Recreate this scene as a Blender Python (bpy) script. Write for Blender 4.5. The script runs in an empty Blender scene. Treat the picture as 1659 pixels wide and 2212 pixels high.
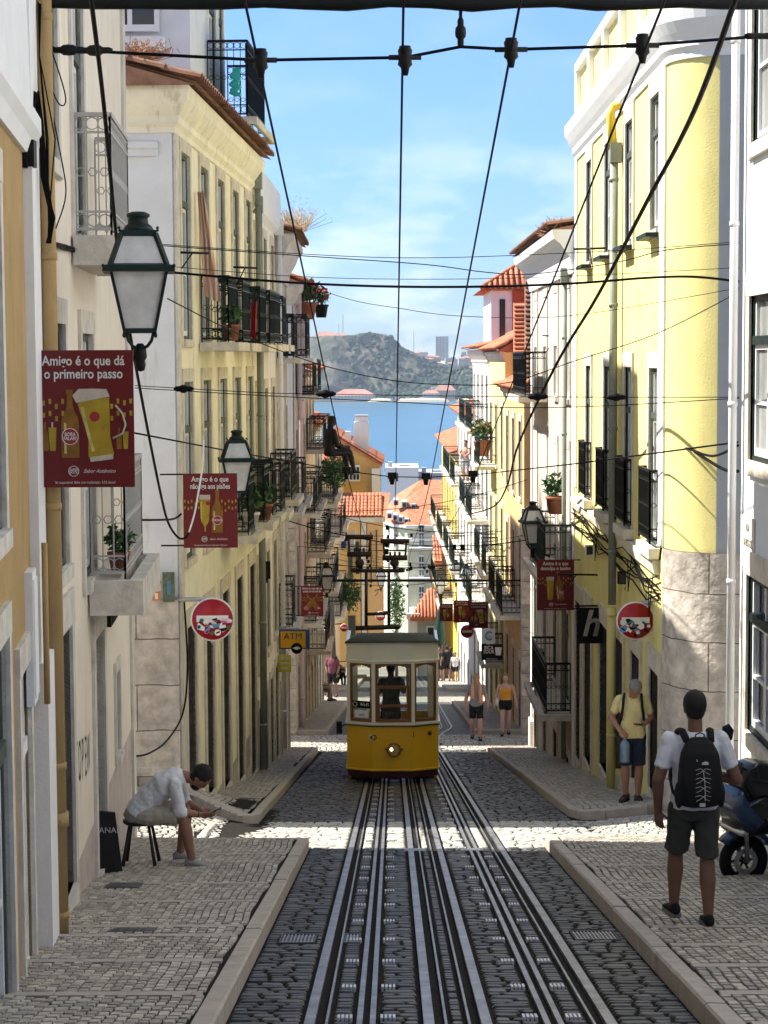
import bpy, bmesh, math, random
from mathutils import Vector, Matrix
R = math.radians
random.seed(7)
S = bpy.context.scene
COL = S.collection

# ------------------------------------------------ camera, world, sun, exposure
FPX, CH = 4153.0, 1.923            # focal length in 1659x2212 frame pixels, camera height
cam_d = bpy.data.cameras.new('camera')
cam_d.sensor_fit = 'VERTICAL'; cam_d.sensor_height = 36; cam_d.sensor_width = 27
cam_d.lens = 36 * FPX / 2212
cam_d.clip_start = .1; cam_d.clip_end = 20000
cam = bpy.data.objects.new('camera', cam_d); COL.objects.link(cam); S.camera = cam
CM = Matrix.Translation((0, 0, CH)) @ Matrix.Rotation(R(.23), 4, 'Z') @ Matrix.Rotation(R(90 - 4.56), 4, 'X') @ Matrix.Rotation(R(-.3), 4, 'Z')
cam.matrix_world = CM
SUN_EL, SUN_AZ = R(49), math.atan2(-1, .22)
w = bpy.data.worlds.new('World'); S.world = w; w.use_nodes = True
nt = w.node_tree; N = nt.nodes; N.clear(); LK = nt.links.new
out = N.new('ShaderNodeOutputWorld'); bg = N.new('ShaderNodeBackground'); LK(bg.outputs[0], out.inputs[0])
sky = N.new('ShaderNodeTexSky'); sky.sky_type = 'NISHITA'; sky.sun_disc = False
sky.sun_elevation = SUN_EL; sky.sun_rotation = SUN_AZ; sky.altitude = 50; sky.air_density = 1.0; sky.dust_density = .3; sky.ozone_density = 2.5
tc = N.new('ShaderNodeTexCoord'); mp = N.new('ShaderNodeMapping'); mp.inputs['Scale'].default_value = (1, 1, 2.6); mp.inputs['Location'].default_value = (.32, .1, .02)
nz = N.new('ShaderNodeTexNoise'); nz.inputs['Scale'].default_value = 13; nz.inputs['Detail'].default_value = 9; nz.inputs['Roughness'].default_value = .55
rp = N.new('ShaderNodeValToRGB'); rp.color_ramp.elements[0].position = .46; rp.color_ramp.elements[1].position = .66
sp = N.new('ShaderNodeSeparateXYZ'); hr = N.new('ShaderNodeMapRange')
hr.inputs[1].default_value = -.02; hr.inputs[2].default_value = .13; hr.inputs[3].default_value = 1; hr.inputs[4].default_value = .08
LK(tc.outputs['Generated'], mp.inputs[0]); LK(mp.outputs[0], nz.inputs[0]); LK(nz.outputs[0], rp.inputs[0])
LK(tc.outputs['Generated'], sp.inputs[0]); LK(sp.outputs[2], hr.inputs[0])
mu = N.new('ShaderNodeMath'); mu.operation = 'MULTIPLY'; LK(rp.outputs[0], mu.inputs[0]); LK(hr.outputs[0], mu.inputs[1])
mx = N.new('ShaderNodeMixRGB'); mx.inputs[2].default_value = (6.4, 6.7, 7.4, 1)
ti = N.new('ShaderNodeMixRGB'); ti.blend_type = 'MULTIPLY'; ti.inputs[0].default_value = 1; 
gr = N.new('ShaderNodeValToRGB'); gm = N.new('ShaderNodeMapRange'); gm.inputs[1].default_value = -.02; gm.inputs[2].default_value = .6; LK(sp.outputs[2], gm.inputs[0]); LK(gm.outputs[0], gr.inputs[0]); LK(gr.outputs[0], ti.inputs[2])
gr.color_ramp.elements[0].color = (.42, .58, .92, 1); gr.color_ramp.elements[1].color = (1.0, .95, .86, 1); ge = gr.color_ramp.elements.new(.34); ge.color = (.62, .8, 1.14, 1)
LK(sky.outputs[0], ti.inputs[1]); LK(ti.outputs[0], mx.inputs[1]); LK(mu.outputs[0], mx.inputs[0]); LK(mx.outputs[0], bg.inputs[0])
bg.inputs[1].default_value = .08
sd = bpy.data.lights.new('sun', 'SUN'); sd.energy = 4.8; sd.angle = R(.53); sd.color = (1, .95, .86)
so = bpy.data.objects.new('sun', sd); COL.objects.link(so)
SD = Vector((math.sin(SUN_AZ) * math.cos(SUN_EL), math.cos(SUN_AZ) * math.cos(SUN_EL), math.sin(SUN_EL)))
so.rotation_euler = SD.to_track_quat('Z', 'Y').to_euler(); so.location = (-20, 5, 30)
S.view_settings.view_transform = 'Standard'; S.view_settings.look = 'None'; S.view_settings.gamma = 1
S.view_settings.exposure = 1.33
S.cycles.max_bounces = 8; S.cycles.diffuse_bounces = 5; S.cycles.transparent_max_bounces = 12

def at(px, py, Y):                 # point at depth Y seen at a pixel of the 1659x2212 frame
    d = CM.to_3x3() @ Vector((px - 829.5, 1106 - py, -FPX))
    o = CM.translation
    return o + d * ((Y - o.y) / d.y)

# ------------------------------------------------ helpers
WL = {}
class MB:
    def __init__(s, M=None):
        s.v = []; s.f = []; s.mi = []; s.sm = []; s.M = M; s.at = []
    def add(s, vs, fs, m=0, sm=False):
        b = len(s.v)
        if s.M is not None: s.v += [tuple(s.M @ Vector(p)) for p in vs]
        else: s.v += [tuple(p) for p in vs]
        s.f += [tuple(b + i for i in f) for f in fs]; s.mi += [m] * len(fs); s.sm += [sm] * len(fs)
    def hexa(s, c, m=0):
        s.add(c, [(0, 3, 2, 1), (4, 5, 6, 7), (0, 1, 5, 4), (1, 2, 6, 5), (2, 3, 7, 6), (3, 0, 4, 7)], m)
    def box(s, x0, x1, y0, y1, z0, z1, m=0):
        s.hexa([(x0, y0, z0), (x1, y0, z0), (x1, y1, z0), (x0, y1, z0), (x0, y0, z1), (x1, y0, z1), (x1, y1, z1), (x0, y1, z1)], m)
    def fb(s, fr, u0, u1, v0, v1, z0, z1, m=0):
        P = fr.p
        s.hexa([P(u0, v0, z0), P(u1, v0, z0), P(u1, v1, z0), P(u0, v1, z0), P(u0, v0, z1), P(u1, v0, z1), P(u1, v1, z1), P(u0, v1, z1)], m)
    def quad(s, a, b, c, d, m=0): s.add([a, b, c, d], [(0, 1, 2, 3)], m)
    def tube(s, pts, r, n=6, m=0, sm=True, cap=True, closed=False):
        pts = [Vector(p) for p in pts]; k = len(pts); rs = r if isinstance(r, (list, tuple)) else [r] * k
        vs = []; up = Vector((0, 0, 1)); ref = None
        for i, p in enumerate(pts):
            a = pts[i - 1] if (i > 0 or closed) else p; b = pts[(i + 1) % k] if (i < k - 1 or closed) else p
            t = (b - a); t = t.normalized() if t.length > 1e-9 else Vector((0, 0, 1))
            if ref is None: ref = up if abs(t.z) < .9 else Vector((1, 0, 0))
            x = t.cross(ref)
            if x.length < 1e-5: x = t.cross(Vector((1, .3, 0)))
            x.normalize(); y = x.cross(t); ref = y
            for j in range(n):
                a2 = 2 * math.pi * (j + .5) / n
                vs.append(p + (x * math.cos(a2) + y * math.sin(a2)) * rs[i])
        fs = []
        for i in range(k if closed else k - 1):
            i2 = (i + 1) % k
            for j in range(n): fs.append((i * n + j, i * n + (j + 1) % n, i2 * n + (j + 1) % n, i2 * n + j))
        if cap and not closed: fs += [tuple(range(n))[::-1], tuple((k - 1) * n + j for j in range(n))]
        s.add(vs, fs, m, sm and n > 4)
    def bar(s, a, b, wd, m=0): s.tube([a, b], wd * .707, 4, m)
    def lathe(s, o, prof, n=16, m=0, ax=2, sm=True):   # prof = [(r, h)] along axis
        vs = []
        for r, h in prof:
            for j in range(n):
                a = 2 * math.pi * j / n; c, q = r * math.cos(a), r * math.sin(a)
                p = (c, q, h) if ax == 2 else ((c, h, q) if ax == 1 else (h, c, q))
                vs.append((o[0] + p[0], o[1] + p[1], o[2] + p[2]))
        k = len(prof); fs = []
        for i in range(k - 1):
            for j in range(n): fs.append((i * n + j, i * n + (j + 1) % n, (i + 1) * n + (j + 1) % n, (i + 1) * n + j))
        fs += [tuple(range(n))[::-1], tuple((k - 1) * n + j for j in range(n))]
        s.add(vs, fs, m, sm)
    def frus(s, o, secs, m=0):        # stacked squares: [(half, z)]
        vs = []
        for h, z in secs: vs += [(o[0] - h, o[1] - h, o[2] + z), (o[0] + h, o[1] - h, o[2] + z), (o[0] + h, o[1] + h, o[2] + z), (o[0] - h, o[1] + h, o[2] + z)]
        k = len(secs); fs = []
        for i in range(k - 1):
            for j in range(4): fs.append((i * 4 + j, i * 4 + (j + 1) % 4, (i + 1) * 4 + (j + 1) % 4, (i + 1) * 4 + j))
        fs += [(3, 2, 1, 0), tuple((k - 1) * 4 + j for j in range(4))]
        s.add(vs, fs, m)
    def ell(s, c, r, n=12, k=8, m=0, ax=None, jit=0):
        A = ax or (Vector((1, 0, 0)), Vector((0, 1, 0)), Vector((0, 0, 1))); c = Vector(c); vs = []; fs = []
        for i in range(k + 1):
            t = math.pi * i / k
            for j in range(n):
                a = 2 * math.pi * j / n; q = 1 + random.uniform(-jit, jit)
                vs.append(c + (A[0] * (math.sin(t) * math.cos(a) * r[0]) + A[1] * (math.sin(t) * math.sin(a) * r[1]) + A[2] * (math.cos(t) * r[2])) * q)
        for i in range(k):
            for j in range(n): fs.append((i * n + j, i * n + (j + 1) % n, (i + 1) * n + (j + 1) % n, (i + 1) * n + j))
        s.add(vs, fs, m, True)
    def loft(s, rings, m=0, sm=True, cap=True):
        n = len(rings[0]); vs = [p for r in rings for p in r]; fs = []
        for i in range(len(rings) - 1):
            for j in range(n): fs.append((i * n + j, i * n + (j + 1) % n, (i + 1) * n + (j + 1) % n, (i + 1) * n + j))
        if cap: fs += [tuple(range(n))[::-1], tuple((len(rings) - 1) * n + j for j in range(n))]
        s.add(vs, fs, m, sm)
    def sweep(s, path, prof, side=1, m=0, cap=True):   # path [(x,y)] ; prof [(out,z)]
        k = len(path); n = len(prof); vs = []
        for i in range(k):
            p = Vector(path[i]); ds = []
            if i > 0: ds.append((p - Vector(path[i - 1])).normalized())
            if i < k - 1: ds.append((Vector(path[i + 1]) - p).normalized())
            ns = [Vector((d.y, -d.x)) * side for d in ds]
            nn = ns[0] if len(ns) == 1 else (ns[0] + ns[1]) / (1 + ns[0].dot(ns[1]))
            for o, z in prof: vs.append((p.x + nn.x * o, p.y + nn.y * o, z))
        fs = []
        for i in range(k - 1):
            for j in range(n): fs.append((i * n + j, i * n + (j + 1) % n, (i + 1) * n + (j + 1) % n, (i + 1) * n + j))
        if cap: fs += [tuple(range(n))[::-1], tuple((k - 1) * n + j for j in range(n))]
        s.add(vs, fs, m)
    def prism(s, poly, O, U, V, W, m=0):     # 2-D outline in plane (U,V) pushed by W
        O, U, V, W = Vector(O), Vector(U), Vector(V), Vector(W); n = len(poly)
        a = [O + U * x + V * y for x, y in poly]; b = [p + W for p in a]
        s.add(a + b, [tuple(range(n))[::-1], tuple(range(n, 2 * n))] + [(i, (i + 1) % n, n + (i + 1) % n, n + i) for i in range(n)], m)
    def done(s, name, mats, parent=None, norm=True, origin=None):
        me = bpy.data.meshes.new(name)
        xs = [p[0] for p in s.v]; ys = [p[1] for p in s.v]; zs = [p[2] for p in s.v]
        c = Vector(origin) if origin is not None else Vector(((min(xs) + max(xs)) / 2, (min(ys) + max(ys)) / 2, min(zs)))
        me.from_pydata([(p[0] - c.x, p[1] - c.y, p[2] - c.z) for p in s.v], [], s.f)
        for mm in (mats if isinstance(mats, (list, tuple)) else [mats]): me.materials.append(mm)
        me.polygons.foreach_set('material_index', s.mi); me.polygons.foreach_set('use_smooth', s.sm)
        if s.at:
            ca = me.color_attributes.new('tone', 'FLOAT_COLOR', 'POINT')
            ca.data.foreach_set('color', [q for t in s.at for q in (t, t, t, 1)])
        if norm:
            bm = bmesh.new(); bm.from_mesh(me); bmesh.ops.recalc_face_normals(bm, faces=bm.faces); bm.to_mesh(me); bm.free()
        me.update()
        o = bpy.data.objects.new(name, me); COL.objects.link(o)
        WL[o.name] = c
        if parent is not None: o.parent = parent; o.location = c - WL[parent.name]
        else: o.location = c
        return o

def tag(o, label=None, cat=None, group=None, kind=None):
    if label: o['label'] = label
    if cat: o['category'] = cat
    if group: o['group'] = group
    if kind: o['kind'] = kind
    return o
def thing(name, loc, label, cat, group=None):
    o = bpy.data.objects.new(name, None); COL.objects.link(o); o.location = loc; o.empty_display_size = .2
    WL[o.name] = Vector(loc); return tag(o, label, cat, group)
def dup(o, loc, label, group=None, rz=0, sc=1):
    def cp(a, par):
        c = a.copy(); COL.objects.link(c); c.parent = par
        for ch in [q for q in bpy.data.objects if q.parent == a]: cp(ch, c)
        return c
    c = cp(o, None); c.location = loc; c.rotation_euler = (0, 0, rz); c.scale = (sc,) * 3; c['label'] = label
    if group: c['group'] = group
    return c

class Fr:
    def __init__(s, x0, y0, x1, y1, side):
        s.L = math.hypot(x1 - x0, y1 - y0); s.d = ((x1 - x0) / s.L, (y1 - y0) / s.L); s.o = (x0, y0); s.side = side
        s.n = (s.d[1] * side, -s.d[0] * side)
    def p(s, u, v, z): return (s.o[0] + s.d[0] * u + s.n[0] * v, s.o[1] + s.d[1] * u + s.n[1] * v, z)
    def xy(s, u, v=0): return s.p(u, v, 0)[:2]
    def Y(s, u): return s.o[1] + s.d[1] * u
    def uY(s, Y): return (Y - s.o[1]) / s.d[1]

# ------------------------------------------------ materials
MATS = {}
def mat(name, col, rough=.85, var=.14, sc=3, bump=.12, bsc=45, metal=0, streak=0, stain=None, stn=.55, spec=.35, coat=0, lines=None):
    m = bpy.data.materials.new(name); m.use_nodes = True; t = m.node_tree; n = t.nodes; L = t.links.new
    b = n['Principled BSDF']; b.inputs['Roughness'].default_value = rough; b.inputs['Metallic'].default_value = metal
    b.inputs['Specular IOR Level'].default_value = spec; b.inputs['Coat Weight'].default_value = coat
    tx = n.new('ShaderNodeTexCoord'); co = tx.outputs['Object']
    a = n.new('ShaderNodeTexNoise'); a.inputs['Scale'].default_value = sc; a.inputs['Detail'].default_value = 8; a.inputs['Roughness'].default_value = .6; L(co, a.inputs[0])
    mr = n.new('ShaderNodeMapRange'); mr.inputs[1].default_value = .3; mr.inputs[2].default_value = .7; mr.inputs[3].default_value = 1 - var; mr.inputs[4].default_value = 1 + var; L(a.outputs[0], mr.inputs[0])
    mm = n.new('ShaderNodeMixRGB'); mm.blend_type = 'MULTIPLY'; mm.inputs[0].default_value = 1; mm.inputs[1].default_value = (*col, 1); L(mr.outputs[0], mm.inputs[2]); cur = mm.outputs[0]
    if stain:
        q = n.new('ShaderNodeMapping'); q.inputs['Scale'].default_value = (1, 1, .18 if streak else 1); L(co, q.inputs[0])
        c = n.new('ShaderNodeTexNoise'); c.inputs['Scale'].default_value = streak or 1.6; c.inputs['Detail'].default_value = 10; c.inputs['Roughness'].default_value = .7; L(q.outputs[0], c.inputs[0])
        r = n.new('ShaderNodeValToRGB'); r.color_ramp.elements[0].position = stn; r.color_ramp.elements[1].position = stn + (.09 if 'plaster' in name else .2); L(c.outputs[0], r.inputs[0])
        x = n.new('ShaderNodeMixRGB'); L(r.outputs[0], x.inputs[0]); L(cur, x.inputs[1]); x.inputs[2].default_value = (*stain, 1); cur = x.outputs[0]
    hgt = None
    if lines:      # masonry / tile / slat courses: (width, height, mortar size, mortar colour, axes)
        lw, lh, lm, lc, ax = lines
        br = n.new('ShaderNodeTexBrick'); br.inputs['Scale'].default_value = 1; br.inputs['Brick Width'].default_value = lw; br.inputs['Row Height'].default_value = lh
        br.inputs['Mortar Size'].default_value = lm; br.inputs['Mortar Smooth'].default_value = .3; br.inputs['Color1'].default_value = (1, 1, 1, 1); br.inputs['Color2'].default_value = (.72, .72, .72, 1); br.inputs['Mortar'].default_value = (*lc, 1)
        sx = n.new('ShaderNodeSeparateXYZ'); cx = n.new('ShaderNodeCombineXYZ'); L(co, sx.inputs[0])
        nn = n.new('ShaderNodeTexNoise'); nn.inputs['Scale'].default_value = 2.5; L(co, nn.inputs[0])
        ad = n.new('ShaderNodeMath'); ad.operation = 'MULTIPLY_ADD'; ad.inputs[1].default_value = lh * .09; L(nn.outputs[0], ad.inputs[0]); L(sx.outputs[ax[1]], ad.inputs[2])
        L(sx.outputs[ax[0]], cx.inputs[0]); L(ad.outputs[0], cx.inputs[1]); L(cx.outputs[0], br.inputs[0])
        x = n.new('ShaderNodeMixRGB'); x.blend_type = 'MULTIPLY'; x.inputs[0].default_value = 1; L(cur, x.inputs[1]); L(br.outputs[0], x.inputs[2]); cur = x.outputs[0]; hgt = br.outputs['Fac']
    L(cur, b.inputs['Base Color'])
    if bump:
        e = n.new('ShaderNodeTexNoise'); e.inputs['Scale'].default_value = bsc; e.inputs['Detail'].default_value = 5; L(co, e.inputs[0])
        f = n.new('ShaderNodeBump'); f.inputs['Strength'].default_value = bump; f.inputs['Distance'].default_value = .02; L(e.outputs[0], f.inputs['Height']); nrm = f.outputs[0]
        if hgt is not None:
            g = n.new('ShaderNodeBump'); g.invert = True; g.inputs['Strength'].default_value = .7; g.inputs['Distance'].default_value = .015; L(hgt, g.inputs['Height']); L(nrm, g.inputs['Normal']); nrm = g.outputs[0]
        L(nrm, b.inputs['Normal'])
    MATS[name] = m; return m
def stone_mat(name, c0, c1, rough, bump=.35, sc=60):
    m = mat(name, (1, 1, 1), rough, .16, 18, bump, sc); t = m.node_tree; n = t.nodes; L = t.links.new
    a = n.new('ShaderNodeAttribute'); a.attribute_name = 'tone'; r = n.new('ShaderNodeMixRGB'); r.inputs[1].default_value = (*c0, 1); r.inputs[2].default_value = (*c1, 1)
    L(a.outputs['Fac'], r.inputs[0])
    mm = [x for x in n if x.type == 'MIX_RGB' and x.blend_type == 'MULTIPLY'][0]; L(r.outputs[0], mm.inputs[1])
    return m
def glass_mat(name, col=(.03, .04, .05), rough=.06):
    m = mat(name, col, rough, .3, 1.2, 0, spec=.6); return m

G = dict
m_iron = mat('black iron', (.007, .008, .008), .5, .2, 20, .05, spec=.2)
m_green = mat('dark green paint', (.007, .018, .015), .5, .2, 12, .05, spec=.25)
m_gwood = mat('weathered green joinery', (.055, .075, .06), .7, .25, 9, .1, 60)
m_white = mat('white paint', (.74, .74, .72), .6, .06, 5, .03)
m_limes = mat('limestone trim', (.62, .56, .46), .85, .2, 6, .3, 35, stain=(.25, .2, .15), stn=.6)
m_limel = mat('pale limestone', (.6, .56, .49), .85, .18, 5, .35, 25, stain=(.34, .29, .23), stn=.58)
m_lit = mat('worn limestone blocks', (.56, .5, .43), .9, .35, 5, 1.0, 11, stain=(.33, .27, .21), stn=.55, lines=(1.5, .62, .008, (.25, .22, .18), (0, 2)))
m_pane = glass_mat('window glass')
m_curt = mat('curtained glass', (.3, .31, .3), .12, .3, 1.5, 0, spec=.5)
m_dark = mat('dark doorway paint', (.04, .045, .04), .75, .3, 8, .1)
m_dooro = mat('weathered brown door', (.17, .13, .09), .8, .3, 7, .2, 30)
m_tile = mat('terracotta roof tiles', (.46, .17, .09), .85, .35, 2.5, .2, 20, stain=(.13, .1, .08), stn=.56)
m_tileo = mat('old mossy roof tiles', (.27, .14, .09), .9, .4, 4, .3, 20, stain=(.3, .24, .12), stn=.58)
m_steel = mat('worn rail steel', (.34, .33, .33), .42, .35, 5, .12, 80, metal=.8, stain=(.13, .08, .05), streak=9, stn=.56)
m_slotd = mat('matt dark channel', (.006, .006, .006), .9, .3, 6, .1, spec=.03)  # near-black matt tone for grooves, slots, grate pits and wheels
m_cast = mat('cast iron cover', (.07, .07, .07), .6, .3, 9, .2)
m_black = mat('black rubber', (.006, .006, .007), .8, .1, 6, .05, spec=.2)
m_wire = mat('black cable sheath', (.004, .004, .005), .7, .1, 6, 0, spec=.1)
m_leaf = mat('green leaves', (.05, .11, .03), .7, .5, 3, 0)
m_straw = mat('dry straw stems', (.35, .2, .12), .9, .4, 5, 0)
m_terra = mat('terracotta pot', (.3, .11, .06), .8, .2, 8, .1)
m_gravel = mat('joint sand', (.024, .022, .02), .95, .4, 30, .3, 90, spec=.05)
m_pvc = mat('grey downpipe', (.23, .25, .21), .6, .15, 3, .05)
m_calc = stone_mat('limestone cobbles', (.3, .27, .225), (.55, .5, .42), .55)
m_sett = stone_mat('basalt setts', (.026, .026, .027), (.115, .112, .107), .42)
m_settl = stone_mat('sun bright setts', (.36, .34, .3), (.6, .57, .5), .6)  # crossing setts: sunlit brightness put into the pale stone colour
m_kerb = mat('limestone kerb', (.4, .35, .3), .7, .15, 8, .2, 50, stain=(.2, .18, .15), stn=.6)
# ------------------------------------------------ the ground
def gz(Y):
    P = [(-60, 9.96), (47.9, -7.95), (51.4, -8.22), (72, -11.08), (76.4, -11.4), (96, -14.4), (120, -18), (180, -25), (300, -41), (380, -46.5), (500, -60)]
    for (a, za), (b, zb) in zip(P, P[1:]):
        if Y <= b: return za + (zb - za) * (Y - a) / (b - a)
    return -60
def gnd(x, Y):
    z = gz(Y)
    if 20.9 < Y < 26.5:
        k = min(1, (Y - 20.9) / 2.5)
        if x < -2: z += .3 * (-2 - x) * k
        if x > 2.4: z += .1 * (x - 2.4) * k
    return z
def sheet(name, x0, x1, Y0, Y1, dz, m, nx=2, ny=None, fx=None):
    ny = ny or max(2, int((Y1 - Y0) / 1.0)); b = MB(); vs = []
    for i in range(ny + 1):
        Y = Y0 + (Y1 - Y0) * i / ny
        a0, a1 = (fx(Y) if fx else (x0, x1))
        for j in range(nx + 1):
            x = a0 + (a1 - a0) * j / nx; vs.append((x, Y, (gnd(x, Y) if abs(x) < 12 else gz(Y)) + dz))
    b.add(vs, [(i * (nx + 1) + j, i * (nx + 1) + j + 1, (i + 1) * (nx + 1) + j + 1, (i + 1) * (nx + 1) + j) for i in range(ny) for j in range(nx)])
    return tag(b.done(name, m, norm=False), kind='structure')
m_dirt = mat('hillside earth', (.22, .2, .16), .95, .3, .3, .2, 3)
sheet('ground', -420, 420, -60, 470, -.6, m_dirt, 28, 90)

def inside(poly, x, y):
    c = False; n = len(poly)
    for i in range(n):
        x1, y1 = poly[i]; x2, y2 = poly[(i + 1) % n]
        if (y1 > y) != (y2 > y) and x < (x2 - x1) * (y - y1) / (y2 - y1) + x1: c = not c
    return c
def stones(poly, lift, lx, ly, mat_, name, rows_x=True, h=.012, skip=None, lo=0, hi=1, gap=.01, mb=None, jit=.12, gy=1.5):
    """individual paving stones over a polygon; rows_x: rows run across the street, else columns run down it"""
    b = mb or MB(); xs = [p[0] for p in poly]; ys = [p[1] for p in poly]
    x0, x1, y0, y1 = min(xs), max(xs), min(ys), max(ys); rnd = random.random
    if rows_x: a0, a1, c0, c1, la, lc = y0, y1, x0, x1, ly, lx
    else: a0, a1, c0, c1, la, lc = x0, x1, y0, y1, lx, ly
    a = a0; k = 0
    while a < a1:
        wa = la * (.85 + .3 * rnd()); c = c0 + rnd() * lc - lc; wob = rnd() * 6
        while c < c1:
            wc = lc * (.7 + .6 * rnd())
            ca, cc = a + wa / 2, c + wc / 2
            ww = .012 * math.sin(cc * 2.1 + ca * 1.3) + .006 * math.sin(cc * 5.3 + ca * 2)
            px, py = (cc, ca + ww) if rows_x else (ca + ww, cc)
            if inside(poly, px, py) and not (skip and skip(px, py)):
                hx, hy = ((wc - gap) / 2, (wa - gap * gy) / 2) if rows_x else ((wa - gap) / 2, (wc - gap * gy) / 2)
                hh = h * (.35 + .9 * rnd()) * .55; tx, ty = (rnd() - .5) * .03, (rnd() - .5) * .03
                vs = []
                for q, (dx, dy) in enumerate(((-1, -1), (1, -1), (1, 1), (-1, 1))):
                    jx, jy = hx * dx * (1 - jit * rnd()), hy * dy * (1 - jit * rnd())
                    vs.append((px + jx, py + jy, gnd(px + jx, py + jy) + lift - .009))
                for q, (dx, dy) in enumerate(((-1, -1), (1, -1), (1, 1), (-1, 1))):
                    jx, jy = (vs[q][0] - px) * .88, (vs[q][1] - py) * .9
                    vs.append((px + jx, py + jy, gnd(px + jx, py + jy) + lift + hh + tx * jx + ty * jy))
                bi = len(b.v); b.v += vs
                b.f += [(bi + 4, bi + 5, bi + 6, bi + 7), (bi, bi + 1, bi + 5, bi + 4), (bi + 1, bi + 2, bi + 6, bi + 5), (bi + 2, bi + 3, bi + 7, bi + 6), (bi + 3, bi, bi + 4, bi + 7)]
                b.mi += [0] * 5; b.sm += [False] * 5
                t = lo + (hi - lo) * rnd() ** 1.3; b.at += [t] * 8
            c += wc
        a += wa; k += 1
    if mb is None: return tag(b.done(name, mat_, norm=False), kind='structure')

def setts(xa, xb, y0, y1, lx, ly, b, gap=.012, lo=0, hi=1, zl=0, h=.008):
    """rows of setts laid across the road, fitted between the rails and slots"""
    rnd = random.random; y = y0
    while y < y1:
        wy = ly * (.8 + .4 * rnd()); yc = y + wy / 2; cuts = []
        for c, s in RAILS:
            if yc < 49.5: cuts.append((c - .05 if s > 0 else c - .12, c + .12 if s > 0 else c + .05))
        if yc < 49.5: cuts += [(c - .075, c + .075) for c in SLOTS]
        cuts += [(a, e) for a, e, f, g in grates if f - .02 < yc < g + .02]
        free = []; x = xa
        for a, e in sorted(cuts):
            if a > x: free.append((x, a))
            x = max(x, e)
        if x < xb: free.append((x, xb))
        for a, e in free:
            n = max(1, round((e - a) / (lx * (.8 + .4 * rnd())))); ws = [.6 + .8 * rnd() for _ in range(n)]; tot = sum(ws); x = a
            for w_ in ws:
                w2 = (e - a) * w_ / tot; px = x + w2 / 2; py = yc + ly * .13 * (rnd() - .5); hx, hy = (w2 - gap) / 2, (wy - gap * 1.3) / 2; x += w2
                if hx < .012: continue
                hh = h * (.2 + rnd()); tx, ty = (rnd() - .5) * .04, (rnd() - .5) * .06; vs = []; O = ((-1, -.55), (-.6, -1), (.6, -1), (1, -.55), (1, .55), (.6, 1), (-.6, 1), (-1, .55))
                for dx, dy in O: q = 1 - .1 * rnd(); X, Yv = px + hx * dx * q, py + hy * dy * q; vs.append((X, Yv, gnd(X, Yv) + zl - .008))
                for k in range(8): X, Yv = px + (vs[k][0] - px) * .86, py + (vs[k][1] - py) * .8; vs.append((X, Yv, gnd(X, Yv) + zl + hh + tx * (X - px) + ty * (Yv - py)))
                bi = len(b.v); b.v += vs; b.f += [tuple(bi + 8 + k for k in range(8))] + [(bi + k, bi + (k + 1) % 8, bi + 8 + (k + 1) % 8, bi + 8 + k) for k in range(8)]; b.mi += [0] * 9; b.sm += [False] * 9; b.at += [lo + (hi - lo) * rnd() ** 1.5] * 16
        y += wy
# street axis: kerb lines per block (left x, right x)
WLX = lambda Y: -2.43 - .062 * (Y - 13.4) if Y < 21.4 else (-2.85 + .037 * (Y - 25.6) if Y < 35.1 else -2.55)
RAILS = [(-.463, 1), (.19, -1 * -1), (.503, -1), (1.18, -1)]     # centre x, side of the groove
SLOTS = [-.154, .87]
def shift(Y, t):                     # the two tracks part at the passing loop
    k = min(1, max(0, (Y - 49.5) / 6)); k = k * k * (3 - 2 * k); return k * (.53 if t == 2 else -.4)
def on_track(x, y):
    for c, s in RAILS:
        if y < 49.5 and c - .09 * (1 if s < 0 else .55) - .035 < x < c + .09 * (1 if s > 0 else .55) + .035: return True
    for c in SLOTS:
        if abs(x - c) < .085: return True
    return False
m_roadt = mat('distant basalt paving', (.1, .1, .098), .6, .25, 5, .2, 30, lines=(.22, .16, .02, (.45, .45, .45), (0, 1)))
m_pavt = mat('distant limestone paving', (.4, .37, .32), .7, .2, 5, .2, 30, lines=(.12, .13, .014, (.4, .4, .4), (0, 1)))
sheet('roadway', -2.2, 2.6, -40, 51.3, -.012, m_gravel, 6)
sheet('cross_street', -14, -2.2, 20.9, 26.4, -.012, m_gravel, 14)
sheet('cross_street', 2.6, 14, 20.9, 26.4, -.012, m_gravel, 14)
sheet('roadway', -2.6, 3.5, 51.3, 118, -.008, m_roadt, 4)
sheet('cross_street', -14, -2.2, 47.5, 51.6, -.004, m_pavt, 6)
sheet('cross_street', 2.6, 14, 47.5, 51.6, -.004, m_pavt, 6)
sheet('cross_street', -14, 14, 72.2, 76.3, -.002, m_pavt, 12)
grates = [(-.95 + .13, -.56, 13.35, 13.85), (-.36, -.24, 13.35, 13.85), (1.3, 1.62, 13.45, 13.95)]
def skp(x, y): return on_track(x, y) or any(a - .02 < x < b + .02 and c - .02 < y < d + .02 for a, b, c, d in grates)
b = MB(); setts(-.92, 1.67, 9, 20.8, .15, .1, b); tag(b.done('road_setts', m_sett, norm=False), kind='structure')
b = MB(); setts(-1.76, 2.34, 24.6, 47.6, .16, .12, b, lo=.1); tag(b.done('road_setts', m_sett, norm=False), kind='structure')
b = MB()
setts(-2.3, 2.4, 20.85, 24.6, .15, .11, b, lo=.15, h=.006)
stones([(-9, 20.95), (9, 20.95), (9, 26), (3.9, 25.6), (3.4, 24.5), (2.5, 24.35), (2.36, 24.6), (-1.75, 24.6), (-1.75, 24.1), (-2.9, 25.6), (-9, 26)], 0, .12, .115, None, '', True, .012, lambda x, y: -2.3 < x < 2.4, gap=.012, mb=b)
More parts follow.
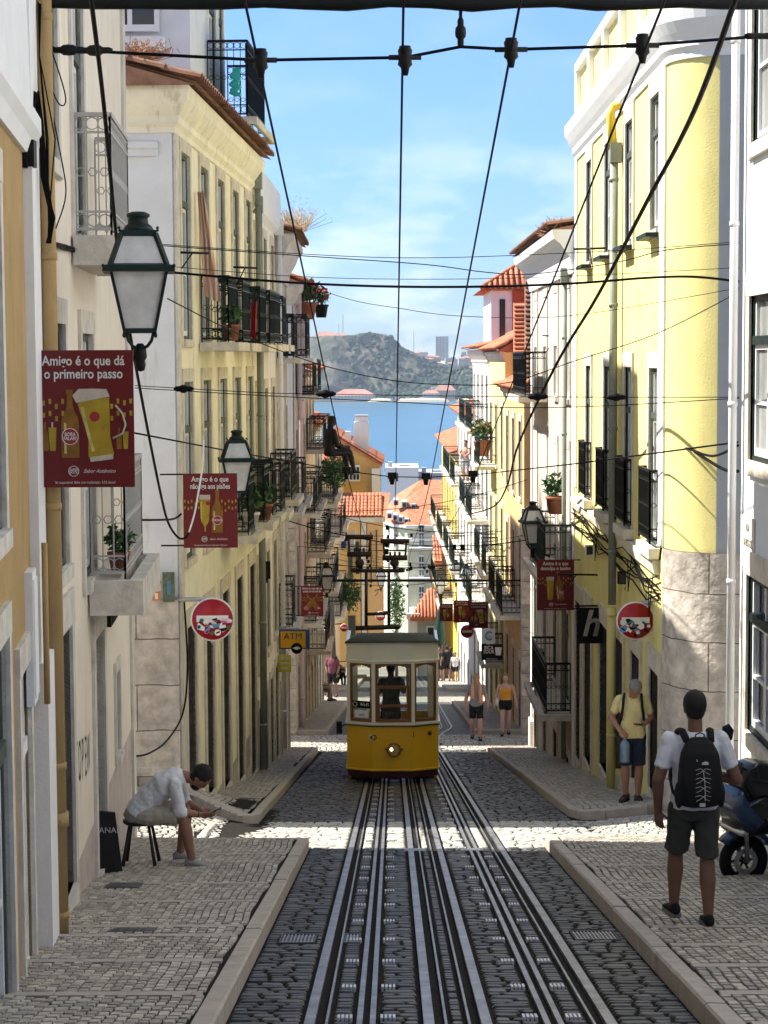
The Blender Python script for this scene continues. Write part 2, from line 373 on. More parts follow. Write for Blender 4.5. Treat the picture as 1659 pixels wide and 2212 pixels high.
stones([(-1.9, 47.6), (2.34, 47.6), (9, 47.9), (9, 51.3), (-9, 51.3), (-9, 47.9)], 0, .17, .15, None, '', True, .012, lambda x, y: on_track(x, y), gap=.014, mb=b)
tag(b.done('crossing_setts', m_settl, norm=False), kind='structure')
# pavements
PAV = .12
def strip_of(y, ls): return any(s - .01 < y < s + .15 for s in ls)
LS = [9.4, 10.5, 11.75, 12.92, 13.4, 14.9, 16.2, 18.9]; RS = [9.5, 10.45, 11.45, 12.35, 13.25, 15, 16.15, 17.6, 19.2]
pL1 = [(-2.35, 9), (-1.06, 9), (-1.06, 20.8), (-3.0, 20.9), (-2.92, 21.3), (-2.45, 13.4)]
pR1 = [(1.81, 9), (3.75, 9), (3.75, 21), (1.81, 20.95)]
pL2 = [(-2.9, 25.5), (-1.95, 24.3), (-1.88, 24.6), (-2.0, 47.4), (-2.2, 47.7), (-2.56, 47.8), (-2.5, 35)]
pR2 = [(2.48, 25.3), (2.7, 24.66), (3.2, 24.6), (3.6, 25.2), (3.55, 47.8), (2.7, 47.8), (2.46, 47.3)]
for k, (p, ls, lx, ly) in enumerate(((pL1, LS, .062, .115), (pR1, RS, .062, .115), (pL2, [], .085, .125), (pR2, [], .085, .125))):
    stones(p, PAV, lx, ly, m_calc, 'pavement_cobbles', False, .009, (lambda x, y: strip_of(y, ls)) if ls else None, gap=.0065, jit=.13, gy=3.4)
for a0, a1, f in ((-40, 20.82, lambda Y: (-3.1, -1.04)), (-40, 20.98, lambda Y: (1.79, 3.85))):
    sheet('pavement', 0, 0, a0, a1, PAV - .012, m_gravel, 2, 30, f)
sheet('pavement', 0, 0, 25.3, 47.85, PAV - .012, m_gravel, 2, 24, lambda Y: (-2.95, -1.86))
sheet('pavement', 0, 0, 25.0, 47.85, PAV - .012, m_gravel, 2, 24, lambda Y: (2.46, 3.7))
sheet('pavement', 0, 0, 51.4, 72, PAV, m_pavt, 2, 20, lambda Y: (-2.7, -1.85 + .005 * (Y - 51)))
sheet('pavement', 0, 0, 51.4, 72, PAV, m_pavt, 2, 20, lambda Y: (2.33, 3.6))
sheet('pavement', 0, 0, 76.4, 118, PAV, m_pavt, 2, 20, lambda Y: (-2.9, -1.7))
sheet('pavement', 0, 0, 76.4, 118, PAV, m_pavt, 2, 20, lambda Y: (2.33, 3.6))
def kerb(pts, side, wd=.115, h=PAV + .004):
    """kerb stones of about a metre laid end to end along a polyline"""
    b = MB(); seg = []
    for (xa, ya), (xb, yb) in zip(pts, pts[1:]):
        n = max(1, int(math.hypot(xb - xa, yb - ya) / 1.05))
        for i in range(n): seg.append(((xa + (xb - xa) * i / n, ya + (yb - ya) * i / n), (xa + (xb - xa) * (i + 1) / n, ya + (yb - ya) * (i + 1) / n)))
    for (xa, ya), (xb, yb) in seg:
        L = math.hypot(xb - xa, yb - ya); dx, dy = (xb - xa) / L, (yb - ya) / L; nx, ny = dy * side * wd, -dx * side * wd; g = .006
        xa += dx * g; ya += dy * g; xb -= dx * g; yb -= dy * g; za, zb = gnd(xa, ya) + h, gnd(xb, yb) + h; e = random.uniform(-.004, .004); c = .015
        ring = lambda x, y, z: [(x + 0, y, z - .3), (x, y, z - c), (x + nx * .12, y + ny * .12, z), (x + nx, y + ny, z - .002), (x + nx, y + ny, z - .3)]
        b.loft([ring(xa, ya, za + e), ring(xb, yb, zb + e)], 0, False)
    return tag(b.done('kerb', m_kerb), kind='structure')
kerb([(-.93, -5), (-.93, 20.85)], -1); kerb([(-.93, 20.85), (-3.2, 20.98)], -1)
kerb([(1.68, -5), (1.68, 21)], 1); kerb([(1.68, 21), (3.8, 21.1)], 1)
kerb([(-2.95, 25.75), (-1.95, 24.3), (-1.8, 24.15), (-1.73, 24.5), (-1.87, 47.3), (-2.05, 47.75), (-2.6, 47.9)], -1)
kerb([(3.85, 25.3), (3.3, 24.55), (2.75, 24.5), (2.45, 24.75), (2.35, 25.4), (2.33, 47.2), (2.55, 47.75), (3.5, 47.95)], 1)
kerb([(-2.6, 51.35), (-1.75, 51.4), (-1.63, 71.9), (-2.6, 72)], -1); kerb([(3.6, 51.35), (2.2, 51.4), (2.2, 71.9), (3.5, 72)], 1)
kerb([(-2.6, 76.35), (-1.6, 76.4), (-1.6, 118)], -1); kerb([(3.6, 76.35), (2.2, 76.4), (2.2, 118)], 1)
# transverse limestone strips in the pavements
for ls, x0, x1 in ((LS, -2.75, -1.075), (RS, 1.825, 3.7)):
    b = MB()
    for y in ls:
        x = x0
        while x < x1 - .05:
            xe = min(x1, x + random.uniform(.6, 1.1)); z = PAV + .004
            b.hexa([(x, y, gz(y) + z - .05), (xe - .006, y, gz(y) + z - .05), (xe - .006, y + .13, gz(y + .13) + z - .05), (x, y + .13, gz(y + .13) + z - .05),
                    (x, y, gz(y) + z), (xe - .006, y, gz(y) + z), (xe - .006, y + .13, gz(y + .13) + z), (x, y + .13, gz(y + .13) + z)]); x = xe
    tag(b.done('pavement_strips', m_kerb), kind='structure')
# rails and cable slots
def run(b, xa, xb, za, zb, tr, m=0, Y0=-5, Y1=112):
    Ys = [Y0] + [y for y in (47.9,)] + [49.5 + i * .75 for i in range(9)] + [60, 72, 76.4, 96, Y1]
    Ys = [y for y in Ys if Y0 <= y <= Y1]
    rg = []
    for Y in Ys:
        s = shift(Y, tr); z = gz(Y); rg.append([(xa + s, Y, z + za), (xb + s, Y, z + za), (xb + s, Y, z + zb), (xa + s, Y, z + zb)])
    b.loft(rg, m, False)
for i, (c, s) in enumerate(RAILS):
    tr = 1 if i in (0, 2) else 2; b = MB()
    run(b, c - .029, c + .029, -.05, .014, tr, 0)
    run(b, c + s * .029, c + s * .086, -.06, -.02, tr, 1)
    run(b, c + s * .086, c + s * .1, -.05, .012, tr, 0)
    run(b, min(c - s * .029, c + s * .1) - .03, max(c - s * .029, c + s * .1) + .03, -.07, -.022, tr, 1)
    tag(b.done('tram_rail', [m_steel, m_slotd]), kind='structure')
m_plate = mat('bright wear plates', (.62, .62, .64), .45, .1, 20, 0, metal=.3)
for i, c in enumerate(SLOTS):
    tr = i + 1; b = MB()
    run(b, c - .052, c - .02, -.05, .012, tr, 0); run(b, c + .02, c + .052, -.05, .012, tr, 0)
    run(b, c - .075, c + .075, -.09, -.04, tr, 1)
    Y = 9.3
    while Y < 32:
        for sd in (-1, 1):
            if i == 1 and sd == 1 and Y > 20: continue
            for q in range(4):
                x = c + sd * (.085 + .023 * q); z = gz(Y) + .02
                b.hexa([(x - .007, Y, z - .03), (x + .007, Y, z - .03), (x + .007, Y + .11, z - .048), (x - .007, Y + .11, z - .048), (x - .007, Y, z), (x + .007, Y, z), (x + .007, Y + .11, z - .018), (x - .007, Y + .11, z - .018)], 2)
        Y += 1.03
    tag(b.done('cable_slot', [m_steel, m_slotd, m_plate]), kind='structure')
def slope_box(b, x0, x1, y0, y1, z0, z1, m=0):
    b.hexa([(x0, y0, gz(y0) + z0), (x1, y0, gz(y0) + z0), (x1, y1, gz(y1) + z0), (x0, y1, gz(y1) + z0), (x0, y0, gz(y0) + z1), (x1, y0, gz(y0) + z1), (x1, y1, gz(y1) + z1), (x0, y1, gz(y1) + z1)], m)
for k, (x0, x1, y0, y1) in enumerate(grates):
    t = thing('drain_grate', (x0, y0, gz(y0)), ['wide cast iron drain grate in the setts left of the rails', 'small drain grate between left rail and cable slot', 'cast iron drain grate beside the right kerb'][k], 'grate', 'drain grates in the road')
    b = MB(); f = .012
    slope_box(b, x0, x0 + f, y0, y1, -.05, .012); slope_box(b, x1 - f, x1, y0, y1, -.05, .012); slope_box(b, x0 + f, x1 - f, y0, y0 + .03, -.05, .012); slope_box(b, x0 + f, x1 - f, y1 - .03, y1, -.05, .012)
    b.done('frame', m_cast, t); b = MB(); n = max(4, int((x1 - x0) / .028))
    for i in range(n):
        xx = x0 + f + (x1 - x0 - 2 * f) * (i + .25) / n; slope_box(b, xx, xx + .011, y0 + .031, y1 - .031, -.03, .008)
    for i in range(6):
        yy = y0 + .05 + (y1 - y0 - .1) * i / 5.5; slope_box(b, x0 + f, x1 - f, yy, yy + .025, -.03, .002)
    b.done('bars', m_steel, t); b = MB(); slope_box(b, x0 + f, x1 - f, y0 + .03, y1 - .03, -.2, -.08); b.done('pit', m_slotd, t)
for k, (x, y, wd, dp, lb) in enumerate(((.1, 20.4, .27, .35, 'worn steel hatch cover between cable slot and inner rail'), (.72, 20.4, .24, .35, 'worn steel hatch cover between the middle rails'), (-2.45, 15.9, .3, .4, 'dark square manhole cover by the black board'), (-2.0, 13.15, .33, .22, 'long dark hatch set in the left pavement'), (-2.25, 27.3, .25, .4, 'dark hatch in the far left pavement'), (2.45, 12, .2, .25, 'small square cover in the right pavement'), (2.9, 24.0, .35, .3, 'round pattern cover by the crossing kerb'))):
    h = PAV if x < -1.2 or (x > 1.7 and y < 21) else .0
    t = thing('access_cover', (x, y, gz(y) + h), lb, 'manhole cover'); b = MB(); slope_box(b, x, x + wd, y, y + dp, h - .04, h + .006); b.done('frame', m_cast, t)
    b = MB(); slope_box(b, x + .02, x + wd - .02, y + .03, y + dp - .03, h, h + .009)
    for i in range(4): slope_box(b, x + .04 + (wd - .08) * i / 4, x + .04 + (wd - .08) * (i + .5) / 4, y + .06, y + dp - .06, h, h + .012)
    b.done('lid', m_steel if k < 2 else m_cast, t)
# ------------------------------------------------ house builder
def ring_pts(c, r, ux, uz, n=10): return [c + ux * (math.cos(2 * math.pi * i / n) * r) + uz * (math.sin(2 * math.pi * i / n) * r) for i in range(n)]
def railing_mesh(runs, z0, z1, orn=True, bs=.1, r=.008, twist=False):
    b = MB(); Z = Vector((0, 0, 1))
    for a, c in runs:
        a = Vector((*a, 0)); c = Vector((*c, 0)); L = (c - a).length; d = (c - a) / L
        if L < .02: continue
        for z, rr in ((z1, .018), (z0 + .06, .012)) + (((z1 - .14, .009), (z0 + .2, .009)) if orn else ()):
            b.bar(a + Z * z, c + Z * z, rr * 2)
        n = max(1, round(L / bs))
        for i in range(n + 1):
            p = a + d * (L * i / n); b.tube([p + Z * (z0 if i in (0, n) else z0 + .06), p + Z * z1], r * (1.5 if i in (0, n) else 1), 4)
            if orn and i < n:
                q = a + d * (L * (i + .5) / n)
                b.tube(ring_pts(q + Z * (z1 - .07), .05, d, Z, 8), .006, 3, closed=True)
                b.tube(ring_pts(q + Z * (z0 + .13), .05, d, Z, 8), .006, 3, closed=True)
                zm = (z0 + z1) / 2 + .03
                b.tube(ring_pts(q + Z * zm, .036, d, Z, 6), .006, 3, closed=True)
    return b
def balcony(h, fr, u0, u1, z, dep=.42, hh=.95, slab=m_limel, iron=m_green, orn=True, bs=.1, th=.12, cover=None, pots=0):
    b = MB(); P = fr.xy
    prof = [(-dep + .02, z), (0, z), (0, z - th * .4), (-.05, z - th * .5), (-.09, z - th), (-dep + .02, z - th)]
    b.sweep([P(u0, .02), P(u0, dep), P(u1, dep), P(u1, .02)][::1], [(o + 0, zz) for o, zz in [(0, z), (0, z - th * .45), (-.05, z - th * .55), (-.08, z - th)]] + [(-.12, z - th), (-.12, z)], -fr.side)
    b.fb(fr, u0 + .1, u1 - .1, .0, dep - .1, z - th + .003, z - .003)
    o = b.done('balcony', slab, h)
    e = .045; runs = [(P(u0 + e, .03), P(u0 + e, dep - e)), (P(u0 + e, dep - e), P(u1 - e, dep - e)), (P(u1 - e, dep - e), P(u1 - e, .03))]
    railing_mesh(runs, z, z + hh, orn, bs).done('railing', iron, o)
    if cover:
        b = MB(); b.fb(fr, u0 + .07, u1 - .07, dep - .075, dep - .06, z + .08, z + hh - .03); b.done('privacy_screen', cover, o)
    return o
def opening_parts(h, fr, o):
    u0, u1, z0, z1 = o['r']; k = o.get('k', 'win'); rv = .17
    fm = o.get('fm', m_gwood); sm = o.get('sm', m_white); tr = o.get('tr', m_limes); b = MB()
    if k in ('win', 'french', 'shut'): rv = .09
    if k == 'door': rv = .38
    f = o.get('fw', .05)
    if k in ('win', 'french', 'shut'):
        b.fb(fr, u0, u0 + f, -rv, -rv + .07, z0, z1); b.fb(fr, u1 - f, u1, -rv, -rv + .07, z0, z1)
        b.fb(fr, u0 + f, u1 - f, -rv, -rv + .07, z1 - f * 1.2, z1); b.fb(fr, u0 + f, u1 - f, -rv, -rv + .08, z0, z0 + f)
        zt = z1 - (z1 - z0) * .27 if z1 - z0 > 1.3 else None
        if zt: b.fb(fr, u0 + f, u1 - f, -rv, -rv + .09, zt - .045, zt + .045)
        w_ = b.done('window', fm, h); c = MB(); um = (u0 + u1) / 2
        zz = zt - .045 if zt else z1 - f * 1.2
        for a0, a1 in ((u0 + f, um), (um, u1 - f)):
            for q0, q1 in ((a0, a0 + .045), (a1 - .045, a1)): c.fb(fr, q0, q1, -rv + .012, -rv + .055, z0 + f, zz)
            for y0, y1 in ((z0 + f, z0 + f + .07), (zz - .05, zz), ((z0 + zz) / 2 - .018, (z0 + zz) / 2 + .018)): c.fb(fr, a0 + .045, a1 - .045, -rv + .014, -rv + .053, y0, y1)
        if zt:
            for q0, q1 in ((u0 + f, u0 + f + .04), (u1 - f - .04, u1 - f), (um - .02, um + .02)): c.fb(fr, q0, q1, -rv + .012, -rv + .055, zt + .045, z1 - f * 1.2)
        c.done('sash', sm, w_); c = MB(); c.fb(fr, u0 + .01, u1 - .01, -rv - .02, -rv + .022, z0 + .01, z1 - .01); c.done('pane', o.get('pm', random.choice((m_pane, m_pane, m_curt))), w_)
        if k == 'shut':
            c = MB(); z = z1 - .02; ze = z0 + (z1 - z0) * o.get('sh', .1)
            while z > ze: c.fb(fr, u0 + .02, u1 - .02, -rv + .09, -rv + .115, z - .045, z - .008); z -= .05
            c.done('roller_shutter', m_white, w_)
    elif k == 'door':
        n = o.get('n', 2); w = (u1 - u0) / n
        for i in range(n):
            a, e = u0 + w * i, u0 + w * (i + 1) - .012
            b.fb(fr, a, e, -rv - .05, -rv, z0, z1)
            for y0, y1 in ((z0 + .12, z0 + (z1 - z0) * .36), (z0 + (z1 - z0) * .4, z0 + (z1 - z0) * .72), (z0 + (z1 - z0) * .76, z1 - .1)):
                b.fb(fr, a + .07, e - .07, -rv - .002, -rv + .022, y0, y1)
        w_ = b.done('door', o.get('dm', m_dark), h)
        c = MB(); c.fb(fr, (u0 + u1) / 2 - .07, (u0 + u1) / 2 - .03, -rv + .022, -rv + .06, z0 + .98, z0 + 1.1); c.done('handle', m_steel, w_)
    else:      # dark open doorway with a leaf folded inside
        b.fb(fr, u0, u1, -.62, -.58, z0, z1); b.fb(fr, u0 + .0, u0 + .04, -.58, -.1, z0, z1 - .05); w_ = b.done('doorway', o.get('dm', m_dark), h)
    c = MB(); t = o.get('tw', .13); pr = .028; wv = -.16 if k != 'door' else -.02; zb = z0 - (.0 if k == 'door' or k == 'dark' else t * .8)
    c.fb(fr, u0 - t, u0, wv, pr, zb, z1); c.fb(fr, u1, u1 + t, wv, pr, zb, z1); c.fb(fr, u0 - t, u1 + t, -.16, pr + .004, z1, z1 + t * o.get('lint', 1.4))
    if zb < z0: c.fb(fr, u0, u1, -.16, pr + .03, zb, z0)
    else: c.fb(fr, u0, u1, -.2, pr + .02, z0 - .18, z0)
    c.done('surround', tr, w_)
    if o.get('bal'):
        B = dict(o['bal']); e = B.pop('e', .22); balcony(h, fr, u0 - e, u1 + e, z0 - .02, **B)
def tiles(b, A, U, V, nu, nv, pitch=.2, m=0, rise=.055):
    """barrel tiles: columns step along U, courses fall along V (down the slope)"""
    U = Vector(U).normalized(); V = Vector(V); Lc = V.length / nv; D = V.normalized(); Nn = U.cross(D)
    if Nn.z < 0: Nn = -Nn
    for i in range(nu):
        o = Vector(A) + U * (pitch * (i + .5)); jx = random.uniform(-.01, .01)
        for j in range(nv):
            r0 = pitch * .42; r1 = pitch * .5; s = o + D * (Lc * j) + U * jx; e = s + D * (Lc * 1.1); k = random.uniform(0, .012)
            vs = []
            for p, r, up in ((s, r0, 0), (e, r1, .02 + k)):
                for q in range(6):
                    a = math.pi * q / 5; vs.append(p + U * (math.cos(a) * r) + Nn * (math.sin(a) * (rise + .02) + up))
            vs += [e + U * (math.cos(math.pi * q / 5) * (r1 - .018)) + Nn * (math.sin(math.pi * q / 5) * (rise - .0) + .02 + k) for q in range(6)]
            b.add(vs, [(q, q + 1, q + 7, q + 6) for q in range(5)] + [(q + 6, q + 7, q + 13, q + 12) for q in range(5)], m, False)
def house(name, label, fr, zb, zt, wall, ops=(), depth=7, side=None, cor=None, roof=None, group=None, cat='building', quoin=None, base=None, near_ret=True, zsoff=None, pipes=()):
    x, y = fr.xy(0); h = thing(name, (x, y, zb), label, cat, group); L = fr.L; b = MB(); P = fr.p
    us = sorted({0, L} | {o['r'][0] for o in ops} | {o['r'][1] for o in ops}); zs = sorted({zb, zt} | {o['r'][2] for o in ops} | {o['r'][3] for o in ops})
    if base: zs = sorted(set(zs) | {base[0]})
    def hole(u, z): return any(o['r'][0] < u < o['r'][1] and o['r'][2] < z < o['r'][3] for o in ops)
    for a, c in zip(us, us[1:]):
        for d, e in zip(zs, zs[1:]):
            if not hole((a + c) / 2, (d + e) / 2): b.quad(P(a, 0, d), P(c, 0, d), P(c, 0, e), P(a, 0, e), 2 if base and (d + e) / 2 < base[0] else 0)
    for o in ops:
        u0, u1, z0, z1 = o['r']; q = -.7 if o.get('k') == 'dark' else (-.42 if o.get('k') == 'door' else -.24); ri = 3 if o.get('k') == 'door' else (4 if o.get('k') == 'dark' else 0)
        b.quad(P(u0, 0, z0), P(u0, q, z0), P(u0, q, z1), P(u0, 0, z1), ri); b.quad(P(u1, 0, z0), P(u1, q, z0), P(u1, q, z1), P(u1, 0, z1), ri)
        b.quad(P(u0, 0, z0), P(u1, 0, z0), P(u1, q, z0), P(u0, q, z0)); b.quad(P(u0, 0, z1), P(u1, 0, z1), P(u1, q, z1), P(u0, q, z1))
    e = -depth; si = 1 if side else 0
    b.quad(P(0, 0, zb), P(0, e, zb), P(0, e, zt), P(0, 0, zt), si); b.quad(P(L, 0, zb), P(L, e, zb), P(L, e, zt), P(L, 0, zt))
    b.quad(P(0, e, zb), P(L, e, zb), P(L, e, zt), P(0, e, zt)); b.quad(P(0, 0, zt), P(L, 0, zt), P(L, e, zt), P(0, e, zt)); b.quad(P(0, -.26, zb), P(L, -.26, zb), P(L, -.26, zt), P(0, -.26, zt)) if False else None
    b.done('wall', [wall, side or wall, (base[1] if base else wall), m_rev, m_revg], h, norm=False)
    for o in ops: opening_parts(h, fr, o)
    if cor:
        c = MB(); path = [fr.xy(0), fr.xy(L)]
        if near_ret: path = [fr.xy(0, -depth * .5)] + path
        c.sweep(path, [(o, zt + z) for o, z in cor[1]], fr.side); c.done('cornice', cor[0], h)
    if roof:
        rm, ov, rise, run_ = roof; c = MB(); nu = int((L + (ov if near_ret else 0)) / .2); u0 = -ov if near_ret else 0
        A = Vector(P(u0, -run_, zt + rise)); E = Vector(P(u0, ov, zt + .1)); U = Vector(P(1, 0, 0)) - Vector(P(0, 0, 0))
        c.quad(P(u0, -run_, zt + rise - .04), P(L, -run_, zt + rise - .04), P(L, ov, zt + .06), P(u0, ov, zt + .06))
        tiles(c, A, U, E - A, nu, max(2, int(run_ / .4)))
        c.quad(P(u0, -run_, zt + rise - .02), P(L, -run_, zt + rise - .02), P(L, -depth, zt + .05), P(u0, -depth, zt + .05)); c.quad(P(u0, ov, zt + .02), P(u0, -run_, zt + rise - .06), P(u0, -depth, zt), P(u0, -depth, zt - .01))
        c.done('roof', rm, h, norm=False)
    if quoin:
        c = MB()
        for u0, u1, z0, z1 in quoin[1]: c = MB(); c.fb(fr, u0, u1, -.02, .03, z0, z1); c.done('quoin', quoin[0], h)
    for u, z0, z1, r, pm in pipes:
        c = MB(); c.tube([P(u, .07 + r, z0), P(u, .07 + r, z1)], r, 8)
        z = z0 + .8
        while z < z1: c.tube([P(u, .07 + r, z), P(u, .07 + r, z + .05)], r * 1.2, 8); z += 1.9
        c.fb(fr, u - .09, u + .09, .02, .2, z1 - .02, z1 + .28) if z1 > zt - 1.2 else None
        c.done('downpipe', pm, h)
    return h
CORN = [(.0, -.55), (.03, -.55), (.03, -.48), (.08, -.42), (.08, -.34), (.14, -.26), (.22, -.14), (.24, -.02), (.24, .04), (.0, .04)]
CORNS = [(.0, -.25), (.05, -.25), (.08, -.12), (.16, -.06), (.16, .03), (.0, .03)]

# plasters
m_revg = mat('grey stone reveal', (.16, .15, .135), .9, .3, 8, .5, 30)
m_rev = mat('shade brown door reveal', (.085, .07, .05), .9, .4, 6, .3, 30, stain=(.2, .16, .1), streak=5, stn=.58)  # shade of the deep door recess put into the brown, plus streaks
m_ochre = mat('ochre plaster', (.4, .27, .115), .9, .1, 2.5, .25, 50, stain=(.32, .21, .09), streak=5, stn=.55)
m_cream = mat('cream plaster', (.77, .69, .57), .9, .06, 2, .2, 50, stain=(.66, .57, .45), streak=4, stn=.58)
m_wht = mat('white plaster', (.72, .73, .74), .9, .07, 2, .2, 40, stain=(.6, .58, .54), streak=3, stn=.58)
m_whp = mat('lime white trim plaster', (.76, .76, .75), .85, .05, 3, .15, 40)
m_yel = mat('lemon yellow plaster', (.73, .64, .255), .9, .1, 1.2, .2, 40, stain=(.68, .58, .21), streak=4, stn=.56)
m_pyel = mat('pale yellow plaster', (.84, .78, .61), .9, .1, 2, .25, 40, stain=(.62, .55, .41), streak=5, stn=.56)
m_pink = mat('pale pink plaster', (.62, .5, .46), .9, .1, 2, .2, 40, stain=(.45, .35, .3), streak=4, stn=.6)
m_orng = mat('apricot plaster', (.62, .4, .2), .9, .1, 2, .2, 40, stain=(.45, .29, .15), streak=4, stn=.6)
m_grey = mat('blue grey plaster', (.4, .42, .45), .9, .06, 2, .15, 40)
m_palg = mat('pale green plaster', (.52, .54, .42), .9, .05, 2, .1, 40)
m_beige = mat('beige plaster', (.58, .5, .39), .9, .1, 2, .2, 40, stain=(.4, .34, .26), streak=4, stn=.58)
m_litf = mat('limestone blocks of the facade', (.55, .5, .43), .9, .25, 4, .4, 14, stain=(.33, .27, .21), stn=.55, lines=(1.4, .6, .008, (.3, .27, .22), (1, 2)))
m_pinks = mat('pinkish stone base', (.5, .42, .37), .8, .2, 3, .2, 30, stain=(.3, .25, .22), streak=5, stn=.55)

def cols(n, w, a, L, z0, z1, **k):
    p = (L - 2 * a) / (n - 1) if n > 1 else 0
    return [dict(r=(a + p * i - w / 2, a + p * i + w / 2, z0, z1), **k) for i in range(n)]

# ---------- left side of the street
fr = Fr(-1.45, 4, -2.42, 13.06, 1)       # ochre house
h0 = house('ochre_house', 'ochre house with white cornice band at the left edge', fr, -3.5, 7.5, m_ochre,
      [dict(r=(fr.uY(11.3), fr.uY(12.0), -3.0 + 1.1, .05), k='win', fm=m_white, tr=m_limel, pm=m_pane), dict(r=(fr.uY(9.6), fr.uY(10.6), -1.9, .4), tr=m_limel), dict(r=(fr.uY(9.6), fr.uY(10.6), 1.0, 2.9), tr=m_limel)], near_ret=False, depth=6)
b = MB(); b.sweep([fr.xy(0), fr.xy(fr.L)], [(0, 3.25), (.03, 3.25), (.06, 3.34), (.1, 3.4), (.1, 3.5), (.06, 3.55), (.04, 4.35), (.0, 4.35)], 1); b.done('cornice_band', m_whp, h0)
b = MB(); uu = fr.uY(12.45); b.fb(fr, uu, fr.L + .02, -.1, .06, -.05, 7.4); b.fb(fr, uu - .03, fr.L + .03, -.1, .1, -3.5, -.05); b.done('pilaster', m_whp, h0)
b = MB(); b.fb(fr, uu - .5, uu - .2, .0, .05, -.25, .6); b.fb(fr, uu - .48, uu - .22, .05, .06, -.2, .55); b.done('meter_box', m_whp, h0)
b = MB(); b.tube([fr.p(uu - .12, .1, -.3), fr.p(uu - .12, .1, .75)], .02, 6); b.done('conduit', m_ochre, h0)

fr = Fr(-2.43, 13.1, -2.92, 21.35, 1); U = fr.uY
def doorz(f, u, off=.14): return gz(f.Y(u)) + off
h1 = house('cream_house', 'cream plastered house with stone balconies on the left', fr, -4.6, 8.5, m_cream, [
    dict(r=(U(14.15), U(15.0), doorz(fr, U(14.5)) + .05, -.14), k='dark', tw=.17, tr=m_limel, lint=1.6), dict(r=(U(16.9), U(17.75), doorz(fr, U(17.3)) + .05, -.55), k='dark', tw=.17, tr=m_limel, lint=1.6),
    dict(r=(U(16.2), U(17.15), .05, 2.15), k='french', tw=.14, tr=m_limel), dict(r=(U(14.0), U(14.9), .35, 2.2), tr=m_limel, tw=.14),
    dict(r=(U(15.85), U(16.7), 2.96, 5.0), k='french', tw=.14, tr=m_limel), dict(r=(U(14.1), U(14.7), 3.4, 5.0), tr=m_limel, tw=.14),
    dict(r=(U(19.0), U(19.45), -2.05, -1.2), tw=.08, tr=m_limel, fw=.03), dict(r=(U(15.85), U(16.7), 5.9, 7.6), tr=m_limel)], near_ret=False, base=(-2.15, m_pinks), quoin=(m_limel, [(fr.L - .3, fr.L, -4.6, 8.5)]))
balcony(h1, fr, U(15.75), U(17.6), 2.93, .36, .98, m_limel, mat('light grey iron', (.4, .39, .37), .6, .1, 9, .1), True, .09, .24)
balcony(h1, fr, U(16.6), U(18.75), .02, .36, .98, m_limel, MATS['light grey iron'], True, .09, .3)
b = MB(); b.tube([(-2.32, 13.12, -2.45), (-2.32, 13.12, 8)], .055, 10)
for z in (-1.95, -.9, .9, 2.6, 4.2): b.tube([(-2.32, 13.12, z), (-2.32, 13.12, z + .05)], .062, 10)
b.tube([(-2.32, 13.12, -1.2), (-2.32, 13.12, -1.3)], .07, 10); b.done('downpipe', m_ochre, h1)
b = MB(); b.fb(fr, U(14.32), U(14.5), -.5, -.47, -1.75, -.9); b.done('intercom', m_iron, h1)

fr = Fr(-2.85, 25.6, -2.5, 35.1, 1); L = fr.L; m_f = m_pyel
lf = []
for i in range(5):
    u = .95 + i * 1.95
    lf.append(dict(r=(u - .42, u + .42, 2.2, 4.72), k='french', tr=m_limes, tw=.13))
    lf.append(dict(r=(u - .42, u + .42, -.82, 1.62), k='french', tr=m_limes, tw=.13))
    lf.append(dict(r=(u - .42, u + .42, doorz(fr, u), -1.75), k='door', dm=m_dooro if i % 2 else m_dark, tr=m_limes, tw=.17))
h2 = house('yellow_corner_house', 'pale yellow corner house with white side wall and tiled eaves', fr, -6.4, 5.45, m_pyel, lf, side=m_wht, cor=(m_pyel, CORN), roof=(m_tileo, .36, .75, 2.0), quoin=(m_limel, [(0, .3, -6.4, 4.9)]),
      pipes=[(L - .15, gz(35) + .2, 5.0, .055, m_pvc)], base=(gz(33) + .75, m_litf))
for u0, u1, z, kw in ((2.3, 3.5, 2.17, {}), (4.1, 5.2, 2.17, {}), (6.6, 7.7, 2.17, dict(cover=m_green)), (8.3, 9.2, 2.17, {}), (4.6, 5.6, -.85, {}), (7.0, 7.9, -.85, dict(cover=m_iron)), (8.5, 9.3, -.85, {})): balcony(h2, fr, u0, u1, z, .46, .95, m_limes, m_green, **{k: v for k, v in kw.items() if k != 'pots'})
b = MB(); b.box(-8.5, -2.86, 25.52, 25.62, -5.5, -1.28); b.box(-8.5, -2.86, 25.49, 25.61, -5.5, -3.55); b.done('stone_side_base', m_lit, h2)
b = MB(); b.sweep([(-8.5, 25.6), (-3.05, 25.6)], [(0, 4.6), (.03, 4.6), (.03, 4.68), (.07, 4.7), (.07, 4.78), (0, 4.8)], 1); b.done('string_course', m_wht, h2)
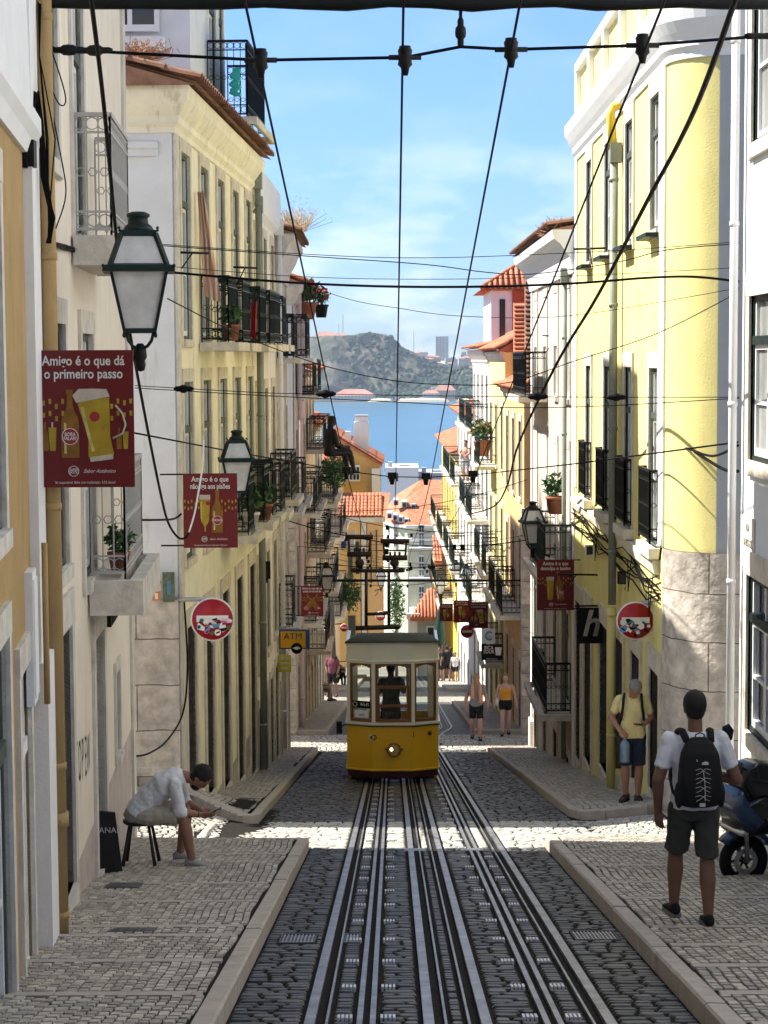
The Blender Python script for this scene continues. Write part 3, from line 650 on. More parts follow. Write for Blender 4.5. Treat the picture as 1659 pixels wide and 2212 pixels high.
# painted picture tiles on the side wall
t = thing('picture_tile', (-3.2, 25.5, -1.2), 'small square tile with dark red heart on white side wall', 'tile', 'picture tiles on the corner'); b = MB(); b.box(-3.22, -3.08, 25.47, 25.485, -1.15, -.93); b.done('slab', m_beige, t); b = MB(); b.prism([(0, -.08), (.07, 0), (.05, .06), (0, .03), (-.05, .06), (-.07, 0)], (-3.15, 25.47, -1.04), (1, 0, 0), (0, 0, 1), (0, -.006, 0)); b.done('motif', mat('dark red glaze', (.2, .02, .02), .4), t)
t = thing('picture_tile', (-3.2, 25.5, -1.2), 'small orange tile below the heart tile', 'tile', 'picture tiles on the corner'); b = MB(); b.box(-3.2, -3.09, 25.47, 25.485, -1.28, -1.16); b.done('slab', mat('orange glaze', (.6, .2, .04), .4), t); b = MB(); b.box(-3.165, -3.125, 25.464, 25.47, -1.26, -1.18); b.done('motif', m_white, t)
t = thing('picture_tile', (-3.0, 25.5, -1.2), 'tall dark green painted tile at the corner', 'tile', 'picture tiles on the corner'); b = MB(); b.box(-3.06, -2.9, 25.47, 25.485, -1.3, -.9); b.done('slab', mat('mottled green glaze', (.1, .13, .08), .5, .5, 12), t); b = MB(); b.box(-3.0, -2.95, 25.464, 25.47, -1.2, -1.02); b.done('motif', mat('blue glaze', (.08, .2, .35), .4), t)
t = thing('picture_tile', (-3.5, 25.5, -1.4), 'white square tile with tiny red mark', 'tile', 'picture tiles on the corner'); b = MB(); b.box(-3.46, -3.33, 25.47, 25.485, -1.18, -.95); b.done('slab', m_white, t); b = MB(); b.box(-3.41, -3.38, 25.464, 25.47, -1.07, -1.04); b.done('motif', MATS['dark red glaze'], t)
# setback attic storey
fa = Fr(-2.98, 29.2, -2.82, 33.4, 1)
h3 = house('attic_storey', 'pale upper storey rising above the tiled eaves on the left', fa, 5.2, 9.4, m_wht, [dict(r=(2.0, 2.9, 5.85, 8.2), k='french', fm=m_green, tr=m_pyel), dict(r=(3.2, 3.9, 5.85, 8.2), k='french', fm=m_green, tr=m_pyel)], side=m_wht, near_ret=False, depth=6)
balcony(h3, fa, 1.7, 4.4, 5.75, .7, 1.2, m_limes, m_iron, cover=m_iron)
b = MB(); xw = -4.3
for i, (x0, x1) in enumerate(((-4.28, -3.92), (-3.84, -3.5))): b.box(x0, x1, 29.12, 29.19, 6.9, 8.6, 0)
w_ = b.done('window', m_pane, h3); b = MB()
for x in (-4.34, -3.9, -3.5): b.box(x, x + .07, 29.1, 29.18, 6.8, 8.7)
b.box(-4.27, -3.5, 29.09, 29.17, 6.8, 6.9); b.box(-4.5, -3.35, 29.02, 29.19, 6.5, 6.72); b.box(-3.83, -3.5, 29.1, 29.17, 7.2, 7.24); b.done('sash', m_whp, w_)

fr = Fr(-2.52, 35.1, -2.5, 41.8, 1); L = fr.L; z0 = gz(38)
ops = cols(3, .85, 1.1, L, 2.3, 4.3, k='french') + cols(3, .85, 1.1, L, -.9, 1.35, k='french') + cols(3, .9, 1.1, L, -3.9, -1.9, k='french') + cols(4, .9, .9, L, gz(41.5) + .2, -4.6, k='door', dm=m_dooro)
h4 = house('lemon_house', 'narrow lemon house with white parapet on the left', fr, -7.6, 5.0, m_pyel, ops, cor=(m_whp, [(0, -.4), (.1, -.3), (.14, -.2), (.14, .45), (0, .45)]), near_ret=False, pipes=[(.25, gz(35.5) + .2, 4.6, .06, m_pvc), (L - .1, gz(41) + .2, 4.6, .05, m_whp)])
balcony(h4, fr, .3, 2.2, 2.2, .42, .95, m_limes, m_green, cover=m_green); balcony(h4, fr, 2.9, 4.2, 2.2, .42); balcony(h4, fr, .5, 1.9, -.95, .5, .95, m_limes, m_green); balcony(h4, fr, 4.2, 6.0, -.95, .5, .95, m_limes, m_green, cover=m_straw)
fr = Fr(-2.5, 41.8, -2.58, 47.8, 1); L = fr.L
ops = cols(3, .8, 1, L, 2.0, 4.0, k='french') + cols(3, .8, 1, L, -1.4, .8, k='french') + cols(3, .8, 1, L, -4.5, -2.5, k='french') + cols(3, .85, 1, L, gz(47.8) + .2, -5.4, k='door')
h5 = house('beige_house', 'beige house with heavy stone cornice and dry weeds on its roof', fr, -8.6, 4.6, m_beige, ops, cor=(m_limel, [(.0, -.9), (.05, -.9), (.1, -.6), (.25, -.35), (.3, -.2), (.42, -.1), (.42, .03), (0, .03)]), roof=(m_tileo, .5, .7, 1.6), near_ret=False)
balcony(h5, fr, .3, 2.2, 1.95, .42, cover=None); balcony(h5, fr, 3.0, 5.6, 1.95, .62, 1.0, m_whp, m_green, cover=m_green); balcony(h5, fr, .4, 3.0, -1.45, .42); balcony(h5, fr, 3.4, 5.7, -1.45, .5, cover=m_green); balcony(h5, fr, .1, 1.8, -3.95, .35)
# block three, left
fr = Fr(-2.6, 51.4, -2.6, 58.2, 1); L = fr.L
ops = cols(3, .85, 1.2, L, 1.0, 3.0, k='french') + cols(3, .85, 1.2, L, -2.2, .0, k='french') + cols(3, .85, 1.2, L, -5.2, -3.2, k='french') + cols(3, .9, 1.2, L, gz(58) + .25, -6.5, k='door')
h6 = house('pink_house', 'pink house with green balconies past the second crossing', fr, -10.2, 3.9, m_pink, ops, side=m_wht, cor=(m_limel, CORN), roof=(m_tile, .3, .8, 1.6), quoin=(m_limel, [(0, .35, -10, 3.4)]), pipes=[(.5, gz(52) + .2, 3.4, .07, m_pink)])
for u0, u1, z, kw in ((.6, 2.6, .95, dict(cover=m_green)), (3.8, 6, .95, {}), (.6, 2.8, -2.25, dict(cover=m_green)), (3.6, 6, -2.25, {}), (.6, 3, -5.25, {}), (3.4, 6, -5.25, dict(cover=m_green))): balcony(h6, fr, u0, u1, z, .55, .95, m_limes, m_green, bs=.14, **kw)
b = MB(); b.box(-8, -2.6, 51.28, 51.4, -10, -2.0); b.done('stone_side_base', m_lit, h6)
fr = Fr(-2.62, 58.2, -2.6, 65, 1); L = fr.L
ops = cols(3, .85, 1.2, L, -.8, 1.1, k='french') + cols(3, .85, 1.2, L, -4, -2, k='french') + cols(3, .85, 1.2, L, -7.0, -5.2, k='french') + cols(3, .9, 1.2, L, gz(65) + .25, -7.9, k='door')
h7 = house('peach_house', 'peach house with red tile roof midway down on the left', fr, -11.2, 1.5, m_pink, ops, cor=(m_limel, CORNS), roof=(m_tile, .35, .9, 2), near_ret=False)
for u0, u1, z, kw in ((.6, 2.6, -.85, dict(cover=m_iron)), (3.8, 6, -.85, {}), (.6, 2.8, -4.05, {}), (3.6, 6, -4.05, dict(cover=m_green)), (.6, 5, -7.05, {})): balcony(h7, fr, u0, u1, z, .6, .95, m_limes, m_iron, bs=.14, **kw)
fr = Fr(-2.62, 65, -2.6, 72, 1); L = fr.L
ops = cols(3, .85, 1.2, L, -3.0, -1.2, k='french') + cols(3, .85, 1.2, L, -6, -4.2, k='french') + cols(3, .9, 1.2, L, gz(72) + .25, -8.2, k='door')
h8 = house('white_house', 'white house with iron balconies before the third crossing', fr, -12.2, -.4, m_wht, ops, cor=(m_limel, CORNS), roof=(m_tile, .35, .9, 2), near_ret=False)
for u0, u1, z, kw in ((.6, 2.6, -3.05, {}), (3.8, 6.4, -3.05, dict(cover=m_green)), (.6, 3.8, -6.05, {}), (4.0, 6.4, -6.05, {})): balcony(h8, fr, u0, u1, z, .65, .95, m_limes, m_iron, bs=.14, **kw)
fr = Fr(-2.75, 76.4, -2.7, 86, 1); L = fr.L
ops = cols(4, .9, 1.2, L, -5.2, -3.2, k='french') + cols(4, .9, 1.2, L, -8.4, -6.4, k='french') + cols(4, .9, 1.2, L, gz(86) + .3, -10, k='door', dm=m_dooro)
h9 = house('apricot_house', 'apricot house past the third crossing on the left', fr, -14.6, -2.6, m_orng, ops, side=m_beige, cor=(m_limel, CORNS), roof=(m_tile, .35, .9, 2.5))
for u0, u1, z in ((.5, 4, -5.25), (5.2, 9, -5.25), (.5, 4, -8.45), (5.2, 9, -8.45)): balcony(h9, fr, u0, u1, z, .7, .95, m_limes, m_iron, bs=.16)

# ---------- right side of the street
fr = Fr(3.75, 6, 3.75, 20.6, -1)
h10 = house('grey_white_house', 'grey white house with stone framed windows at right edge', fr, -3.6, 8.6, m_wht, [
   dict(r=(14.6 - 2.0, 14.6 - .5, .55 + .3, 2.55), tr=m_limes, tw=.18, fm=m_green), dict(r=(12.6, 14.1, -2.0, -.35), tr=m_limes, tw=.18, fm=m_green),
   dict(r=(12.6, 14.1, 4.1, 6.3), tr=m_limes, tw=.18, fm=m_green), dict(r=(9.2, 10.6, .85, 2.55), tr=m_limes), dict(r=(9.2, 10.6, -1.9, -.35), tr=m_limes)], side=m_wht, near_ret=False,
   pipes=[(14.5, gz(20.5) + .2, 8, .045, m_whp)])
YR = [24.95, 37.1]; fr = Fr(3.55, YR[0], 3.55, YR[1], -1); L = fr.L
ys = [25.95, 28.75, 31.55, 34.5]
ops = []
for i, y in enumerate(ys):
    u = y - YR[0]; ops += [dict(r=(u - .42, u + .42, 3.62, 5.4), tr=m_limes, tw=.16, fw=.06, pm=m_curt), dict(r=(u - .42, u + .42, -.6, 1.78), k='french', tr=m_limel, tw=.15, fw=.06, pm=m_curt)]
for i, (a, c) in enumerate(((.35, 1.25), (2.3, 3.3), (4.3, 5.5), (6.4, 7.6), (9.0, 10.2), (10.9, 11.8))): ops.append(dict(r=(a, c, gz(YR[0] + a) + .2, -2.3 - .08 * i), k='door', tr=m_limes, tw=.2, lint=1.5, dm=m_dooro if i == 3 else m_dark))
h11 = house('lemon_corner_house', 'bright lemon house with rounded corner and white parapet', fr, -6.6, 6.0, m_yel, ops, near_ret=False, quoin=(m_whp, [(.0, .42, -.55, 6), (L - .42, L, -.55, 6)]),
   pipes=[(29.65 - YR[0], -1.9, 4.9, .065, m_pvc), (29.65 - YR[0], gz(30) + .2, -1.95, .07, m_yel)])
cx, cy, rr = 4.35, 24.95, .8
arc = [(cx - rr * math.cos(a), cy - rr * math.sin(a)) for a in [math.pi / 2 * i / 10 for i in range(11)]]
def curve_wall(b, pts, z0, z1, m=0):
    vs = [(x, y, z) for x, y in pts for z in (z0, z1)]; b.add(vs, [(2 * i, 2 * i + 2, 2 * i + 3, 2 * i + 1) for i in range(len(pts) - 1)], m, True)
b = MB(); curve_wall(b, arc[:9], -.55, 6.0); b.done('rounded_corner', m_yel, h11, norm=False)
b = MB(); curve_wall(b, [(x - .01, y - .01) for x, y in arc[8:]] + [(9, cy - rr - .01)], -.55, 6.0); b.done('shaded_side_wall', m_grey, h11, norm=False)  # shaded side face of the yellow house, its shade put into grey colour
b = MB(); curve_wall(b, [(x - .03, y - .03) for x, y in arc] + [(9, cy - rr - .03)], -6.0, -.55); b.done('stone_corner_base', m_lit, h11, norm=False)
b = MB(); b.box(3.95, 9, 24.6, 36.9, -6, 5.99); b.done('core', m_yel, h11)
full = [(9, cy - rr)] + arc[::-1] + [(3.55, YR[1])]
b = MB(); b.sweep(full, [(o * .95, 6.25 + z * 1.1) for o, z in CORN], -1); b.done('cornice', m_whp, h11)
b = MB(); b.sweep(full, [(-.06, 6.3), (-.06, 7.3), (-.25, 7.3), (-.25, 6.3)], -1); pp = b.done('parapet', m_yel, h11)
b = MB(); b.sweep(full, [(.04, 7.3), (.04, 7.46), (-.3, 7.46), (-.3, 7.3)], -1); b.sweep(full, [(.02, 6.3), (.02, 6.5), (-.07, 6.5), (-.07, 6.3)], -1)
for i in range(6): y = YR[0] + .1 + i * 2.35; b.box(3.52, 3.66, y, y + .35, 6.5, 7.3)
b.done('coping', m_whp, pp)
b = MB(); b.tube([(3.6, 29.65, 5.75), (3.4, 29.65, 5.72), (3.36, 29.65, 5.6), (3.4, 29.65, 5.1)], .07, 8); b.done('spout', mat('yellow plastic pipe', (.7, .5, .05), .5, .05), h11)
for i, y in enumerate(ys):
    u = y - YR[0]; b = MB(); b.fb(fr, u - .66, u + .66, 0, .16, -.74, -.6); o = b.done('balcony', m_limel, h11)
    P = fr.xy; railing_mesh([(P(u - .55, .13), P(u + .55, .13)), (P(u - .55, .03), P(u - .55, .13)), (P(u + .55, .03), P(u + .55, .13))], -.55, .42, True, .085, .011).done('railing', m_iron, o)
    b = MB(); b.fb(fr, u - .5, u + .5, .02, .2, 3.5, 3.56); b.done('window_sill', m_green, h11)
b = MB(); b.sweep([(3.55, YR[0] + .4), (3.55, YR[1])], [(0, -.95), (.07, -.95), (.1, -.82), (.1, -.76), (0, -.76)], -1); b.done('string_course', m_limel, h11)

fr = Fr(3.55, 37.1, 3.5, 47.9, -1); L = fr.L
ops = cols(4, .85, 1.4, L, 1.1, 3.3, k='shut', tr=m_limel, fm=m_white, sh=.5) + cols(4, .85, 1.4, L, -2.3, .1, k='shut', tr=m_limel, fm=m_white) + cols(4, .85, 1.4, L, -5.0, -3.2, k='french', tr=m_limel) + cols(4, .85, 1.4, L, gz(47.9) + .2, -6.1, k='door')
h12 = house('shuttered_house', 'cream house with white roller shutters on the right', fr, -8.6, 4.35, m_beige, ops, cor=(m_whp, [(.0, -.8), (.06, -.8), (.12, -.5), (.3, -.25), (.42, -.15), (.46, .02), (0, .02)]), roof=(m_tileo, .5, .55, 2), near_ret=False, quoin=(m_whp, [(L - .4, L, -8.6, 3.6), (0, .3, -8.6, 3.6)]), pipes=[(1.0, gz(38) + .2, 3.4, .05, m_pvc)])
balcony(h12, fr, .4, 4.0, -2.35, .6, 1.0, m_limes, m_green, True, .1); balcony(h12, fr, 6.2, 10.2, 1.05, .55, 1.0, m_limes, m_iron, cover=m_iron); balcony(h12, fr, .5, 4.2, -5.1, .55, 1.0, m_limes, m_iron)
b = MB(); b.box(3.42, 3.7, 47.3, 47.95, -8.2, -7.1); b.done('corner_stone', m_limel, h12)
fr = Fr(3.55, 51.4, 3.5, 59.2, -1); L = fr.L
ops = cols(3, .9, 1.3, L, -1.9, .2, k='french', tr=m_limes) + cols(3, .9, 1.3, L, -5, -3, k='french', tr=m_limes) + cols(3, .9, 1.3, L, gz(59) + .25, -6.4, k='door')
h13 = house('apricot_corner_house', 'apricot house with stone pillar corner past second crossing on right', fr, -10.2, 1.0, m_orng, ops, side=m_orng, cor=(m_limel, CORNS), roof=(m_tile, .3, 1.2, 2.5), near_ret=False)
b = MB(); b.box(3.48, 4.0, 51.3, 51.8, -9, -2.1); b.done('stone_pillar', m_lit, h13)
for u0, u1, z in ((.5, 3.2, -5.05), (4, 7, -5.05)): balcony(h13, fr, u0, u1, z, .6, .95, m_limes, m_iron, bs=.14)
b = MB(); b.box(3.6, 8.5, 51.6, 52.0, .9, 4.1); g = b.done('party_wall', m_tileo, h13); b = MB()
for i in range(26): b.tube([(3.6, 51.58, .95 + .125 * i), (8.5, 51.58, .95 + .125 * i)], .065, 6)
b.done('cladding_tiles', m_tileo, g)
fr = Fr(3.5, 59.2, 3.45, 67.6, -1); L = fr.L
ops = cols(3, .9, 1.3, L, -1.6, .4, k='french', tr=m_limes) + cols(3, .9, 1.3, L, -4.8, -2.8, k='french', tr=m_limes) + cols(3, .9, 1.3, L, -7.6, -5.8, k='french', tr=m_limes) + cols(3, .9, 1.3, L, gz(67) + .25, -8.2, k='door')
h14 = house('pale_yellow_house', 'pale yellow house with stepped tiled side wall on right', fr, -11.2, 2.1, m_yel, ops, cor=(m_limel, CORNS), roof=(m_tile, .3, 1.6, 2.5), near_ret=False)
for u0, u1, z in ((.6, 3.2, -4.85), (4.4, 7.6, -4.85), (.6, 3.2, -7.65), (4.4, 7.6, -1.65)): balcony(h14, fr, u0, u1, z, .6, .95, m_limes, m_green, bs=.14)
b = MB(); b.box(3.75, 5.6, 58.6, 59.2, 1.2, 3.6); g = b.done('party_wall', m_tile, h14); b = MB()
for i in range(19): b.tube([(3.75, 58.58, 1.25 + .125 * i), (5.6, 58.58, 1.25 + .125 * i)], .065, 6)
b.done('cladding_tiles', m_tile, g)
fr = Fr(3.45, 67.6, 3.4, 80, -1); L = fr.L
ops = cols(4, .95, 1.5, L, -.6, 1.3, k='french') + cols(4, .95, 1.5, L, -3.8, -1.8, k='french') + cols(4, .95, 1.5, L, -7, -5, k='french') + cols(4, .95, 1.5, L, gz(80) + .3, -9.2, k='door')
h15 = house('tall_white_house', 'tall white house with hipped red attic roof on right', fr, -13, 2.2, m_whp, ops, cor=(m_limel, CORN), roof=(m_tile, .4, .6, 1.5), near_ret=False)
for u0, u1, z in ((.6, 5.6, -.65), (6.4, 11.6, -.65), (.6, 5.6, -3.85), (6.4, 11.6, -3.85), (.6, 5.6, -7.05), (6.4, 11.6, -7.05)): balcony(h15, fr, u0, u1, z, .65, .95, m_limes, m_green, bs=.16)
b = MB(); b.box(3.6, 7, 68.5, 75, 2.3, 4.35, 0); b.box(3.55, 4.3, 68.4, 68.5, 2.3, 4.3, 0); at_ = b.done('attic', m_whp, h15); b = MB(); b.box(4.3, 7.1, 68.3, 68.48, 2.3, 4.3)
b.done('red_panel', mat('red tile cladding', (.35, .07, .03), .8, .3, 5), at_); b = MB(); b.box(3.85, 4.05, 68.36, 68.42, 2.5, 4.0); b.done('window', m_pane, at_)
b = MB(); A = Vector((3.3, 68.1, 4.35)); b.add([(3.2, 68.1, 4.35), (7.4, 68.1, 4.35), (7.4, 75.4, 4.35), (3.2, 75.4, 4.35), (5.4, 70.6, 5.75), (5.4, 73, 5.75)], [(0, 1, 4), (1, 2, 5, 4), (2, 3, 5), (3, 0, 4, 5)])
for i in range(20):
    x = 3.3 + i * .2; zt_ = 4.4 + 1.4 * min(1, (x - 3.2) / 2.2) if x < 5.4 else 4.4 + 1.4 * (7.4 - x) / 2; k = (zt_ - 4.4) / 1.4; b.tube([(x, 68.05, 4.4), (x, 68.1 + 2.5 * k, zt_)], .07, 6)
b.tube([(3.2, 68.1, 4.4), (5.4, 70.6, 5.8)], .1, 6); b.done('attic_roof', m_tile, at_)
b = MB(); b.box(5.4, 6.1, 67.2, 67.7, 1.6, 3.1); b.done('chimney', m_whp, h15); 
fr = Fr(3.4, 80, 3.3, 96, -1); L = fr.L
ops = cols(5, .95, 1.5, L, -3.3, -1.4, k='french') + cols(5, .95, 1.5, L, -7, -5, k='french') + cols(5, .95, 1.5, L, gz(96) + .3, -11.6, k='door')
h16 = house('white_terrace_house', 'white house with long iron balconies far down the right side', fr, -15.5, -.6, m_whp, ops, cor=(m_limel, CORNS), roof=(m_tile, .4, .8, 2), near_ret=False)
for u0, u1, z in ((.4, 5.6, -3.35), (6.4, 15, -3.35), (.6, 7, -7.05), (8, 15, -7.05)): balcony(h16, fr, u0, u1, z, .8, .95, m_limes, m_green, bs=.16)
fr = Fr(3.3, 96, 3.1, 118, -1); L = fr.L
ops = cols(6, 1, 1.6, L, -7.2, -5.0, k='french') + cols(6, 1, 1.6, L, -10.8, -8.6, k='french') + cols(6, 1, 1.6, L, gz(118) + .4, -14.6, k='door')
h17 = house('sunny_yellow_house', 'bright yellow house with green balconies at the far right', fr, -19, -2.9, mat('sunny yellow plaster', (.75, .55, .08), .9, .06), ops, cor=(m_limel, CORNS), roof=(m_tile, .4, 1, 2), near_ret=False)
for u0, u1, z in ((.4, 9, -7.25), (11, 20, -7.25), (.6, 9, -10.85), (11, 20, -10.85)): balcony(h17, fr, u0, u1, z, .8, .95, m_limes, m_green, bs=.18)
# ------------------------------------------------ far scenery
m_water = mat('river water', (.05, .15, .24), .22, .12, .01, 0, spec=.5)
t_ = m_water.node_tree; n_ = t_.nodes; tx = n_['Texture Coordinate']; mpn = n_.new('ShaderNodeMapping'); mpn.inputs['Scale'].default_value = (.05, .16, 1)
wv = n_.new('ShaderNodeTexNoise'); wv.inputs['Scale'].default_value = 1.6; wv.inputs['Detail'].default_value = 12; wv.inputs['Roughness'].default_value = .7
bb = n_.new('ShaderNodeBump'); bb.inputs['Strength'].default_value = .9; bb.inputs['Distance'].default_value = 2.0
t_.links.new(tx.outputs['Object'], mpn.inputs[0]); t_.links.new(mpn.outputs[0], wv.inputs[0]); t_.links.new(wv.outputs[0], bb.inputs['Height']); t_.links.new(bb.outputs[0], n_['Principled BSDF'].inputs['Normal'])
b = MB(); b.quad((-2000, 330, -48), (2000, 330, -48), (2000, 3400, -48), (-2000, 3400, -48)); tag(b.done('river_water', m_water, norm=False), kind='structure')
from mathutils import noise
m_hill = mat('wooded cliff', (.15, .125, .09), .95, .35, .03, .5, .2, stain=(.03, .055, .028), stn=.42); 
for nd in m_hill.node_tree.nodes:
    if nd.type == 'TEX_NOISE' and abs(nd.inputs['Scale'].default_value - 1.6) < .01: nd.inputs['Scale'].default_value = .022
sil = [(200, 750), (520, 738), (640, 734), (690, 731), (760, 728), (800, 722), (845, 730), (868, 752), (900, 768), (935, 783), (985, 797), (1010, 792), (1060, 790), (1200, 790), (1500, 790)]
def silz(px, Y):
    for (a, za), (c, zc) in zip(sil, sil[1:]):
        if px <= c: y = za + (zc - za) * (px - a) / (c - a); break
    return 1.92 + (775 - y) / FPX * Y
b = MB(); vs = []; NX, NY = 230, 44
HY = [2240, 2270, 2290] + [2300 + 2.6 * i for i in range(28)] + [2400] + [2440 + 60 * i for i in range(1, 15)]
for i, Y in enumerate(HY):
    for j in range(NX + 1):
        px = 200 + 1300 * j / NX; x = (px - 846) / FPX * 2350; top = silz(px, 2440)
        k = min(1, max(0, (Y - 2300) / 62)); wob = noise.noise(Vector((x * .02, Y * .03, 1))) ; k = min(1, max(0, k + .3 * wob * (1 if 0 < k < 1 else 0)))
        k = k ** .8; z = -46.5 + (top + 46.5) * k
        if i > 2: z += 5 * noise.noise(Vector((x * .05, Y * .05, z * .05))) * (1 if k < 1 else .4) + 2.5 * noise.noise(Vector((x * .15, Y * .15, 3)))
        vs.append((x + 9 * noise.noise(Vector((x * .03, z * .08, 7))) * (0 < k < 1), Y, z - (1.5 if Y > 2600 else 0)))
b.add(vs, [(i * (NX + 1) + j, i * (NX + 1) + j + 1, (i + 1) * (NX + 1) + j + 1, (i + 1) * (NX + 1) + j) for i in range(len(HY) - 1) for j in range(NX)], 0, False)
b.quad((-900, 2240, -46.5), (900, 2240, -46.5), (900, 2238, -50), (-900, 2238, -50)); tag(b.done('far_hills', m_hill, norm=False), kind='structure')
b = MB()
for (pa, pb) in ((795, 850), (858, 972), (985, 1020)):
    xa, xb = (pa - 846) / FPX * 2235, (pb - 846) / FPX * 2235; b.add([(xa, 2236, -47.8), (xb, 2236, -47.8), (xb - 4, 2252, -45.0), ((xa + xb) / 2, 2258, -44.2), (xa + 5, 2252, -45)], [(0, 1, 2, 3, 4)])
tag(b.done('sand_beach', mat('beach sand', (.55, .47, .34), .95)), kind='structure')
m_wood = mat('far woodland', (.028, .05, .028), .95, .5, .06, 0)
b = MB()
for i in range(2200):
    px = random.uniform(640, 1090); q = random.random(); x = (px - 846) / FPX * 2300; top = silz(px, 2440)
    if q < .5: Y = random.uniform(2295, 2335); z = -44 + (Y - 2295) * .55
    elif q < .7: Y = 2375; z = silz(px, 2440) - 2
    else: Y = random.uniform(2300, 2362); k = (Y - 2300) / 62; z = -46 + (top + 46) * k ** .8
    if q >= .7 and random.random() < .45: continue
    r = random.uniform(2, 5.5) * (1 if q < .5 else .8); b.ell((x, Y, z), (r, r, r * random.uniform(.6, 1)), 7, 5, jit=.22)
tag(b.done('far_woodland', m_wood, norm=False), 'dark green scrub and trees covering the cliff foot', kind='stuff')
m_fw = mat('far white walls', (.6, .58, .54), .9, .1, .1, 0); m_fc = mat('far cream walls', (.55, .45, .34), .9, .1, .1, 0); m_fw2 = mat('far window tint', (.3, .32, .34), .6); m_fr = mat('far red roofs', (.4, .2, .15), .9, .2, .1, 0)
def far_house(px, py, wpx, hpx, Y, wm, label, group, hip=True, name='far_house', pitch=.35):
    s = Y / FPX; x = (px - 846) * s; z = 1.92 + (775 - py) * s; wd = wpx * s; ht = hpx * s
    t = thing(name, (x, Y, z), label, 'building' if name == 'far_tower' else 'house', group); b = MB(); b.box(x - wd / 2, x + wd / 2, Y, Y + max(8, wd * .6), z - 6, z + ht); b.done('wall', wm, t)
    if hip:
        b = MB(); e = 1; D = max(8, wd * .6); h = min(wd, D) * pitch; x0, x1, y0, y1 = x - wd / 2 - e, x + wd / 2 + e, Y - e, Y + D + e; q = min(wd, D) * .45
        b.add([(x0, y0, z + ht), (x1, y0, z + ht), (x1, y1, z + ht), (x0, y1, z + ht), (x0 + q, (y0 + y1) / 2, z + ht + h), (x1 - q, (y0 + y1) / 2, z + ht + h)], [(0, 1, 5, 4), (1, 2, 5), (2, 3, 4, 5), (3, 0, 4), (0, 1, 2, 3)]); b.done('roof', m_fr, t)
    b = MB(); nw = max(2, int(wd / 4)); nf = max(1, int(ht / 3.2))
    for i in range(nw):
        for j in range(nf): xx = x - wd / 2 + wd * (i + .5) / nw; zz = z + ht * (j + .35) / nf; b.box(xx - .6, xx + .6, Y - .15, Y - .02, zz, zz + 1.5)
    b.done('windows', m_fw2, t)
    return t
random.seed(11)
for i in range(46):
    px = random.uniform(862, 1040); lay = random.random(); py = 763 + 40 * lay * (.35 + .65 * (px - 860) / 180); wpx = random.uniform(9, 22)
    far_house(px, py + 6, wpx, random.uniform(6, 11), 2640 - 180 * lay, random.choice((m_fw, m_fw, m_fc)), 'small pale house with reddish roof in the far hilltop town', 'houses of the hilltop town across the river', random.random() < .55, pitch=.22)
far_house(956, 764, 28, 36, 2600, m_fw, 'tall white apartment tower on the far hilltop', None, False, 'far_tower')
far_house(705, 736, 52, 9, 2400, m_fc, 'long cream building with red roof on the far cliff edge', None); far_house(738, 734, 26, 9, 2395, m_fc, 'red roofed block on the far cliff top at its left', None)
far_house(766, 867, 90, 13, 2262, m_fw, 'long low riverside warehouse with red roof', None, pitch=.25); far_house(705, 866, 60, 12, 2268, m_fw, 'grey riverside shed left of the long warehouse', None, pitch=.2)
far_house(932, 864, 34, 14, 2262, m_fw, 'white riverside house above the sandy beach', None); far_house(963, 862, 42, 18, 2275, m_fc, 'cream riverside house with broad red roof', None, pitch=.5); far_house(942, 858, 18, 22, 2290, m_fw, 'narrow white riverside house with flat roof', None, False)
for i in range(10): far_house(815 + i * 11 + random.uniform(-3, 3), 867, random.uniform(5, 10), random.uniform(5, 9), 2270, random.choice((m_fw, m_fc)), 'tiny pale riverside building along the far shore', 'tiny buildings on the far shore', False)
for px, y0, y1 in ((741, 680, 735), (732, 700, 735), (894, 715, 765)):
    t = at(px, y1, 2480); q = at(px, y0, 2480); b = MB(); b.tube([t, q], .5, 4); o = b.done('radio_mast', m_fw); tag(o, {741: 'tallest thin radio mast on the far cliff top', 732: 'shorter thin mast beside the tallest one', 894: 'thin mast above the hilltop town'}[px], 'mast')

# ---------- houses at the foot of the street
def pxbox(b, x0, x1, y0, y1, Y, dep, m=0):
    a = at(x0, y0, Y); c = at(x1, y1, Y); b.box(a.x, c.x, Y, Y + dep, c.z, a.z, m)
t = thing('mustard_gable_house', at(775, 1300, 112), 'mustard gabled house with tall white chimney at the street foot', 'house')
b = MB(); P4 = [at(x, y, 112) for x, y in ((700, 935), (728, 948), (822, 1003), (822, 1420), (700, 1420))]; b.add(P4 + [p + Vector((0, 9, 0)) for p in P4], [(0, 1, 2, 3, 4), (5, 6, 7, 8, 9), (0, 1, 6, 5), (1, 2, 7, 6), (2, 3, 8, 7), (3, 4, 9, 8), (4, 0, 5, 9)]); b.done('wall', mat('mustard plaster', (.6, .38, .14), .9, .1, 1.5, .2), t)
b = MB(); A = at(714, 935, 111.7); E = at(826, 1003, 111.7); Vv = E - A
b.add([A, E, E + Vector((0, 9.6, 0)), A + Vector((0, 9.6, 0)), A + Vector((0, 0, -.15)), E + Vector((0, 0, -.15))], [(0, 1, 2, 3), (0, 1, 5, 4)]); tiles(b, A + Vector((0, 0, .05)), (0, 1, 0), Vv, 46, 6); b.done('roof', m_tile, t, norm=False)
b = MB(); pxbox(b, 764, 797, 912, 990, 113, 1.2); pxbox(b, 767, 794, 900, 912, 113.1, 1.0); c_ = b.done('chimney', m_whp, t); b = MB(); pxbox(b, 766, 795, 897, 900, 113, 1.1); b.done('cap', m_grey, c_)
b = MB(); pxbox(b, 752, 778, 1005, 1040, 111.8, .15); w_ = b.done('window', m_whp, t); b = MB()
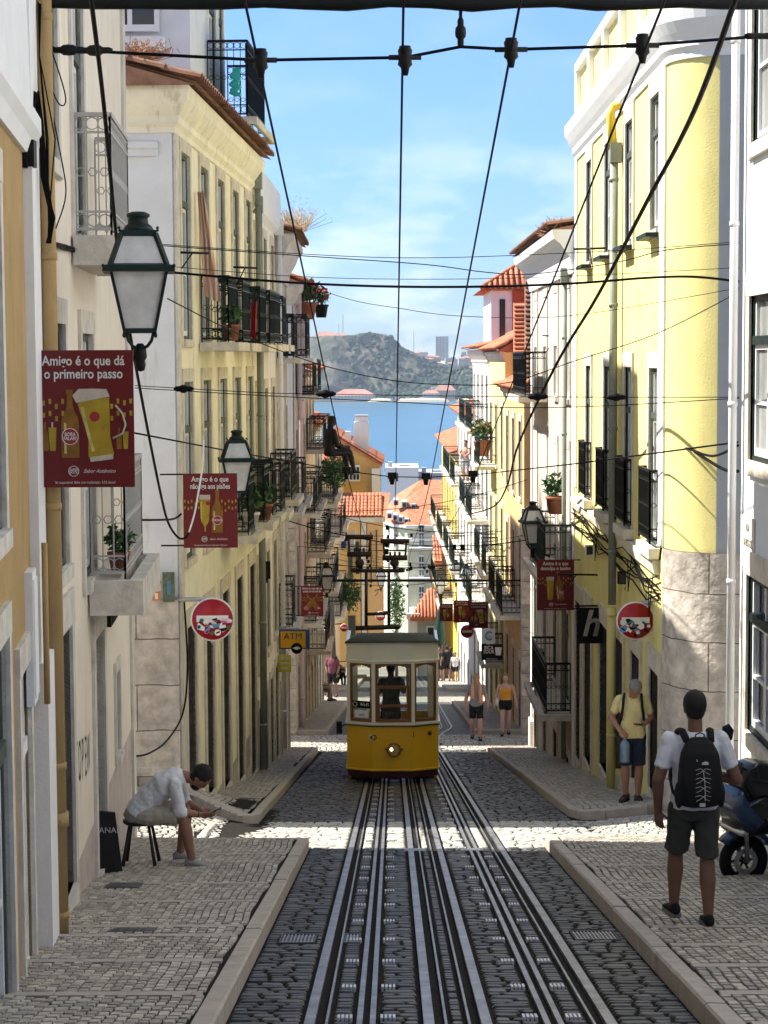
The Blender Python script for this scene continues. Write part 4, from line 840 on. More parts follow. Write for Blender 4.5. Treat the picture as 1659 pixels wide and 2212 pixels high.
for i in range(3):
    for j in range(2): pxbox(b, 755.5 + 7.5 * i, 761 + 7.5 * i, 1009 + 15 * j, 1021 + 15 * j, 111.75, .04)
b.done('pane', m_pane, w_); b = MB(); pxbox(b, 803, 822, 1012, 1300, 111.7, .3); b.done('white_pilaster', m_whp, t)
b = MB(); pxbox(b, 745, 757, 932, 962, 112.5, .6); b.done('air_conditioner', m_whp, t)
t = thing('corner_tile_roof_house', at(780, 1400, 103), 'apricot corner house with mossy tiled roof at the street foot', 'house')
b = MB(); pxbox(b, 733, 780, 1128, 1440, 103, 4, 0); pxbox(b, 780, 793, 1128, 1440, 102.95, 4, 2); pxbox(b, 793, 829, 1128, 1440, 103, 4, 1); b.done('wall', [MATS['mustard plaster'], m_orng, m_limel], t)
b = MB(); a = at(729, 1116, 102.8); c = at(832, 1116, 102.8); d = at(742, 1066, 106.5); nu = int((c.x - a.x) / .2)
b.add([a, c, (c.x + .3, 107, d.z), (a.x, 107, d.z), a - Vector((0, 0, .3)), c - Vector((0, 0, .3)), (c.x + .3, 107, d.z - 3)], [(0, 1, 2, 3), (0, 1, 5, 4)]); tiles(b, (a.x, 106.5, d.z), (1, 0, 0), (0, -3.7, a.z - d.z), nu, 7, m=0); b.done('roof', m_tile, t, norm=False)
b = MB(); pxbox(b, 731, 831, 1118, 1128, 102.75, .3); b.done('cornice', m_limel, t)
for i, (x0, x1, y0, y1) in enumerate(((752, 762, 1170, 1260), (768, 776, 1170, 1240), (800, 803, 1150, 1260), (812, 815, 1145, 1240), (752, 768, 1330, 1400))):
    b = MB(); pxbox(b, x0, x1, y0, y1, 102.92, .1); b.done('window', m_dark, t)
t = thing('green_curved_house', at(905, 1400, 150), 'large pale green curved house with red mansard roof', 'building')
cxx = [(834 - 846) / FPX * 154, (850 - 846) / FPX * 151, (880 - 846) / FPX * 150, (990 - 846) / FPX * 150]; pth = [(cxx[0] - .6, 160), (cxx[0], 154), (cxx[1], 151.3), (cxx[2], 150), (cxx[3], 150)]
zt = at(900, 1136, 150).z; b = MB(); b.sweep([(x, y) for x, y in pth], [(0, -34), (0, zt), (-2.0, zt), (-2.0, -34)], 1); b.done('wall', m_palg, t)
b = MB(); b.sweep(pth, [(0, zt - 1.2), (.1, zt - 1.2), (.12, zt - 1.0), (0, zt - .95)], 1); b.sweep(pth, [(0, zt - .2), (.25, zt - .1), (.25, zt + .05), (0, zt + .05)], 1); b.done('cornice', m_whp, t)
b = MB(); zr = at(900, 1085, 154).z; q = [(x, y, zt + .06) for x, y in pth]; q2 = [(x + 1.5, y + 3.2, zr) for x, y in pth[:3]] + [(pth[3][0], 153.5, zr), (pth[4][0], 153.5, zr)]; b.add(q + q2, [(i, i + 1, i + 6, i + 5) for i in range(4)])
zr2 = at(900, 1038, 160).z; q3 = [(x + 2.0, 161, zr2) for x, y, z in q2]; b.add(q2 + q3, [(i, i + 1, i + 6, i + 5) for i in range(4)]); b.done('roof', m_tile, t, norm=False)
for i, (x0, y0) in enumerate(((836, 1112), (848, 1116), (860, 1120), (872, 1124), (850, 1084), (868, 1088), (888, 1093), (940, 1115))):
    b = MB(); big = i == 7; pxbox(b, x0, x0 + (24 if big else 11), y0 - 4, y0 + (14 if big else 8), 150.6 if i < 4 or big else 152.6, 2.5); d_ = b.done('dormer', m_grey if i > 3 else m_whp, t); b = MB(); pxbox(b, x0 + 2, x0 + (22 if big else 9), y0 - 1, y0 + (12 if big else 7), 150.55 if i < 4 or big else 152.55, .04); b.done('pane', m_pane, d_)
for j, y0 in enumerate((1142, 1207, 1272)):
    for i, x0 in enumerate((838, 851, 904, 960)):
        Y = 150 if i > 1 else (151.2 if i else 153); b = MB(); w0 = 12 if i > 1 else 6; h0 = 48 if i != 3 else 26; pxbox(b, x0, x0 + w0, y0 - 8, y0 - 8 + h0, Y - .25, .2); w_ = b.done('window', m_whp, t); b = MB()
        for q in range(2):
            for r_ in range(3): pxbox(b, x0 + 1.5 + q * w0 * .48, x0 + w0 * .45 + q * w0 * .48, y0 - 4 + r_ * h0 * .3, y0 - 4 + (r_ + .8) * h0 * .3, Y - .3, .04)
        b.done('pane', m_pane, w_)
    b = MB(); pxbox(b, 884, 936, y0 + 42, y0 + 46, 149, .9); o = b.done('balcony', m_whp, t); a = at(884, y0 + 42, 149.05); c = at(936, y0 + 42, 149.05)
    railing_mesh([((a.x + .05, 149.05), (c.x - .05, 149.05))], a.z, a.z + .95, False, .2, .02).done('railing', m_limes, o)
t = thing('grey_low_house', at(932, 1400, 124), 'low blue grey house with salmon tiled roof', 'house')
b = MB(); pxbox(b, 886, 985, 1336, 1480, 124, 5); b.done('wall', m_grey, t); b = MB(); pxbox(b, 883, 902, 1330, 1480, 123.8, .4); pxbox(b, 878, 907, 1326, 1338, 123.7, .5); b.done('white_pilaster', m_whp, t)
b = MB(); a = at(886, 1334, 123.5); c = at(985, 1334, 123.5); e = at(925, 1272, 127.5); b.add([a, c, (c.x, 127.5, e.z), e, a - Vector((0, 0, .25)), c - Vector((0, 0, .25))], [(0, 1, 2, 3), (0, 1, 5, 4)])
n = int((c.x - a.x) / .22)
for i in range(n):
    x = a.x + .22 * (i + .5); k = min(1, (x - a.x) / (e.x - a.x)); b.tube([(x, 123.5, a.z + .03), (x, 123.5 + 4 * k, a.z + .03 + (e.z - a.z) * k)], .08, 6)
b.done('roof', m_tile, t, norm=False); b = MB(); pxbox(b, 921, 957, 1352, 1404, 123.9, .1); w_ = b.done('window', m_whp, t); b = MB(); pxbox(b, 924, 937, 1356, 1402, 123.85, .04); pxbox(b, 941, 954, 1356, 1402, 123.85, .04); b.done('pane', m_pane, w_)
for px0, px1, y0, y1, Y, m, lb in ((940, 992, 1215, 1330, 135, m_orng, 'peach house with small red roof behind the grey house'), (832, 905, 1010, 1100, 210, m_whp, 'white flat roofed block beyond the green house'), (905, 985, 1022, 1100, 215, m_grey, 'grey flat roofed block beyond the green house'), (965, 1000, 1020, 1420, 128, m_fc, 'cream house with steep red roof at the right foot of the street'), (700, 740, 1040, 1400, 106, m_beige, 'beige house squeezed left of the apricot corner house')):
    t = thing('distant_house', at((px0 + px1) / 2, y1, Y), lb, 'house'); b = MB(); pxbox(b, px0, px1, y0, y1 + 100, Y, 8); b.done('wall', m, t)
    if m in (m_orng, m_fc):
        b = MB(); a = at(px0 - 3, y0, Y - .3); c = at(px1 + 3, y0, Y - .3); b.add([a, c, c + Vector((0, 5, 1.4)), a + Vector((.4, 5, 1.4)), a - Vector((0, 0, .2)), c - Vector((0, 0, .2))], [(0, 1, 2, 3), (0, 1, 5, 4)]); tiles(b, a + Vector((0, 5, 1.45)), (1, 0, 0), (0, -5, -1.4), int((c.x - a.x) / .2), 8); b.done('roof', m_tile, t, norm=False)
    else:
        b = MB(); pxbox(b, px0 + 6, px0 + 16, y0 - 12, y0, Y + 1, 1); pxbox(b, px0 + 30, px0 + 52, y0 - 6, y0, Y + 2, 2); b.done('roof_box', m_grey, t)
    b = MB()
    for i in range(2): pxbox(b, px0 + 8 + 14 * i, px0 + 14 + 14 * i, y0 + 12, y0 + 30, Y - .05, .04)
    b.done('windows', m_pane, t)

# ------------------------------------------------ writing
def text_geo(s, size=1, bold=.02, shear=0):
    c = bpy.data.curves.new('lettering', 'FONT'); c.body = s; c.size = size; c.align_x = 'CENTER'; c.align_y = 'CENTER'; c.offset = bold * size; c.shear = shear; c.resolution_u = 3; c.space_line = .8
    o = bpy.data.objects.new('lettering', c); COL.objects.link(o); dg = bpy.context.evaluated_depsgraph_get(); me = bpy.data.meshes.new_from_object(o.evaluated_get(dg))
    vs = [tuple(v.co) for v in me.vertices]; fs = [tuple(p.vertices) for p in me.polygons]
    bpy.data.objects.remove(o); bpy.data.curves.remove(c); bpy.data.meshes.remove(me); return vs, fs
def put_text(b, s, O, U, V, size, bold=.02, shear=0, wscale=.8, m=0):
    vs, fs = text_geo(s, size, bold, shear); O, U, V = Vector(O), Vector(U), Vector(V); b.add([O + U * (x * wscale) + V * y for x, y, z in vs], fs, m)

# ------------------------------------------------ the tram
m_ty = mat('mustard tram enamel', (.74, .42, .012), .28, .05, 2, .02, 30, spec=.5, coat=.35, stain=(.44, .23, .02), streak=4, stn=.66); m_tc = mat('cream tram enamel', (.78, .76, .64), .3, .05, 2, .02, 30, coat=.3, stain=(.5, .47, .36), streak=5, stn=.64)
m_tw = mat('varnished tram wood', (.2, .075, .02), .35, .25, 6, .08, 40, coat=.3); m_tr = mat('grey green roof canvas', (.05, .06, .055), .75, .15, 4, .1, 30); m_mar = mat('maroon skirt paint', (.05, .012, .015), .4, .1)
m_tg = bpy.data.materials.new('clear tram glass'); m_tg.use_nodes = True; nn = m_tg.node_tree.nodes; nn.clear(); o_ = nn.new('ShaderNodeOutputMaterial'); gl = nn.new('ShaderNodeBsdfGlossy'); gl.inputs['Roughness'].default_value = .03; trn = nn.new('ShaderNodeBsdfTransparent'); trn.inputs[0].default_value = (.86, .9, .88, 1); fz = nn.new('ShaderNodeFresnel'); fz.inputs[0].default_value = 1.5; mxs = nn.new('ShaderNodeMixShader')
for a_, c_ in ((fz.outputs[0], mxs.inputs[0]), (trn.outputs[0], mxs.inputs[1]), (gl.outputs[0], mxs.inputs[2]), (mxs.outputs[0], o_.inputs[0])): m_tg.node_tree.links.new(a_, c_)
TY = 33.4; tram = thing('tram', (0, TY, gz(TY)), 'yellow and cream tram coming up the street on its rails', 'tram')
Z = dict(rt=-2.83, re=-3.03, bm=-3.375, wt=-3.42, wb=-4.46, yt=-4.52, yb=-5.31, sb=-5.45)
front = [(-.81, 34.9), (-.81, 33.62), (-.36, 33.42), (.36, 33.42), (.81, 33.62), (.81, 34.9)]
fr3 = [Fr(*front[i], *front[i + 1], 1) for i in (1, 2, 3)]
b = MB(); b.sweep(front, [(0, Z['yb']), (0, Z['yt']), (-.05, Z['yt']), (-.05, Z['yb'])], 1)
b.sweep(front, [(.002, Z['yb'] - .02), (.02, Z['yb'] - .01), (.02, Z['yb'] + .012), (.002, Z['yb'] + .02)], 1); b.done('body_panel', m_ty, tram)
b = MB(); b.sweep(front, [(-.02, Z['sb']), (-.01, Z['yb'] - .02), (-.06, Z['yb'] - .02), (-.06, Z['sb'])], 1); b.done('skirt', m_mar, tram)
b = MB(); b.sweep(front, [(.01, Z['yt'] - .0), (.028, Z['yt'] + .02), (.028, Z['yt'] + .05), (-.05, Z['yt'] + .06), (-.05, Z['yt'])], 1)
b.sweep(front, [(.0, Z['bm'] - .045), (.0, Z['re']), (-.05, Z['re']), (-.05, Z['bm'] - .045)], 1); b.sweep(front, [(.001, Z['bm'] - .02), (.02, Z['bm'] - .012), (.02, Z['bm'] + .01), (.001, Z['bm'] + .02)], 1)
wins = []
for k, f_ in enumerate(fr3):
    L_ = f_.L; a0, a1 = ((.06, L_ - .012), (.055, L_ - .03), (.035, L_ - .04))[k]; wins.append((f_, a0, a1))
    b.fb(f_, -.0, a0, -.05, -.001, Z['yt'] + .06, Z['wt'] + .0); b.fb(f_, a1, L_, -.05, -.001, Z['yt'] + .06, Z['wt'])
b.done('cream_bodywork', m_tc, tram)
b = MB(); b.sweep(front, [(.005, Z['yt'] - .012), (.024, Z['yt'] - .012), (.024, Z['yt'] + .0), (.005, Z['yt'] + .0)], 1); b.done('waist_moulding', m_mar, tram)
for f_, a0, a1 in wins:
    b = MB(); z0, z1 = Z['yt'] + .065, Z['wt']; s = .036
    b.fb(f_, a0, a0 + s, -.045, -.012, z0, z1); b.fb(f_, a1 - s, a1, -.045, -.012, z0, z1); b.fb(f_, a0 + s, a1 - s, -.045, -.012, z0, z0 + s * 1.5)
    n = 8; L0, L1 = a0 + s, a1 - s; mid = (L0 + L1) / 2
    for i in range(n):
        ua, ub = L0 + (L1 - L0) * i / n, L0 + (L1 - L0) * (i + 1) / n; um = (ua + ub) / 2; arch = .055 * ((um - mid) / (L1 - mid)) ** 2
        b.fb(f_, ua, ub, -.045, -.012, z1 - .03 - arch, z1)
    if f_ is fr3[1]:
        for zz, hh in ((-3.86, .05), (-4.19, .045)): b.fb(f_, a0 + s, a1 - s, -.046, -.006, zz, zz + hh)
        b.fb(f_, a0 + s, a0 + s + .04, -.046, -.008, z0 + .05, -3.86); b.fb(f_, a1 - s - .04, a1 - s, -.046, -.008, z0 + .05, -3.86)
    w_ = b.done('window_frame', m_tw, tram); b = MB(); b.fb(f_, a0 + .01, a1 - .01, -.034, -.03, z0 + .01, z1 - .01); b.done('pane', m_tg, w_)
def dome(y0, y1, zr, rise, x=.83, front_round=True):
    base = [(-x, y1), (-x, y0 + .22), (-.37, y0), (.37, y0), (x, y0 + .22), (x, y1)] if front_round else [(-x, y1), (-x, y0), (x, y0), (x, y1)]
    pts = []
    for i in range(len(base)):
        a, c = Vector(base[i]), Vector(base[(i + 1) % len(base)])
        for q in range(5): pts.append(a.lerp(c, q / 5))
    c0 = Vector((0, (y0 + y1) / 2)); rings = []
    for k, (sc_, h) in enumerate(((1.01, 0), (1.01, .02), (.985, .035), (.9, .45), (.74, .74), (.5, .92), (.25, 1.0), (.05, 1.0))):
        zz = zr + (h if k < 3 else h * rise); rings.append([(c0.x + (p.x - c0.x) * sc_, c0.y + (p.y - c0.y) * (1 - (1 - sc_) * .7), zz if k < 3 else zr + max(.035, h * rise)) for p in pts])
    return [[(x_, y_, z_ - .17 * (y_ - y0)) for x_, y_, z_ in rg] for rg in rings]
b = MB(); b.loft(dome(33.36, 35.1, Z['re'], .19)); b.done('roof', m_tr, tram)
for k in (1, 2, 3):      # lower stepped compartments behind
    y0 = 34.9 + 2.2 * (k - 1); y1 = y0 + 2.2; dz = -.47 - .37 * (k - 1); b = MB()
    for sx in (-.81, .76): b.box(sx, sx + .05, y0, y1, Z['yb'] + dz, Z['yt'] + dz)
    if k == 3: b.box(-.76, .76, y1 - .05, y1, Z['yb'] + dz, Z['yt'] + dz)
    b.done('body_panel', m_ty, tram); b = MB()
    for sx in (-.81, .76):
        b.box(sx, sx + .05, y0, y1, Z['wt'] + dz, Z['re'] + dz)
        for q in range(4): yy = y0 + (y1 - y0 - .06) * q / 3; b.box(sx, sx + .05, yy, yy + .06, Z['yt'] + dz, Z['wt'] + dz)
    if k == 3:
        b.box(-.76, .76, y1 - .05, y1, Z['wt'] + dz, Z['re'] + dz)
        for xx in (-.36, .3): b.box(xx, xx + .06, y1 - .05, y1, Z['yt'] + dz, Z['wt'] + dz)
    b.done('cream_bodywork', m_tc, tram); b = MB(); b.box(-.83, .83, y0 + .02, y1, Z['re'] + dz, Z['re'] + dz + .06); b.box(-.7, .7, y0 + .1, y1 - .1, Z['re'] + dz + .06, Z['re'] + dz + .12); b.done('roof', m_tr, tram)
b = MB()
b.box(-.76, .76, 33.7, 34.9, Z['yb'], Z['yb'] + .05)
for k in range(3): b.box(-.76, .76, 34.9 + 2.2 * k, 37.1 + 2.2 * k, Z['yb'] - .47 - .37 * k, Z['yb'] - .42 - .37 * k)
b.done('floor', m_tw, tram)
b = MB()
for sx in (-.81, .76):
    b.box(sx + .001, sx + .049, 34.6, 34.68, Z['yt'], Z['wt']); b.box(sx + .001, sx + .049, 34.82, 34.9, Z['yt'], Z['wt'])
b.done('side_post', m_tc, tram)
for k in range(2): b = MB(); yy = 35.6 + 2.2 * k; zq = -.47 - .37 * k; b.box(-.7, -.2, yy, yy + .4, -5.2 + zq, -4.85 + zq); b.box(-.7, -.2, yy + .36, yy + .4, -4.85 + zq, -4.4 + zq); b.done('bench', m_tw, tram)
b = MB()
for yy in (34.6, 39.8):
    for sx in (-.45, .45): b.lathe((sx - .05, yy, gz(yy) + .27), [(.24, -.0), (.27, .02), (.27, .09), (.24, .1)], 18, 0, 0)
    b.box(-.6, .6, yy - .04, yy + .04, gz(yy) + .2, gz(yy) + .3)
b.box(-.7, .7, 34, 41, Z['sb'] - .02, Z['sb'] + .08) if False else None
b.done('wheelset', m_slotd, tram)
b = MB(); b.lathe((.02, 33.33, -4.93), [(.11, .09), (.125, .02), (.12, 0), (.1, -.015), (.1, .02)], 24, 0, 1); b.tube([(-.135, 33.4, -4.93), (-.11, 33.36, -4.93)], .015, 6); b.tube([(.175, 33.4, -4.93), (.15, 33.36, -4.93)], .015, 6); hl = b.done('headlight', m_tw, tram)
m_hl = mat('lit headlight lens', (.16, .1, .04), .15, .6, 40, .3, 60); m_hl.node_tree.nodes['Principled BSDF'].inputs['Emission Color'].default_value = (1, .6, .15, 1); m_hl.node_tree.nodes['Principled BSDF'].inputs['Emission Strength'].default_value = .02
b = MB(); b.ell((.02, 33.335, -4.93), (.1, .03, .1), 16, 8); b.done('lens', m_hl, hl)
m_bulb = mat('glowing bulb', (1, .8, .4), .3, 0); m_bulb.node_tree.nodes['Principled BSDF'].inputs['Emission Color'].default_value = (1, .8, .4, 1); m_bulb.node_tree.nodes['Principled BSDF'].inputs['Emission Strength'].default_value = 2.5
b = MB(); b.ell((-.025, 33.305, -4.915), (.028, .01, .03), 10, 6); b.done('bulb', m_bulb, hl)
for i, x in enumerate((-.385, -.335)):
    f_ = fr3[1]; b = MB(); b.tube(ring_pts(Vector((x + .02 * 0, 33.405, -4.72)), .043, Vector((1, 0, 0)), Vector((0, 0, 1)), 20), .0095, 4, closed=True); b.done('ring_emblem', (m_white, m_black)[i], tram)
b = MB(); b.lathe((.655, 33.5, -4.66), [(.03, .05), (.035, -.04), (.0, -.05)], 12, 0, 1); b.done('buffer_lamp', m_mar, tram); b = MB(); b.box(.36, .372, 33.4, 33.42, -4.71, -4.63); b.done('number_plate', m_black, tram)
b = MB(); f_ = fr3[0]; b.fb(f_, .1, f_.L - .04, -.029, -.026, -4.22, -4.09); s_ = b.done('wifi_sticker', m_black, tram); b = MB(); put_text(b, 'WI-FI', f_.p(.33, -.02, -4.155), (f_.d[0], f_.d[1], 0), (0, 0, 1), .085, .01, 0, .85); c0 = Vector(f_.p(.15, -.02, -4.155)); b.tube(ring_pts(c0, .04, Vector((f_.d[0], f_.d[1], 0)), Vector((0, 0, 1)), 12), .006, 4, closed=True); b.done('lettering', m_white, s_)
b = MB(); b.fb(f_, .14, f_.L - .08, -.029, -.026, -4.39, -4.26); s_ = b.done('price_notice', m_white, tram); b = MB(); put_text(b, '3,80 €', f_.p(.28, -.02, -4.34), (f_.d[0], f_.d[1], 0), (0, 0, 1), .05, .01); b.done('lettering', m_black, s_)
b = MB()                                   # current collectors
def pb(x0, y0, x1, y1, r, Y=35.6): b.tube([at(x0, y0, Y), at(x1, y1, Y)], r, 6)
pb(768, 1357, 864, 1354, .045); pb(791, 1356, 791, 1236, .03); pb(840, 1356, 840, 1236, .03); pb(790, 1327, 840, 1325, .03); pb(763, 1233, 868, 1233, .035)
for x in (763, 868): pb(x, 1236, x, 1227, .055)
for x in (777, 852):
    b.ell(at(x, 1216, 35.6), (.085, .085, .08)); pb(x, 1230, x, 1200, .03)
b.done('collector_mast', mat('rusty brown iron', (.035, .02, .016), .7, .3, 12, .2), tram)
for (x0, x1, y0, y1) in ((752, 800, 1160, 1200), (828, 878, 1169, 1208)):
    b = MB(); pb(x0 - 6, y0, x1 + 6, y0, .045); pb(x0 - 2, y1 - 3, x1 + 2, y1 - 3, .05); pb(x0, y0, x0 + 3, y1, .02); pb(x1, y0, x1 - 3, y1, .02); pb(x0, y0 + 20, x1, y0 + 20, .012)
    for q in (.3, .5, .7): x = x0 + (x1 - x0) * q; pb(x, y1 - 5, x, y1 - 16, .022)
    b.done('contact_frame', MATS['rusty brown iron'], tram)
b = MB(); b.box(-1.0, -.9, 33.75, 33.8, -4.72, -4.5); b.tube([(-.95, 33.77, -4.6), (-.8, 33.8, -4.55)], .012, 5); b.done('wing_mirror', m_iron, tram)
# ------------------------------------------------ street lanterns
m_lg = mat('frosted lantern glass', (.62, .62, .6), .25, .18, 6, .05, spec=.5, stain=(.2, .19, .17), stn=.62)
def make_lamp(loc, label, dx=-.35, group='street lanterns on wall brackets'):
    t = thing('street_lamp', loc, label, 'street lamp', group); X, Y, Zz = loc; b = MB(Matrix.Translation(loc) @ Matrix.Rotation(.12, 4, 'Z'))
    b.frus((0, 0, 0), [(.262, .6), (.262, .62), (.245, .645), (.205, .66)]); b.frus((0, 0, 0), [(.125, .86), (.14, .87), (.13, .905), (.1, .91)])
    b.lathe((0, 0, 0), [(.12, .9), (.1, .94), (.075, .96), (.07, 1.0), (.085, 1.01), (.085, 1.03), (.05, 1.045), (.0, 1.05)], 16); b.frus((0, 0, 0), [(.118, .155), (.125, .16), (.12, .185), (.11, .19)])
    for sx in (-1, 1):
        for sy in (-1, 1):
            b.bar((sx * .112, sy * .112, .17), (sx * .2, sy * .2, .6), .022); b.bar((sx * .205, sy * .205, .65), (sx * .125, sy * .125, .88), .03)
            b.ell((sx * .255, sy * .255, .64), (.014,) * 3, 6, 4); b.ell((sx * .115, sy * .115, .14), (.014, .014, .02), 6, 4); b.ell((sx * .14, sy * .14, .92), (.012,) * 3, 6, 4)
            b.tube([(sx * .1, sy * .1, .16), (sx * .085, sy * .085, .1), (sx * .055, sy * .055, .06), (0, 0, .03)], .012, 5)
    b.done('frame', m_green, t)
    b = MB(Matrix.Translation(loc) @ Matrix.Rotation(.12, 4, 'Z')); b.frus((0, 0, 0), [(.106, .185), (.192, .6)]); b.done('glass', m_lg, t)
    b = MB(Matrix.Translation(loc) @ Matrix.Rotation(.12, 4, 'Z')); b.frus((0, 0, 0), [(.198, .65), (.122, .87)]); b.done('hood_glass', m_lg, t)
    b = MB(); b.lathe(loc, [(.0, -.13), (.03, -.12), (.04, -.08), (.035, -.05), (.05, -.02), (.045, .05), (.02, .08)], 12)
    b.tube([(X, Y, Zz - .02), (X + dx * .6, Y, Zz - .04), (X + dx, Y, Zz - .1)], .022, 6); b.tube([(X + dx, Y, Zz - .35), (X + dx * .6, Y, Zz - .22), (X + dx * .4, Y, Zz - .04)], .014, 5); b.done('bracket', m_iron, t)
    return t
P = at(303, 765, 14.3); make_lamp(tuple(P), 'largest lantern, above the nearest red banner on the left', -.5)
P = at(513, 1088, 27.2); make_lamp(tuple(P), 'second lantern on the left, above the second red banner', -.25)
P = at(1151, 1192, 39.5); make_lamp(tuple(P), 'lantern on the right above the red banner at the lemon house', .35)
P = at(706, 1285, 60.6); make_lamp(tuple(P), 'third lantern on the left beside the pink house', -.6)
for px, py, Y, lb in ((1007, 1275, 75.5, 'nearer of two lanterns together far down on the right'), (985, 1262, 81, 'lantern just behind another one far down on the right'), (952, 1290, 97, 'small far lantern above the green bag'), (823, 1272, 92, 'small far lantern in front of the apricot end house')): make_lamp(tuple(at(px, py, Y)), lb, .3 if px > 900 else -.3)

# ------------------------------------------------ beer banners
m_ban = mat('dark red banner vinyl', (.12, .007, .009), .45, .06, 3, .02); m_bw = mat('white print', (.62, .6, .58), .6, .02, 5, 0); m_amb = mat('amber bottle print', (.2, .09, .012), .4, .35, 9, 0); m_beer = mat('golden beer print', (.34, .24, .02), .4, .3, 7, 0); m_foam = mat('foam print', (.45, .4, .33), .6, .15, 12, 0); m_lab = mat('red label print', (.28, .02, .025), .5, .1)
BOT = [(-.125, 0), (.125, 0), (.13, .03), (.13, .5), (.115, .6), (.06, .7), (.042, .76), (.04, .93), (.05, .94), (.05, 1), (-.05, 1), (-.05, .94), (-.04, .93), (-.042, .76), (-.06, .7), (-.115, .6), (-.13, .5), (-.13, .03)]
MUG = [(-.17, 0), (.15, 0), (.17, .06), (.15, .3), (.21, .85), (-.25, .85), (-.16, .3), (-.19, .06)]
GLS = [(-.09, 0), (.09, 0), (.1, .06), (.14, .82), (-.14, .82), (-.1, .06)]
def rotp(pl, a, s, ox, oz): return [(ox + s * (x * math.cos(a) - z * math.sin(a)), oz + s * (x * math.sin(a) + z * math.cos(a))) for x, z in pl]
def circ(r, ox, oz, n=20): return [(ox + r * math.cos(2 * math.pi * i / n), oz + r * math.sin(2 * math.pi * i / n)) for i in range(n)]
def banner(x0, ytop, x1, Y, lines, art, lab, label, arm=-1, det=True, h=None):
    a = at(x0, ytop, Y); c = at(x1, ytop, Y); W = c.x - a.x; H = W * 1.38; ox, oz = (a.x + c.x) / 2, a.z - H; s = W / .7
    t = thing('beer_banner', (ox, Y, oz), label, 'banner', 'red beer banners along the street'); F = lambda e: (ox, Y - e, oz); U, V, Wd = (s, 0, 0), (0, 0, s), (0, -.003, 0)
    b = MB(); b.box(a.x, c.x, Y, Y + .012, oz, oz + H); b.done('vinyl_sheet', m_ban, t)
    b = MB()
    for i, l in enumerate(lines): put_text(b, l, (ox, Y - .006, oz + s * (.89 - .092 * i)), (1, 0, 0), (0, 0, 1), s * .096, .018, 0, .84 if len(l) < 17 else .72)
    if det: put_text(b, 'Sê responsável. Bebe com moderação. 5,2% álcool', (ox, Y - .006, oz + s * .035), (1, 0, 0), (0, 0, 1), s * .026, 0, 0, .8); put_text(b, 'Sabor Autêntico', (ox + s * .1, Y - .006, oz + s * .115), (1, 0, 0), (0, 0, 1), s * .038, 0, .5, .9)
    cc = Vector((ox - s * .08, Y - .006, oz + s * .115)); b.tube(ring_pts(cc, s * .036, Vector((1, 0, 0)), Vector((0, 0, 1)), 18), s * .003, 4, closed=True)
    put_text(b, 'SUPER\nBOCK', cc + Vector((0, 0, .0)), (1, 0, 0), (0, 0, 1), s * .024, .02, 0, .9); b.done('lettering', m_bw, t)
    g = MB(); f = MB(); o = MB(); l = MB(); r = MB(); q = MB()
    def pr(m, poly, e): m.prism(poly, F(e), U, V, Wd)
    if art == 'mug':
        pr(o, rotp(BOT, 0, .48, -.1, .21), .003); pr(g, rotp(MUG, .12, .5, .125, .2), .004); pr(f, rotp([(-.26, .83), (.22, .86), (.19, .97), (.0, 1.0), (-.2, 1.02), (-.3, .94)], .12, .5, .125, .2), .0075)
        r.tube([Vector(F(.006)) + Vector(U) * x + Vector(V) * z for x, z in ((.22, .58), (.27, .52), (.29, .44), (.27, .38), (.2, .345))], s * .008, 5)
        pr(l, circ(.056, -.1, .36), .008); pr(l, circ(.035, .075, .5), .0085); bp = (-.1, .36)
        pr(o, rotp(BOT, 0, .2, -.28, .26), .003); pr(g, rotp(GLS, 0, .2, -.225, .26), .004); pr(o, rotp(BOT, 0, .15, .245, .27), .003); pr(g, rotp(GLS, 0, .15, .29, .27), .004); pr(f, rotp(GLS, 0, .05, -.225, .42), .008)
    elif art == 'stem':
        pr(o, rotp(BOT, 0, .55, .09, .2), .003); pr(g, rotp([(-.02, 0), (.02, 0), (.02, .15), (.11, .3), (.15, .95), (-.15, .95), (-.11, .3), (-.02, .15)], 0, .46, -.07, .21), .004); pr(f, [(-.14, .63), (0, .63), (.0, .69), (-.14, .69)], .0075); pr(l, circ(.06, .09, .36), .008); pr(l, circ(.028, -.03, .58), .0085); bp = (.09, .36)
    elif art == 'tall':
        pr(g, rotp(GLS, 0, .5, -.1, .2), .004); pr(f, [(-.17, .57), (-.03, .57), (-.03, .64), (-.17, .64)], .0075); pr(o, rotp(BOT, .1, .55, .1, .19), .003); pr(l, circ(.055, .09, .34), .008); bp = (.09, .34)
    else:
        pr(o, rotp(BOT, -.65, .62, -.2, .22), .003); pr(o, rotp(BOT, .65, .62, .2, .22), .0065); pr(l, circ(.075, -.2, .27), .0105); pr(l, circ(.075, .2, .27), .0105); bp = (-.2, .27); put_text(q, 'MEA\nCULPA', Vector(F(.015)) + Vector(U) * .2 + Vector(V) * .27, (1, 0, 0), (0, 0, 1), s * .04, .02)
    put_text(q, lab, Vector(F(.015)) + Vector(U) * bp[0] + Vector(V) * bp[1], (1, 0, 0), (0, 0, 1), s * (.036 if len(lab) > 7 else .03), .02, 0, .8)
    q.tube(ring_pts(Vector(F(.012)) + Vector(U) * bp[0] + Vector(V) * bp[1], s * .057, Vector((1, 0, 0)), Vector((0, 0, 1)), 18), s * .0035, 4, closed=True)
    for row in range(2):
        for i in range(5 if det else 3):
            for sd in (-1, 1):
                x = sd * (.33 - .045 * i); z = .59 - .085 * row - .012 * i * (i % 2)
                pr(g, [(x - .008, z), (x + .008, z), (x + .01, z + .035), (x - .01, z + .035)], .003)
